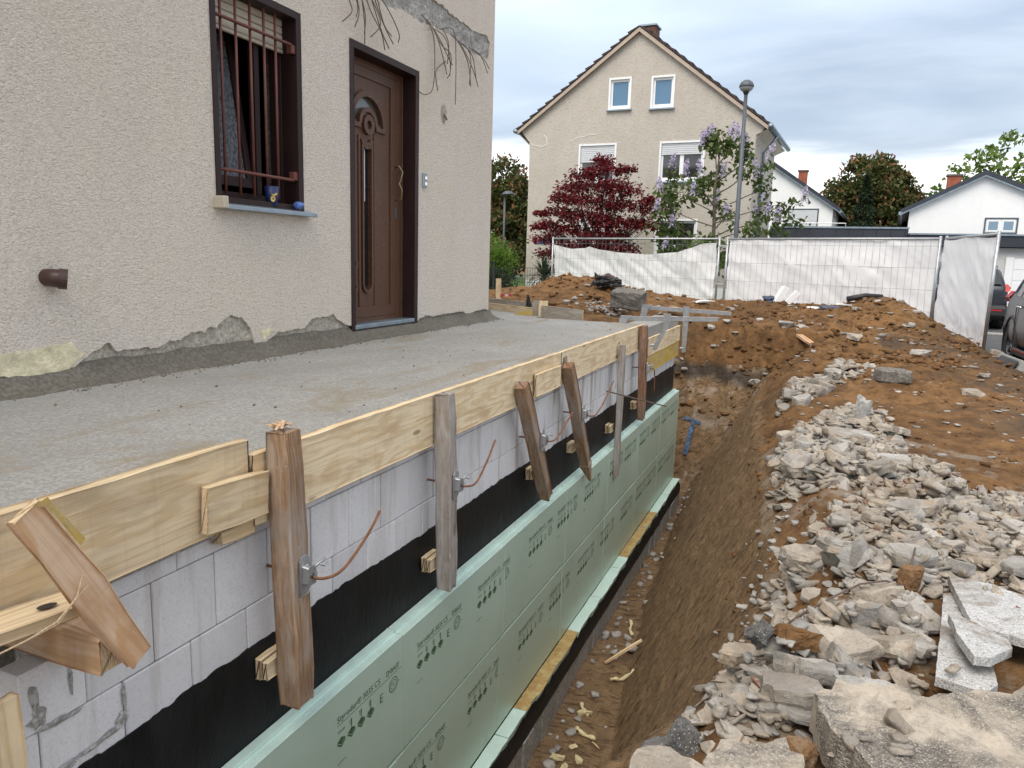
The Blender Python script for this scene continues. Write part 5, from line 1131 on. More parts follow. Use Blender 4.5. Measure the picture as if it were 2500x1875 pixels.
# root / wire lying over the rubble, clay sherds, dark concrete block, survey paint on the bank
pts = [(-.05, 3.02), (.05, 3.05), (.17, 3.12), (.28, 3.28), (.38, 3.34), (.46, 3.45), (.50, 3.62), (.53, 3.75)]
def pile_z(x, y): return float(PILE[min(PILE.shape[0] - 1, int((y - HY0) / HS)), min(PILE.shape[1] - 1, int((x - HX0) / HS))])
MB().tube([(x, y, max(pile_z(x, y), gz(x, y)) + .03) for x, y in pts], .0045, 6).build('steel_wire', 'old_wire', smooth=True, label='thin bent wire lying across the near rubble heap', cat='wire')
for k, (dx, rz) in enumerate(((0, 0), (.05, .15))):
    timber('clay_sherd', (-.22 + dx, 12.25, gz(-.22, 12.25) + .06), (-.02 + dx, 11.95, gz(-.02, 11.95) + .07), .05, .04, 'orange_pine', label=('left' if k == 0 else 'other') and ('reddish wood scrap stuck in the far soil bank' if k == 0 else 'second reddish wood scrap crossing the first in the bank'), cat='scrap', seed=90 + k)
cb = rock_mesh('kerb_block', 801, flat=.5, pts=26, sub=1, amp=.02, mat='dark_concrete')
def chunk(name, size, mat, M, label, seed, cat='block', amp=.012):
    bm = bmesh.new(); bmesh.ops.create_cube(bm, size=1.); bmesh.ops.scale(bm, vec=size, verts=bm.verts); bmesh.ops.bevel(bm, geom=bm.edges[:], offset=.02, segments=1, affect='EDGES'); bmesh.ops.subdivide_edges(bm, edges=bm.edges[:], cuts=4, use_grid_fill=True)
    for v in bm.verts: q = v.co * 9 + Vector((seed, 0, 0)); v.co += Vector((mnoise.noise(q), mnoise.noise(q + Vector((3, 1, 0))), mnoise.noise(q + Vector((0, 5, 2))))) * amp
    me = bpy.data.meshes.new(name); bm.to_mesh(me); bm.free(); me.materials.append(MATS[mat]); return link(name, me, M, label=label, cat=cat)
chunk('dark_block', (.34, .26, .15), 'dark_concrete', TR(.86, 9.15, gz(.86, 9.15) + .06, 12), 'dark square concrete block on the trodden soil', 1)
chunk('concrete_block', (.52, .34, .30), 'dark_concrete', TR(-2.88, 12.15, -.63, -8, 6, 4), 'broken grey concrete foundation block on the left soil mound', 2, amp=.03)
tp = [(-1.70, 11.42), (-1.56, 11.50), (-1.45, 11.42)]
def paint(pts, w_):
    mb = MB(); 
    for (x0, z0), (x1, z1) in zip(pts, pts[1:]):
        n = 8
        for k in range(n):
            q = []
            for (f, s) in ((k / n, -1), ((k + 1) / n, -1), ((k + 1) / n, 1), (k / n, 1)):
                x = x0 + (x1 - x0) * f + (w_ * s if abs(z1 - z0) > abs(x1 - x0) else 0) + random.uniform(-.01, .01); z = z0 + (z1 - z0) * f + (w_ * s if abs(z1 - z0) <= abs(x1 - x0) else 0)
                lo_, hi_ = 10.3, 13.
                for _ in range(24):
                    md = (lo_ + hi_) / 2
                    if float(ground_np(np.array([x]), np.array([md]))[0]) < z: lo_ = md
                    else: hi_ = md
                q.append((x, lo_ - .03, z + .012))
            mb.add(q, [(0, 1, 2, 3)])
    return mb
mb = paint([(-1.63, -2.50), (-1.69, -2.98)], .035); mb2 = paint([(-1.78, -2.46), (-1.5, -2.50)], .02); mb.add(mb2.v, mb2.f); mb.build('survey_mark', 'sky_paint', fix=False, label='blue spray paint mark on the far trench bank', cat='paint mark')

# ------------------------------------------------------------------ site fence with tarpaulins
FP = [(-7.6, 21.7), (-2.25, 19.3), (2.2, 16.9), (2.67, 14.35)]
FT = .6
def fence_panel(a, b, za, zb, label, wires=True, nv=34):
    f_ = E('site_fence', ((a[0] + b[0]) / 2, (a[1] + b[1]) / 2, min(za, zb)), label, 'fence', 'mobile site fence panels')
    A, B = Vector((*a, 0)), Vector((*b, 0)); d = (B - A); L = d.length; u = d / L; nrm = Vector((u.y, -u.x, 0))
    for P, z0, top in ((A + u * .05, za, FT + .05), (B - u * .05, zb, FT + .05)): MB().tube([(P.x, P.y, z0), (P.x, P.y, top)], .028, 8).build('post', 'galvanised', f_, smooth=True)
    MB().tube([A + u * .05 + Vector((0, 0, FT)), B - u * .05 + Vector((0, 0, FT))], .024, 8).build('top_rail', 'galvanised' if label.find('right') < 0 else 'galvanised', f_, smooth=True)
    MB().tube([A + u * .05 + Vector((0, 0, za + .12)), B - u * .05 + Vector((0, 0, zb + .12))], .022, 8).build('bottom_rail', 'galvanised', f_, smooth=True)
    if not wires: return f_
    rg = random.Random(int(L * 100)); zb_ = max(za, zb) + .12
    for k in range(1, nv):
        P = A + u * (.05 + (L - .1) * k / nv) + nrm * .028
        pts = [P + Vector((0, 0, z)) + u * rg.uniform(-.022, .022) + nrm * rg.uniform(-.004, .004) for z in np.linspace(zb_ - .05, FT - .02, 5)]
        MB().tube(pts, .0031, 4, cap=False).build('wire', 'wire_grey', f_)
    for k in range(5):
        z = zb_ + .02 + (FT - .08 - zb_) * (k / 4.2); pts = [A + u * (.05 + (L - .1) * q / 8) + nrm * .034 + Vector((0, 0, z + rg.uniform(-.006, .006))) for q in range(9)]
        MB().tube(pts, .0033, 4, cap=False).build('wire', 'wire_grey', f_)
    return f_
fence_panel(FP[0], (FP[1][0] - .06, FP[1][1] + .03), -1.42, -1.42, 'site fence panel before the red maple, its tarpaulin sagging', nv=38)
fence_panel((FP[1][0] + .06, FP[1][1] - .03), FP[2], -1.42, -1.42, 'site fence panel between the lamp post and the corner, tarpaulin taut behind its wires', nv=34)
fence_panel((FP[2][0] + .03, FP[2][1] - .12), FP[3], -1.40, -1.40, 'short turned site fence panel at the parked cars', wires=False)
for z_, lb in ((.40, 'upper steel coupler joining two fence panels by the lamp post'), (-.55, 'lower steel coupler joining two fence panels by the lamp post')): MB().box((FP[1][0] - .1, FP[1][1] - .03, z_), (FP[1][0] + .1, FP[1][1] + .03, z_ + .05)).build('fence_coupler', 'galvanised', bevel=.006, label=lb, cat='coupler', group='fence couplers')
def tarpaulin(a, b, top, bot, label, side, n=90, m=34, seed=1, fold=.03):
    A, B = Vector((*a, 0)), Vector((*b, 0)); d = B - A; L = d.length; u = d / L; nrm = Vector((u.y, -u.x, 0)) * side
    uu, vv = np.meshgrid(np.linspace(0, 1, n + 1), np.linspace(0, 1, m + 1)); T_ = np.array([top(x) for x in uu[0]]); B_ = np.array([bot(x) for x in uu[0]])
    z = T_[None, :] * (1 - vv) + B_[None, :] * vv
    sag = np.array([FT - top(x) for x in uu[0]])[None, :]
    off = fold * (fbm(uu * L, z, 1.1, 3, seed) + .45 * fbm(uu * L * 1.2 + z * 1.3, z * .8, 3.5, 3, seed + 1)) + .015 + .25 * sag * np.sin(vv * math.pi) * .6
    V = [(A.x + u.x * L * s + nrm.x * o, A.y + u.y * L * s + nrm.y * o, zz) for s, o, zz in zip(uu.ravel(), off.ravel(), z.ravel())]
    fs = [(i * (n + 1) + j, i * (n + 1) + j + 1, (i + 1) * (n + 1) + j + 1, (i + 1) * (n + 1) + j) for i in range(m) for j in range(n)]
    return MB().add(V, fs).build('tarpaulin', 'tarp_white', fix=False, smooth=True, label=label, cat='tarpaulin')
def top1(x):
    xs_ = [0, .02, .12, .22, .24, .3, .45, .62, .8, .93, 1]; zs_ = [.42, .40, .30, .33, .38, .30, .22, .18, .26, .48, .50]
    return float(np.interp(x, xs_, zs_))
lerp = lambda p, q, f: (p[0] + (q[0] - p[0]) * f, p[1] + (q[1] - p[1]) * f)
tarpaulin(lerp(FP[0], FP[1], .02), lerp(FP[0], FP[1], .965), top1, lambda x: -1.38, 'white tarpaulin sagging from the fence before the red maple', -1, seed=5, fold=.11)
tarpaulin(lerp(FP[1], FP[2], .035), lerp(FP[1], FP[2], .985), lambda x: .575, lambda x: -1.38, 'white tarpaulin stretched behind the wire fence by the lamp post', -1, seed=9, fold=.07)
tarpaulin(lerp(FP[2], FP[3], .06), lerp(FP[2], FP[3], .96), lambda x: .57 - .02 * math.sin(x * 9), lambda x: -1.36 - .0 * x, 'white tarpaulin hanging in folds on the turned fence panel by the cars', 1, seed=13, fold=.07)

# ------------------------------------------------------------------ neighbour's gable house
A_ = R_(-3.5)
def gable_house(name, loc, rz, W, D, zw, ze, za, wallmat, label, tiles=True):
    """local frame: x along the gable (0..W), y into the depth, z absolute height above base 0"""
    h = E(name, loc, label, 'house', rz=rz); return h
nh = gable_house('gable_house', (-10.68, 27.5, -1.42), A_, 0, 0, 0, 0, 0, '', 'grey beige house with pointed gable behind the red maple')
NW, ND, EV, AP = 8.34, 5.2, 5.98, 9.38; EL = 6.22     # wall width, depth, wall top at the eaves, apex of the wall
def L_(poly, mat, y0, y1, name, holes=(), parent=nh, bevel=0.):
    return MB().prism(poly, lambda u, v, s: (u, y0 if s == 0 else y1, v), holes).build(name, mat, parent, local=True, bevel=bevel)
cxm = NW / 2 - .02
wins = [(3.14, 6.80, .74, 1.02, 0), (4.70, 6.76, .74, 1.02, 0), (2.08, 4.25, 1.36, 1.32, 1), (5.13, 4.25, 1.50, 1.30, 2), (5.13, 1.60, 1.42, 1.28, 3), (2.08, 1.6, 1.36, 1.28, 1)]
gp = [(0, -.2), (NW, -.2), (NW, EV), (NW + .42, EV + .02), (NW + .42, EV + .12), (cxm, AP), (-.42, EV + .12), (-.42, EV + .02), (0, EV - .45)]
gp = [(0, -.2), (NW, -.2), (NW, EV - .45), (NW + .32, EV + .02), (cxm, AP), (-.40, EL + .02), (0, EL - .45)]
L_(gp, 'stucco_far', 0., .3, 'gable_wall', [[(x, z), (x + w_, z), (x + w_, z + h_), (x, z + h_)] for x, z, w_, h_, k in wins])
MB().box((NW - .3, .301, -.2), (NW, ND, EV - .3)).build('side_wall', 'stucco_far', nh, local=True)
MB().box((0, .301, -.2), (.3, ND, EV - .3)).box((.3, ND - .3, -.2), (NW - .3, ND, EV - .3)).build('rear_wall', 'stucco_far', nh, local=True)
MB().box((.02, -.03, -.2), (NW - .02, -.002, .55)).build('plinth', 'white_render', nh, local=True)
for x, z, w_, h_, k in wins:
    q = MB().prism([(x - .05, z - .03), (x + w_ + .05, z - .03), (x + w_ + .05, z + h_ + .05), (x - .05, z + h_ + .05)], lambda u, v, s: (u, -.025 if s == 0 else .12, v), [[(x + .015, z + .02), (x + w_ - .015, z + .02), (x + w_ - .015, z + h_ - .015), (x + .015, z + h_ - .015)]]).build('window', 'white_plastic', nh, local=True)
    MB().box((x - .09, -.10, z - .075), (x + w_ + .09, .0, z - .03)).build('sill', 'zinc_sheet', q, local=True)
    sh = .42 if k == 2 else (.62 if k == 1 else 0.)
    n_ = 2 if w_ > 1 else 1; ww = (w_ - .03) / n_
    for j in range(n_):
        a = x + .015 + j * ww; fr = [(a, z + .02), (a + ww, z + .02), (a + ww, z + h_ - .015), (a, z + h_ - .015)]; inn = [(a + .07, z + .12), (a + ww - .07, z + .12), (a + ww - .07, z + h_ - .09), (a + .07, z + h_ - .09)]
        MB().prism(fr, lambda u, v, s: (u, .06 if s == 0 else .115, v), [inn]).build('sash', 'white_plastic', q, local=True)
        MB().prism([(a + .069, z + .119), (a + ww - .069, z + .119), (a + ww - .069, z + h_ - .089), (a + .069, z + h_ - .089)], lambda u, v, s: (u, .085 if s == 0 else .095, v)).build('pane', 'sky_reflect_glass' if k == 0 else 'dark_glass', q, local=True)
    nsl = int(sh / .065)
    for j in range(nsl): MB().box((x + .02, .02, z + h_ - .02 - (j + 1) * .065), (x + w_ - .02, .04, z + h_ - .022 - j * .065 - .004)).build('shutter_slat', 'grey_shutter', q, local=True, bevel=.008)
    if k in (0,): pass
# cracks filled with white
for pts in ([(.05, EV - .25), (.25, EV - .35), (.55, EV - .40), (.75, EV - .30), (.72, EV - .08), (.55, EV + .08)], [(1.75, EV - .25), (1.95, EV - .12), (2.4, EV - .05), (2.8, EV - .0)], [(3.52, EV - .35), (3.66, EV - .35)], [(7.7, 1.5), (7.85, 2.2), (7.8, 2.7), (7.95, 3.0)]):
    MB().tube([(u + random.uniform(-.02, .02), -.004, v + random.uniform(-.015, .015)) for (a, b), (c, d) in zip(pts, pts[1:]) for u, v in [(a + (c - a) * f, b + (d - b) * f) for f in (0, .33, .66)]], .012, 4).build('filled_crack', 'white_plastic', nh, local=True)
# roof: rake boards, two tiled slopes, eaves soffit, gutters, chimney
def slope_pts(sgn):
    xe = -.46 if sgn < 0 else NW + .40; return Vector((cxm, 0, AP + .10)), Vector((xe, 0, (EL if sgn < 0 else EV) - .02))
roofs = []
for sgn in (-1, 1):
    R0, R1 = slope_pts(sgn); dv = R1 - R0; Ls = dv.length; un = dv.normalized(); nn = Vector((-un.z, 0, un.x)) * (1 if sgn < 0 else -1)
    if nn.z < 0: nn = -nn
    MB().prism([(R0.x, R0.z - .16), (R1.x, R1.z - .14), (R1.x, R1.z - .01), (R0.x, R0.z - .01)], lambda u, v, s: (u, -.16 if s == 0 else -.12, v)).build('rake_board', 'rake_board', nh, local=True)
    rf = MB().prism([(R0.x, R0.z - .02), (R1.x, R1.z - .02), (R1.x, R1.z + .02), (R0.x, R0.z + .02)], lambda u, v, s: (u, -.118 if s == 0 else ND + .2, v)).build('roof', 'tile_dark', nh, local=True)
    n_ = 15; step = Ls / n_
    for j in range(n_):     # each course of tiles steps down over the next one
        a = R0 + un * (step * j) + nn * .03; b = R0 + un * (step * (j + 1) + .06) + nn * .115
        mb = MB(); mb.add([tuple(a + Vector((0, y, 0))) for y in (-.19, ND + .25)] + [tuple(b + Vector((0, y, 0))) for y in (-.19, ND + .25)] + [tuple(b - nn * .085 + Vector((0, y, 0))) for y in (-.19, ND + .25)] + [tuple(a - nn * .02 + Vector((0, y, 0))) for y in (-.19, ND + .25)], [(0, 1, 3, 2), (2, 3, 5, 4), (0, 2, 4, 6), (1, 7, 5, 3), (4, 5, 7, 6)])
        mb.build('tile_course', 'tile_dark', rf, local=True)
    MB().tube([(R1.x + (.07 if sgn > 0 else -.07), -.22, R1.z - .02), (R1.x + (.07 if sgn > 0 else -.07), ND + .2, R1.z - .02)], .085, 10).build('gutter', 'zinc_sheet', nh, local=True, smooth=True)
    MB().add([(R1.x - sgn * .02, -.10, R1.z - .10), (NW + .001 if sgn > 0 else -.001, -.10, EV - .30), (NW + .001 if sgn > 0 else -.001, ND, EV - .30), (R1.x - sgn * .02, ND, R1.z - .10)], [(0, 1, 2, 3)]).build('soffit', 'shutter_cream', nh, local=True, fix=False)
MB().tube([(NW + .50, ND * .30, EV - .1), (NW + .30, ND * .30, EV - .4), (NW + .08, ND * .30, EV - .65), (NW + .08, ND * .30, 0)], .05, 8).build('downpipe', 'zinc_sheet', nh, local=True, smooth=True)
MB().box((NW - .002, 1.6, 3.6), (NW + .05, 2.3, 4.9)).build('side_window', 'white_plastic', nh, local=True); MB().box((NW - .002, 1.3, .9), (NW + .05, 1.9, 1.6)).build('side_window', 'white_plastic', nh, local=True)
ch = MB().box((cxm - .32, 1.0, AP - .5), (cxm + .24, 1.6, AP + .42)).build('chimney', 'brown_brick', nh, local=True)
MB().box((cxm - .37, .94, AP + .421), (cxm + .29, 1.66, AP + .49)).build('chimney_cap', 'zinc_sheet', ch, local=True, bevel=.01)
for j in range(9):
    for i in range(3): MB().box((cxm - .32 + i * .19 + (.08 if j % 2 else 0) - (.0), .992, AP - .48 + j * .10), (min(cxm + .24, cxm - .32 + i * .19 + .175 + (.08 if j % 2 else 0)), .9995, AP - .48 + j * .10 + .085)).build('brick', 'brown_brick', ch, local=True)
sg = MB().box((.34, -.035, 1.98), (1.22, -.015, 2.13)).build('street_sign', 'sign_blue', nh, local=True)
tv, tf = text_mesh('Er', .13); MB().add([(x + .40, -.0365, y + 2.01) for x, y, z in tv], tf).build('lettering', 'sign_white', sg, local=True, fix=False)

# ------------------------------------------------------------------ white houses and the flat garages beyond the fence
def white_house(loc, rz, W, D, EV, AP, cx, label, wn, chim, zc, roofmat='slate'):
    h = E('white_house', loc, label, 'house', rz=rz)
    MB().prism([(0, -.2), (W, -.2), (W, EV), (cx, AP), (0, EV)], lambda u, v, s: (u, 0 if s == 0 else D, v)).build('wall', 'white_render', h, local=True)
    for sgn in (-1, 1):
        xe = -.35 if sgn < 0 else W + .35; k = (AP - EV) / (cx if sgn < 0 else W - cx); ze_ = EV - k * .35
        MB().prism([(cx, AP + .02), (xe, ze_ + .02), (xe, ze_ + .20), (cx, AP + .22)], lambda u, v, s: (u, -.25 if s == 0 else D + .2, v)).build('roof', roofmat, h, local=True)
        MB().prism([(cx, AP - .05), (xe, ze_ - .05), (xe, ze_ + .018), (cx, AP + .018)], lambda u, v, s: (u, -.23 if s == 0 else -.2, v)).build('verge', 'zinc_sheet', h, local=True)
        MB().tube([(xe, -.25, ze_ + .03), (xe, D, ze_ + .03)], .09, 8).build('gutter', 'zinc_sheet', h, local=True)
    x, z, w_, h_, kind = wn
    q = MB().prism([(x - .06, z - .06), (x + w_ + .06, z - .06), (x + w_ + .06, z + h_ + .06), (x - .06, z + h_ + .06)], lambda u, v, s: (u, -.03 if s == 0 else -.001, v), [[(x, z), (x + w_, z), (x + w_, z + h_), (x, z + h_)]]).build('window', 'dark_steel', h, local=True)
    if kind == 's':
        for j in range(12): MB().box((x + .02, -.018, z + h_ * .22 + j * h_ * .065), (x + w_ - .02, -.006, z + h_ * .22 + (j + 1) * h_ * .065 - .012)).build('shutter_slat', 'grey_shutter', q, local=True)
        MB().box((x + .02, -.016, z + .02), (x + w_ - .02, -.006, z + h_ * .20)).build('pane', 'dark_glass', q, local=True)
    else:
        for j in (0, 1):
            MB().prism([(x + .03 + j * w_ / 2, z + .03), (x + w_ / 2 - .03 + j * w_ / 2, z + .03), (x + w_ / 2 - .03 + j * w_ / 2, z + h_ - .03), (x + .03 + j * w_ / 2, z + h_ - .03)], lambda u, v, s: (u, -.02 if s == 0 else -.005, v), [[(x + .1 + j * w_ / 2, z + .1), (x + w_ / 2 - .1 + j * w_ / 2, z + .1), (x + w_ / 2 - .1 + j * w_ / 2, z + h_ - .1), (x + .1 + j * w_ / 2, z + h_ - .1)]]).build('sash', 'white_plastic', q, local=True)
            MB().box((x + .1 + j * w_ / 2, -.012, z + .1), (x + w_ / 2 - .1 + j * w_ / 2, -.004, z + h_ - .1)).build('pane', 'sky_reflect_glass', q, local=True)
    c = MB().box((chim[0], chim[1], zc - 1.3), (chim[0] + chim[2], chim[1] + chim[2], zc)).build('chimney', 'red_brick', h, local=True)
    MB().box((chim[0] - .05, chim[1] - .05, zc + .001), (chim[0] + chim[2] + .05, chim[1] + chim[2] + .05, zc + .07)).build('chimney_cap', 'dark_concrete', c, local=True)
    return h
white_house((-6.1, 42, -1.42), R_(-4), 6.5, 10, 4.35, 6.7, 3.1, 'small white house with closed shutter and orange chimney behind the garages', (4.42, 3.12, 1.36, 1.12, 's'), (4.62, .8, .42), 6.25)
white_house((3.5, 38, -1.42), R_(-5), 5.9, 10, 4.0, 5.42, 2.72, 'white house with dark roof edge and brown chimney behind the garages', (2.95, 3.05, 1.10, .56, 'd'), (1.35, 1.0, .55), 5.55)
GK = 1.2
def gp_(p): return (p[0] * GK, p[1] * GK, p[2] * GK if p[2] > -1.38 else p[2])
def GB(a, b): return MB().box(gp_(a), gp_(b))
ga = E('garage_row', (3, 28.8, -1.42), 'flat roofed garage row with dark slate fascia behind the fence', 'garage')
GB((-1.36, 24.0, -1.42), (2.2, 29, .80)).build('white_garage_wall', 'white_render', ga)
GB((2.202, 23.7, -1.42), (9.5, 29, .62)).build('grey_garage_wall', 'grey_render', ga)
rg = random.Random(6); x = -1.45
while x < 2.2: e = min(2.22, x + .36); GB((x + .004, 23.93 + rg.uniform(-.006, .004), .80), (e - .004, 23.99, 1.10)).build('slate_panel', 'slate', ga); x += .36
GB((-1.48, 23.9, 1.102), (2.25, 29, 1.15)).build('roof_edge', 'zinc_sheet', ga); GB((-1.46, 23.991, .803), (2.24, 28.9, 1.10)).build('roof_body', 'slate', ga)
GB((2.23, 23.5, .64), (9.6, 29, .93)).build('fascia', 'slate', ga); GB((2.23, 23.46, .932), (9.65, 29, .975)).build('roof_edge', 'zinc_sheet', ga)
GB((4.62, 23.66, -1.40), (4.80, 23.698, .38)).build('door_post', 'white_plastic', ga)
gd = GB((4.802, 23.67, -1.40), (7.2, 23.699, .34)).build('garage_door', 'white_plastic', ga)
for k in range(6): GB((4.81, 23.655, -1.377 + k * .287), (7.19, 23.669, -1.377 + k * .287 + .278)).build('door_panel', 'white_plastic', gd, bevel=.006)
GB((-3.2, 24.3, -1.42), (-1.37, 26, .42)).build('shed_body', 'slate', ga)
rg = random.Random(8); mb = MB()
for k in range(60):
    x = rg.uniform(-1.3, 2.1); z = .78 - abs(rg.gauss(0, .06)); r = rg.uniform(.02, .07); mb.add([(x + r * math.cos(a) * rg.uniform(.6, 1), 23.996, z + r * .7 * math.sin(a) * rg.uniform(.5, 1)) for a in np.linspace(0, 6.28, 8)[:-1]], [tuple(range(7))])
mb.v = [gp_(v) for v in mb.v]; mb.build('peeled_paint', 'kerb_stone', ga, fix=False)
rl = MB().tube([(-1.3, 24.05, 1.25), (.6, 24.05, 1.25)], .012, 5).tube([(-1.3, 24.05, 1.15), (-1.3, 24.05, 1.25)], .012, 5).tube([(.6, 24.05, 1.15), (.6, 24.05, 1.25)], .012, 5); rl.v = [gp_(v) for v in rl.v]; rl.build('roof_rail', 'galvanised', ga)

# ------------------------------------------------------------------ street lamps
def street_lamp(x, y, top, label, r=.062, tilt=0.):
    l = E('street_lamp', (x, y, -1.42), label, 'lamp')
    MB().tube([(x, y, -1.42), (x, y, .2), (x + tilt, y, top - .36)], [r * 1.25, r * 1.1, r * .8], 12).build('pole', 'lamp_pole', l, smooth=True)
    cx_ = x + tilt; MB().lathe([(.0, top), (.08, top - .012), (.15, top - .06), (.19, top - .13), (.20, top - .19), (.185, top - .20)], (cx_, y, 0), n=20).build('hood', 'lamp_pole', l, smooth=True)
    MB().lathe([(.184, top - .196), (.17, top - .25), (.12, top - .29), (.06, top - .30), (.0, top - .30)], (cx_, y, 0), n=20).build('diffuser', 'lamp_glass', l, smooth=True)
    MB().lathe([(.085, top - .285), (.085, top - .33), (.055, top - .37), (.05, top - .40)], (cx_, y, 0), n=12).build('collar', 'black_plastic', l, smooth=True)
street_lamp(-2.24, 22., 4.93, 'grey street lamp with domed head before the gable house', tilt=-.03)
l2 = E('street_lamp', (-16.9, 40, -1.42), 'thin distant street lamp with flat head before the chestnut', 'lamp')
MB().tube([(-16.95, 40, -1.42), (-16.95, 40, 3.5)], .06, 8).build('pole', 'lamp_pole', l2, smooth=True); MB().lathe([(.0, 3.72), (.2, 3.68), (.36, 3.55), (.36, 3.5), (.0, 3.48)], (-16.75, 40, 0), n=14).build('hood', 'lamp_pole', l2, smooth=True)

# ------------------------------------------------------------------ vegetation
def leaves(name, centres, size, mat, parent, seed, droop=.0, flatness=.0, aspect=.7, fold=.15, lobes=False):
    """one mesh of many small folded leaves around the given centres"""
    n = len(centres); rg = np.random.RandomState(seed); C = np.array(centres)
    d = rg.normal(size=(n, 3)); d[:, 2] = d[:, 2] * (1 - flatness) - droop; d /= np.linalg.norm(d, axis=1)[:, None]
    up = rg.normal(size=(n, 3)); up[:, 2] += 3 * flatness + .6; s = np.cross(d, up); s /= np.linalg.norm(s, axis=1)[:, None] + 1e-9; nn = np.cross(s, d)
    L = size * rg.uniform(.6, 1.3, n)[:, None]; W = L * aspect * .5
    p0 = C; p1 = C + d * L * .5 + s * W + nn * L * fold; p2 = C + d * L - nn * L * fold * .5; p3 = C + d * L * .5 - s * W + nn * L * fold
    V = np.stack([p0, p1, p2, p3], 1).reshape(-1, 3); k = np.arange(n) * 4
    F = np.concatenate([np.stack([k, k + 1, k + 2], -1), np.stack([k, k + 2, k + 3], -1)])
    me = bpy.data.meshes.new(name); me.vertices.add(len(V)); me.vertices.foreach_set('co', V.ravel()); me.loops.add(F.size); me.loops.foreach_set('vertex_index', F.ravel().astype(np.int32)); me.polygons.add(len(F))
    me.polygons.foreach_set('loop_start', np.arange(0, F.size, 3)); me.polygons.foreach_set('loop_total', np.full(len(F), 3)); me.update(calc_edges=True)
    me.materials.append(MATS[mat]); return link(name, me, Matrix.Translation((0, 0, 0)), parent)
def branch(mb, p, d, L, r, lev, rg, tips, up=.15, spread=.6, segs=4, kids=(2, 4), ratio=.68, flat=0., mid=None):
    pts, rs = [p.copy()], [r]
    for i in range(segs):
        d = (d + Vector((rg.gauss(0, .16), rg.gauss(0, .16), rg.gauss(0, .10) + up * .25))).normalized(); p = p + d * (L / segs); pts.append(p.copy()); rs.append(r * (1 - .5 * (i + 1) / segs))
        if mid is not None and lev <= 1: mid.append(p.copy())
    mb.tube(pts, rs, 6 if r > .03 else 4, cap=False)
    if lev == 0: tips.append((p, d)); return
    for k in range(rg.randint(*kids)):
        a = rg.uniform(0, 6.28); side = d.orthogonal().normalized(); side = Quaternion(d, a) @ side; nd = (d * (1 - spread) + side * spread); nd.z *= (1 - flat); nd.normalize()
        q = pts[rg.randint(max(1, segs - 2), segs)] if rg.random() < .6 else pts[-1]
        branch(mb, q.copy(), nd, L * ratio * rg.uniform(.75, 1.2), rs[-1] * .8, lev - 1, rg, tips, up, spread, segs, kids, ratio, flat, mid)
def tree(name, loc, label, cat='tree', group=None): return E(name, loc, label, cat, group)
# red maple: layered sprays of small leaves on several stems
rg = random.Random(31); tm = tree('red_maple', (-7.0, 24.6, -1.42), 'dark red Japanese maple before the gable house'); mb = MB(); tips = []; B0 = Vector((-7.0, 24.6, -1.42))
for k in range(6): branch(mb, B0 + Vector((rg.uniform(-.12, .12), rg.uniform(-.12, .12), 0)), Vector((math.cos(k * 1.05 + .3) * .28, math.sin(k * 1.05 + .3) * .28, 1)).normalized(), 1.5, .055, 3, rg, tips, .12, .5, 4, (2, 3), .66)
mb.build('trunk', 'bark_dark', tm, smooth=True, fix=False)
def in_crown(px): return px
env = []   # crown silhouette: layered plates, wide below, a lifted right wing
cent = []
plates = [(-6.95, 3.28, .42, .12), (-6.75, 3.0, .62, .13), (-7.5, 2.85, .6, .13), (-6.9, 2.55, .85, .15), (-7.95, 2.45, .6, .13), (-6.25, 2.35, .7, .14), (-8.25, 2.1, .55, .12), (-7.3, 2.05, 1.0, .16), (-6.2, 1.85, .8, .14), (-8.35, 1.62, .6, .12), (-7.4, 1.5, 1.0, .15), (-6.3, 1.3, .9, .15), (-5.5, 1.25, .62, .13), (-5.15, 1.72, .5, .14), (-4.85, 2.02, .30, .09), (-5.35, 1.98, .3, .08), (-8.8, 1.2, .5, .09), (-8.0, 1.02, .8, .13), (-6.9, .9, 1.0, .14), (-8.75, .72, .55, .1), (-7.6, .5, 1.0, .14), (-6.4, .5, .9, .13), (-8.5, .25, .7, .11), (-7.2, .05, 1.0, .13), (-6.1, .1, .7, .11), (-7.9, -.25, .9, .13), (-6.5, -.3, .8, .12), (-6.1, 2.98, .28, .08), (-9.1, 1.12, .28, .06), (-9.05, 1.55, .2, .05)]
npr = np.random.RandomState(4)
for (cx_, cz_, r, th) in plates:
    m_ = int(860 * r * r + 230); a = npr.uniform(0, 6.283, m_); q = np.sqrt(npr.uniform(0, 1, m_)) * r
    wob = 1 + .28 * np.sin(a * 5 + cx_ * 9) * np.sin(a * 3 + cz_ * 5)
    x = cx_ + q * wob * np.cos(a); y = 24.6 + q * wob * np.sin(a) * .95; z = cz_ + npr.normal(0, th * .75, m_) - .18 * (q / r) ** 2 * r
    k = np.sin(x * 9 + cz_ * 7) * np.sin(y * 8 + cx_ * 3) > -.55
    cent += list(zip(x[k], y[k], z[k]))
leaves('crown', cent, .115, 'leaf_maple', tm, 5, droop=.35, flatness=.45, aspect=.62)
mb = MB()
for (cx_, cz_, r, th) in plates:
    for k in range(3): a = rg.uniform(0, 6.28); e = Vector((cx_ + r * .7 * math.cos(a), 24.6 + r * .7 * math.sin(a), cz_ - .05)); s0 = Vector((-7.0 + (cx_ + 7) * .35, 24.6, -.6 + (cz_ + .6) * .45)); mb.tube([s0, s0.lerp(e, .5) + Vector((0, 0, -.05)), e], [.022, .014, .005], 4, cap=False)
mb.build('branches', 'bark_dark', tm, smooth=True, fix=False)
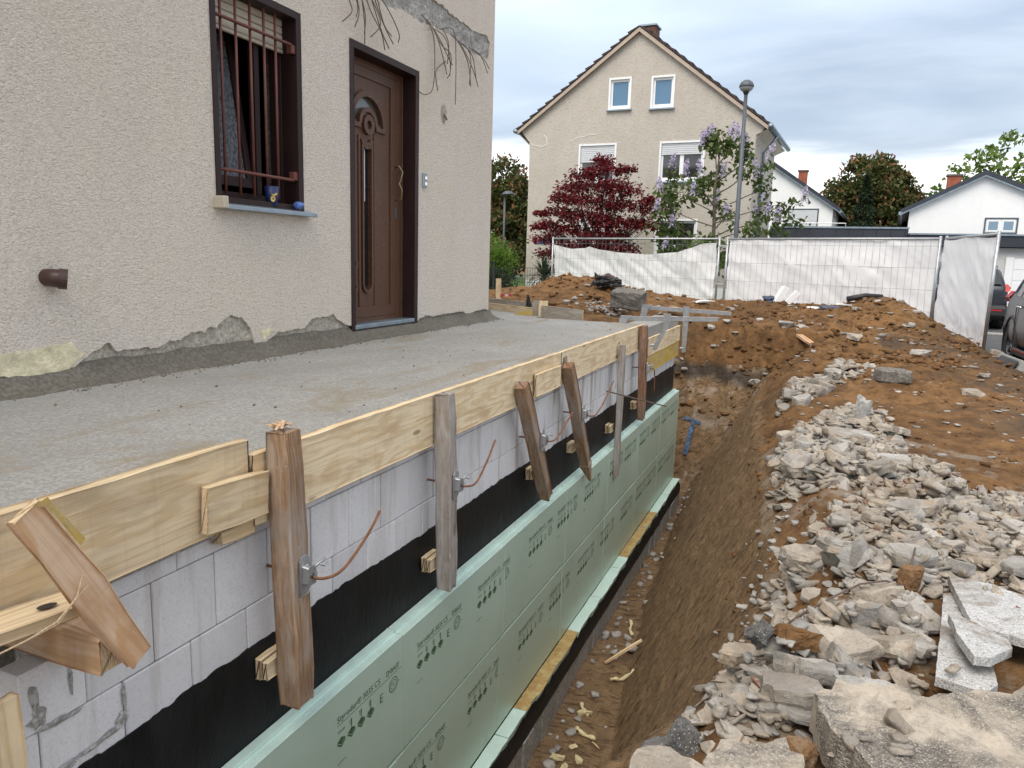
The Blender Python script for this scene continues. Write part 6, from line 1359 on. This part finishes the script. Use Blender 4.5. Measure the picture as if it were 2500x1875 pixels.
# foxglove tree: open crown, broad leaves, upright lilac panicles
rg = random.Random(47); tp_ = tree('foxglove_tree', (-3.05, 23.4, -1.42), 'blossoming tree with lilac panicles behind the lamp post'); mb = MB(); tips = []
P0 = Vector((-3.05, 23.4, -1.42)); trunk = [P0, P0 + Vector((.02, 0, 1.6)), P0 + Vector((0, 0, 2.6)), P0 + Vector((-.06, 0, 3.6)), P0 + Vector((.02, 0, 4.6))]
mb.tube(trunk, [.08, .065, .052, .04, .02], 8)
arms = [(1.55, -1, .25, 1.9), (1.7, 1, .2, 2.3), (2.0, -.8, .35, 1.9), (2.2, .8, .4, 2.0), (2.5, -1, .45, 2.1), (2.6, 1, .3, 2.6), (2.9, -.7, .6, 1.8), (3.0, .9, .55, 2.2), (3.3, -1, .5, 2.1), (3.4, .6, .9, 1.7), (3.6, -.9, .75, 1.9), (3.8, .8, .7, 1.8), (4.1, -.5, 1.1, 1.3), (4.3, .4, 1.2, 1.2), (4.5, -.1, 1.3, .9), (1.8, -.4, .1, 1.6), (2.1, 1, .3, 2.9), (1.9, -1, .6, 2.2), (2.4, .3, .3, 1.4), (3.1, -.3, .4, 1.4)]
for (h, sx_, uz, L) in arms:
    b = P0 + Vector((0, 0, h)); branch(mb, b, Vector((sx_, rg.uniform(-.8, .8), uz * .5)).normalized(), L * .66, .026, 1, rg, tips, .26, .55, 5, (3, 4), .55)
mb.build('trunk', 'bark', tp_, smooth=True, fix=False)
cent = []
for p, d in tips:
    for k in range(26): q = p - d * rg.uniform(0, .55); cent.append((q.x + rg.gauss(0, .11), q.y + rg.gauss(0, .11), q.z + rg.gauss(0, .10)))
for k in range(700): a = rg.uniform(0, 6.28); r = 1.5 * math.sqrt(rg.random()); cent.append((-3.35 + r * math.cos(a) * 1.05, 23.4 + r * math.sin(a), .35 + rg.gauss(0, .26) + .2 * math.sin(r * 5)))
leaves('crown', cent, .17, 'leaf_paulownia', tp_, 6, droop=.5, flatness=.1, aspect=.75)
fc = []
for k in range(75): h = rg.random(); r = .095 * (1 - h) + .015; a = rg.uniform(0, 6.28); fc.append((r * math.cos(a), r * math.sin(a), h * .42))
pan = leaves('flower_panicle', fc, .07, 'flower_lilac', tp_, 8, droop=.8, aspect=.8); pme = pan.data; bpy.data.objects.remove(pan)
for i, (p, d) in enumerate(tips):
    if p.z < 1.0 and i % 3 or i % 2 == 0: continue
    link('flower_panicle', pme, Matrix.Translation(p + Vector((0, 0, -.02))) @ Matrix.Rotation(rg.uniform(-.35, .35), 4, 'X') @ Matrix.Rotation(rg.uniform(-.35, .35), 4, 'Y') @ Matrix.Diagonal((1, 1, rg.uniform(.7, 1.3), 1)), tp_, kind='stuff')
# broadleaf trees in the distance
def crown_cloud(blobs, n, rg, hollow=.55):
    out = []
    for (x, y, z, r, rz) in blobs:
        for k in range(int(n * r * r)):
            v = Vector((rg.gauss(0, 1), rg.gauss(0, 1), rg.gauss(0, 1))).normalized() * (hollow + (1 - hollow) * rg.random()); q = mnoise.noise(Vector((x, y, z)) + v * 2.3)
            if q < -.10: continue
            v = v * (1 + .25 * q); out.append((x + v.x * r, y + v.y * r, z + v.z * rz))
    return out
def broad_tree(loc, label, blobs, n, leaf, size, mat2=None, seed=1, bare=0, barkr=.22):
    rg = random.Random(seed); t_ = tree('broadleaf_tree', loc, label); mb = MB(); tips = []; b = Vector(loc)
    mb.tube([b, b + Vector((0, 0, 2.2)), b + Vector((.1, 0, 3.6))], [barkr, barkr * .8, barkr * .55], 8)
    for (x, y, z, r, rz) in blobs: e = Vector((x, y, z)); s = b + Vector((0, 0, 2.4)); mb.tube([s, s.lerp(e, .5) + Vector((rg.uniform(-.2, .2), 0, rg.uniform(-.1, .3))), e, e + Vector((rg.uniform(-.4, .4), rg.uniform(-.4, .4), rz * .6))], [barkr * .4, barkr * .28, barkr * .15, .02], 5, cap=False)
    mb.build('trunk', 'bark', t_, smooth=True, fix=False)
    c = crown_cloud(blobs, n, rg); leaves('crown', c, size, leaf, t_, seed, droop=.2, aspect=.7)
    if mat2: c2 = [(x, y, z) for x, y, z in crown_cloud([(x, y, z, r * 1.03, rz * 1.03) for x, y, z, r, rz in blobs], n * .09, rg, .9)]; leaves('blossom', c2, size * 1.1, mat2, t_, seed + 1, droop=-1.2, aspect=.45)
    return t_
broad_tree((2.2, 49, -1.42), 'round horse chestnut with reddish blossom behind the garages', [(2.3, 49, 4.7, 1.75, 1.7), (1.2, 49, 3.7, 1.6, 1.5), (3.4, 49, 3.9, 1.6, 1.6), (.4, 49, 2.7, 1.3, 1.2), (4.3, 49, 2.9, 1.2, 1.3), (2.2, 48.6, 2.6, 1.9, 1.5), (3.0, 49, 5.3, 1.0, 1.1), (1.2, 48, 1.2, 1.6, 1.4), (3.2, 48.3, 1.2, 1.8, 1.4), (.0, 49, 3.5, .6, .6), (4.6, 49, 4.0, .6, .6), (1.6, 49, 5.9, .6, .5), (3.9, 49, 5.0, .6, .6), (5.0, 49, 2.6, .5, .6), (-.4, 49, 2.2, .6, .6)], 1250, 'leaf_chestnut', .26, 'flower_red', 3)
broad_tree((-17.3, 47, -1.42), 'horse chestnut seen between the two houses', [(-20.3, 47, 4.6, 1.9, 1.9), (-19.2, 47, 3.6, 1.6, 1.7), (-21.5, 47, 3.6, 1.7, 1.9), (-20.2, 46.6, 2., 2., 1.6), (-18.6, 47, 2.1, 1.5, 1.5), (-19.4, 46.4, .3, 2., 1.5)], 1300, 'leaf_chestnut', .28, 'flower_red', 4)
broad_tree((8.0, 50, -1.42), 'sparse young tree with bare top behind the white house', [(6.3, 50, 4.2, .9, .7), (7.2, 50, 5.4, .9, .8), (8.2, 50, 6.2, .9, .8), (9.3, 50, 5.2, .9, .7), (8.4, 50, 4.4, 1.0, .8), (10.2, 50, 6.0, .8, .6), (10.6, 50, 4.4, .9, .7), (9.2, 50, 7.2, .6, .5), (5.6, 50, 3.3, .8, .6), (7.3, 50, 3.4, 1.0, .8)], 260, 'leaf_light', .34, None, 7, barkr=.12)
rg = random.Random(15); cf = tree('conifer', (2.0, 46, -1.42), 'narrow dark conifer before the horse chestnut'); MB().tube([(2.0, 46, -1.42), (2.0, 46, 4.8)], [.16, .02], 7).build('trunk', 'bark_dark', cf, smooth=True, fix=False)
c = []
for k in range(6500): h = rg.random() ** .8; r = (1 - h) * 1.25 * (.55 + .45 * rg.random()) * (1 + .25 * math.sin(h * 40)); a = rg.uniform(0, 6.28); c.append((2.0 + r * math.cos(a), 46 + r * math.sin(a), -.6 + h * 5.5))
leaves('crown', c, .22, 'leaf_conifer', cf, 3, droop=.5, aspect=.35)
def shrub(name, loc, label, blobs, n, mat, size, seed, droop=.3, aspect=.4, hollow=.3):
    rg = random.Random(seed); s = E(name, loc, label, 'shrub'); mb = MB(); b = Vector(loc)
    for (x, y, z, r, rz) in blobs: mb.tube([b, b.lerp(Vector((x, y, z)), .6), Vector((x, y, z))], [.03, .02, .008], 4, cap=False)
    mb.build('stems', 'bark_dark', s, fix=False); leaves('foliage', crown_cloud(blobs, n, rg, hollow), size, mat, s, seed, droop=droop, aspect=aspect); return s
shrub('bamboo_shrub', (-11.6, 26.5, -1.42), 'feathery bright green bamboo beside the gable house', [(-11.7, 26.5, -.5, .8, .8), (-11.3, 26.3, -.1, .7, .6), (-12.2, 26.5, -.3, .8, .8), (-11.6, 26.3, .05, .6, .35)], 5200, 'leaf_shrub', .12, 11, .6, .25)
shrub('leafy_shrub', (-13.6, 30, -1.42), 'light green leafy shrub behind the bamboo', [(-13.6, 30, .3, .8, .9), (-13.1, 30, -.1, .8, .9), (-14.1, 30, 0, .8, 1.)], 2600, 'leaf_light', .16, 12)
shrub('dark_hedge', (-10.8, 24.6, -1.42), 'dark leafy hedge under the bamboo by the mesh fence', [(-11.3, 24.8, -1.0, .7, .45), (-10.4, 24.8, -1.0, .55, .45), (-10.9, 24.8, -.75, .6, .4)], 4200, 'leaf_hedge', .10, 13)
yu = E('yucca', (-8.55, 23.6, -1.42), 'spiky yucca with drooping sword leaves beside the fence post', 'plant'); MB().tube([(-8.5, 23.6, -1.42), (-8.5, 23.6, -.6)], [.10, .08], 7).build('trunk', 'bark_dark', yu, smooth=True)
rg = random.Random(19); mb = MB()
for k in range(170):
    a = rg.uniform(0, 6.28); el = rg.uniform(-.5, 1.4); d = Vector((math.cos(a) * math.cos(el), math.sin(a) * math.cos(el), math.sin(el))); L = rg.uniform(.6, .95); s = d.cross(Vector((0, 0, 1))).normalized() * .022; b = Vector((-8.5, 23.6, -.62 + rg.uniform(-.1, .1))); m_ = b + d * L * .55; e = b + d * L + Vector((0, 0, -.22 * L * (1.2 - el)))
    mb.add([b - s * .6, b + s * .6, m_ + s, m_ - s, e], [(0, 1, 2, 3), (3, 2, 4)])
mb.build('leaves', 'leaf_yucca', yu, fix=False)
# dark double-wire mesh fence on the left, stake and barrier tape
mf = E('mesh_fence', (-9.5, 20.6, -1.30), 'dark green wire mesh fence by the lawn', 'fence')
MB().box((-9.05, 20.57, -1.4), (-8.99, 20.63, -.15)).build('post', 'mesh_green', mf)
for k in range(60): MB().box((-12. + k * .078, 20.597, -1.38), (-12. + k * .078 + .008, 20.603, -.28)).build('wire', 'mesh_green', mf)
for k in range(6): MB().box((-12.0, 20.60, -1.35 + k * .21), (-7.35, 20.612, -1.338 + k * .21)).build('wire', 'mesh_green', mf)
timber('stake', (-5.15, 12.0, -1.0), (-5.16, 12.0, -.37), .09, .05, 'fresh_pine', up=(0, 1, 0), end='sawn_end', label='upright fresh pine stake holding the barrier tape', cat='stake', seed=91)
bt = E('barrier_tape', (-5.1, 12, -.65), 'red and white barrier tape from the pine stake to the fence post', 'tape')
a, b = Vector((-5.10, 11.98, -.66)), Vector((-7.58, 21.6, -.75)); n_ = 22
for k in range(n_):
    p, q = a.lerp(b, k / n_), a.lerp(b, (k + 1) / n_); sg_ = -.10 * math.sin(math.pi * k / n_); sg2 = -.10 * math.sin(math.pi * (k + 1) / n_); h0, h1 = .035 * (1 - .6 * abs(math.sin(k * .9))), .035 * (1 - .6 * abs(math.sin((k + 1) * .9)))
    MB().add([p + Vector((0, 0, sg_ - h0)), q + Vector((0, 0, sg2 - h1)), q + Vector((0, 0, sg2 + h1)), p + Vector((0, 0, sg_ + h0))], [(0, 1, 2, 3)]).build('stripe', 'tape_red' if k % 2 == 0 else 'tape_white', bt, fix=False)

# ------------------------------------------------------------------ things lying on the soil heap
def crumpled(name, c, r, sc, mat, label, cat, seed, sub=4):
    bm = bmesh.new(); bmesh.ops.create_icosphere(bm, subdivisions=sub, radius=1.)
    for v in bm.verts:
        q = v.co * 1.7 + Vector((seed * 5., 0, 0)); k = 1 + .5 * mnoise.noise(q) + .22 * mnoise.noise(q * 3.1); v.co = Vector((v.co.x * sc[0], v.co.y * sc[1], max(v.co.z, -.45) * sc[2])) * k * r
    me = bpy.data.meshes.new(name); bm.to_mesh(me); bm.free(); me.materials.append(MATS[mat]); return link(name, me, Matrix.Translation(c), label=label, cat=cat)
bb = crumpled('torn_bag', (-3.72, 13.8, -.42), .26, (1.0, .7, .55), 'bag_black', 'torn black bag with red rim on top of the left soil mound', 'bag', 3)
MB().add([(-.22, 0, .04), (-.24, .02, .20), (-.12, 0, .10), (-.17, .02, .17), (-.06, 0, .08)], [(0, 1, 2), (2, 3, 4)]).build('torn_corner', 'bag_black', bb, local=True, fix=False)
MB().tube([(-.02, -.1, .12), (.10, -.12, .13), (.2, -.08, .06), (.24, -.05, -.02)], [.008, .014, .012, .006], 6).build('red_rim', 'bar_red', bb, local=True, smooth=True)
MB().tube([(.50, 14.15, gz(.5, 14.15) + .10), (.78, 14.25, gz(.78, 14.25) + .08), (1.05, 14.4, gz(1.05, 14.4) + .02)], .05, 12).build('black_pipe', 'black_plastic', smooth=True, label='black plastic pipe piece lying on the far heap', cat='pipe')
def white_offcut(c, rz, tilt, L, label):
    M = Matrix.Translation(c) @ Matrix.Rotation(rz, 4, 'Z') @ Matrix.Rotation(tilt, 4, 'Y'); MB().obox(M, (.11, .16, L)).build('foam_block', 'white_plastic', bevel=.006, label=label, cat='offcut')
white_offcut((-.63, 15., -.56), .4, .5, .34, 'tall white foam block leaning on the heap before the fence')
white_offcut((-.42, 15.02, -.60), .2, .75, .28, 'shorter white foam block leaning behind the tall one')
crumpled('plastic_bag', (-.82, 15.05, -.66), .11, (1.2, .8, .8), 'bag_blue', 'dark blue plastic bag beside the white foam blocks', 'bag', 5, 3)
crumpled('plastic_bag', (.22, 14.3, gz(.22, 14.3) + .03), .12, (1.6, .8, .5), 'bag_blue', 'crumpled dark blue bag near the black pipe', 'bag', 6, 3)
for i, (x, y, s, lb) in enumerate([(-1.9, 14.2, .2, 'crumpled white sheet on the heap near the fence coupler'), (-.1, 14.2, .2, 'flat white plaster scrap near the blue bag'), (.45, 13.9, .16, 'small white plaster scrap under the black pipe')]):
    me = rock_mesh('plaster_scrap', 820 + i, flat=.3, pts=16, sub=2, amp=.2, mat='white_render'); link('plaster_scrap', me, Matrix.Translation((x, y, gz(x, y) + .05)) @ Matrix.Diagonal((s * 1.4, s, s, 1)), label=lb, cat='scrap')
pv = MB().tube([(-2.35, 13.1, gz(-2.35, 13.1) + .08), (-2.1, 13.0, gz(-2.1, 13.0) + .1)], .085, 12); pv.build('clay_pipe_piece', 'clay_lump', smooth=True, label='broken clay pipe end beside the concrete foundation block', cat='pipe')
crumpled('black_foil', (-3.35, 8.75, -.62), .10, (.35, .3, 1.6), 'bag_black', 'black foil strip sticking up by the short grey upright', 'foil', 8, 3)
# kerb stones by the parking space
kb = E('kerb_stone', (2.75, 12.6, -1.42), 'tipped pale kerb stone with dark asphalt remnant beside the parked car', 'kerb')
MB().obox(Matrix.Translation((2.62, 11.9, -1.33)) @ Matrix.Rotation(R_(4), 4, 'Z') @ Matrix.Rotation(R_(28), 4, 'Y'), (.12, 1.7, .30)).build('stone', 'kerb_stone', kb, bevel=.012)
MB().obox(Matrix.Translation((2.52, 12.1, -1.28)) @ Matrix.Rotation(R_(4), 4, 'Z') @ Matrix.Rotation(R_(28), 4, 'Y'), (.05, .7, .22)).build('asphalt_remnant', 'asphalt', kb, bevel=.02)
chunk('kerb_end', (.12, .5, .22), 'rubble_warm', TR(2.72, 13.5, -1.33, 12, 0, 10), 'reddish pale kerb stone end at the fence post', 5, 'kerb')
MB().box((3.1, 19.2, -1.39), (6.5, 19.5, -1.36)).build('gutter_stones', 'kerb_stone', label='pale paved gutter strip across the parking space', cat='gutter')

# ------------------------------------------------------------------ parked cars
def car(loc, rz, paint, label):
    """local: x forward, y left, z up from the ground; a compact five-door SUV"""
    c = E('parked_car', loc, label, 'car', rz=rz)
    L, Wd, H = 4.4, .92, 1.62
    xs_ = [-2.2, -2.16, -2.05, -1.8, -1.45, -1.0, -.5, 0, .45, .8, 1.15, 1.6, 1.95, 2.12, 2.2]
    belt = [.86, .93, .98, 1.02, 1.02, 1.01, 1.0, .98, .97, .96, .93, .88, .80, .70, .58]
    roof = [.90, 1.02, 1.20, 1.42, 1.56, 1.62, 1.63, 1.60, 1.50, 1.28, 1.02, .94, .85, .74, .60]
    hw = [.76, .82, .86, .90, .915, .92, .92, .92, .92, .915, .91, .90, .86, .78, .66]
    sill = [.42, .34, .30, .27, .25, .24, .24, .24, .24, .24, .24, .25, .28, .32, .40]
    V, F = [], []; rings = []
    for x, b, r, w_, s in zip(xs_, belt, roof, hw, sill):
        top = max(r, b + .01); k = (top - b); half = [(0, s), (w_ * .9, s), (w_ * .985, s + .12), (w_, s + (b - s) * .55), (w_ * .985, b - .05), (w_ * .955, b), (w_ * (.955 - .09 * min(1, k / .3)), b + k * .45), (w_ * (.955 - .20 * min(1, k / .5)), b + k * .86), (w_ * (.80 - .10 * min(1, k / .5)), b + k * .97), (0, top)]
        ring = half + [(-u, v) for u, v in half[-2:0:-1]]; rings.append(len(ring)); V += [(x, u, v) for u, v in ring]
    n = rings[0]
    for i in range(len(xs_) - 1):
        for k in range(n): F.append((i * n + k, i * n + (k + 1) % n, (i + 1) * n + (k + 1) % n, (i + 1) * n + k))
    F += [tuple(range(n))[::-1], tuple((len(xs_) - 1) * n + k for k in range(n))]
    bm = bmesh.new(); vv = [bm.verts.new(p) for p in V]; [bm.faces.new([vv[i] for i in f]) for f in F]; bmesh.ops.recalc_face_normals(bm, faces=bm.faces)
    me = bpy.data.meshes.new('body'); bm.to_mesh(me); bm.free(); me.polygons.foreach_set('use_smooth', [True] * len(me.polygons)); me.materials.append(MATS[paint])
    body = link('body', me, None, c); sb = body.modifiers.new('sub', 'SUBSURF'); sb.levels = 2; sb.render_levels = 2
    def at(x, f):    # side glass: outward offset from the body above the belt
        i = max(k for k in range(len(xs_)) if xs_[k] <= x); i = min(i, len(xs_) - 2); t_ = (x - xs_[i]) / (xs_[i + 1] - xs_[i]); g_ = lambda a: a[i] + (a[i + 1] - a[i]) * t_
        b, r, w_ = g_(belt), g_(roof), g_(hw); k = r - b; z = b + .03 + (k * .80 - .03) * f; return w_ * (.955 - (.20 * min(1, k / .5)) * (f * .85)) + .004, z
    for sy_ in (-1, 1):
        for (x0, x1) in ((-1.62, -1.12), (-1.06, -.10), (-.02, .84)):
            pts = []; xsn = np.linspace(x0, x1, 7)
            lo_ = [(x, sy_ * at(x, .0)[0], at(x, .0)[1]) for x in xsn]; hi_ = [(x, sy_ * at(x, .95)[0], at(x, .95)[1]) for x in xsn]
            MB().add(lo_ + hi_, [(k, k + 1, k + 8, k + 7) for k in range(6)]).build('side_window', 'dark_glass', c, local=True, smooth=True, fix=False)
        for xh in (-.98, .02):
            MB().tube([(xh, sy_ * .925, .905), (xh + .03, sy_ * .955, .91), (xh + .17, sy_ * .955, .905), (xh + .2, sy_ * .925, .90)], .014, 6).build('door_handle', 'chrome', c, local=True, smooth=True)
        for xs2 in (-1.08, -.06, .92): MB().box((xs2 - .004, sy_ * .918, .34), (xs2 + .004, sy_ * .9285, .93)).build('door_seam', 'black_plastic', c, local=True)
        MB().box((-1.0, sy_ * .90, .22), (.95, sy_ * .935, .32)).build('side_skirt', 'black_plastic', c, local=True, bevel=.02)
        MB().box((-.95, sy_ * .936, .285), (.9, sy_ * .940, .30)).build('skirt_trim', 'tail_red', c, local=True)
        MB().prism([(sy_ * .47, .93), (sy_ * .83, .95), (sy_ * .86, 1.02), (sy_ * .80, 1.09), (sy_ * .56, 1.07)], lambda u, v, s: (-2.19 + (v - .95) * .55 + (.0 if s == 0 else .22) + .04 * abs(u), u, v)).build('tail_light', 'tail_red', c, local=True, bevel=.015)
        MB().prism([(sy_ * .45, .62), (sy_ * .80, .66), (sy_ * .80, .78), (sy_ * .5, .75)], lambda u, v, s: (2.16 - (v - .62) * .3 - .12 * abs(u) - (.0 if s == 0 else .15), u, v)).build('headlight', 'lamp_glass', c, local=True, bevel=.015)
        MB().obox(Matrix.Translation((.82, sy_ * 1.0, 1.05)), (.10, .20, .13)).build('mirror', paint, c, local=True, bevel=.03)
        for xw in (-1.34, 1.34):
            w_ = E('wheel', (0, 0, 0), None, None, parent=c); w_.location = (xw, sy_ * .80, .34)
            for pr, mt, nm in (([(.19, -.10), (.30, -.11), (.335, -.08), (.335, .08), (.30, .11), (.19, .10)], 'rubber', 'tyre'), ([(.0, .02), (.06, .04), (.20, .03), (.225, .09), (.235, .09), (.235, -.09), (.0, -.09)], 'dark_steel', 'rim')):
                MB().lathe([(r, h * sy_) for r, h in pr], axis='Y', n=28).build(nm, mt, w_, local=True, smooth=nm == 'tyre')
            for k in range(5): MB().obox(Matrix.Rotation(k * 1.2566, 4, 'Y') @ Matrix.Translation((.125, sy_ * .062, 0)), (.21, .02, .045)).build('spoke', 'rim_metal', w_, local=True, bevel=.006)
            MB().lathe([(.365, -.02 * sy_), (.41, .115 * sy_), (.36, .125 * sy_), (.355, 0)], (xw, sy_ * .80, .36), 'Y', 28).build('wheel_arch', 'black_plastic', c, local=True, smooth=True)
    rw = [(-2.12, .70, 1.06), (-1.80, .62, 1.43)]
    MB().add([(-2.165, -.68, 1.10), (-2.165, .68, 1.10), (-1.90, .60, 1.43), (-1.90, -.60, 1.43)], [(0, 1, 2, 3)]).build('rear_window', 'dark_glass', c, local=True, fix=False)
    MB().add([(1.03, -.74, 1.06), (1.03, .74, 1.06), (.52, .62, 1.50), (.52, -.62, 1.50)], [(0, 1, 2, 3)]).build('windscreen', 'dark_glass', c, local=True, fix=False)
    MB().prism([(-2.235, .34), (-2.05, .24), (-1.78, .26), (-1.78, .58), (-2.2, .62), (-2.235, .52)], lambda u, v, s: (u, -.80 if s == 0 else .80, v)).build('rear_bumper', 'black_plastic', c, local=True, bevel=.03)
    for sy_ in (-1, 1): MB().box((-2.242, sy_ * .45, .47), (-2.236, sy_ * .72, .50)).build('reflector', 'tail_red', c, local=True)
    MB().box((-2.215, -.26, .72), (-2.200, .26, .83)).build('number_plate', 'sign_white', c, local=True, bevel=.004)
    MB().box((-1.95, -.58, 1.49), (-1.70, .58, 1.53)).build('roof_spoiler', paint, c, local=True, bevel=.012)
    return c
car((3.33, 22.9, -1.40), R_(91), 'car_dark', 'dark blue SUV with red tail lamp parked at the garage door')
car((3.64, 11.75, -1.40), R_(-90), 'car_grey', 'anthracite SUV with red skirt trim parked by the kerb')
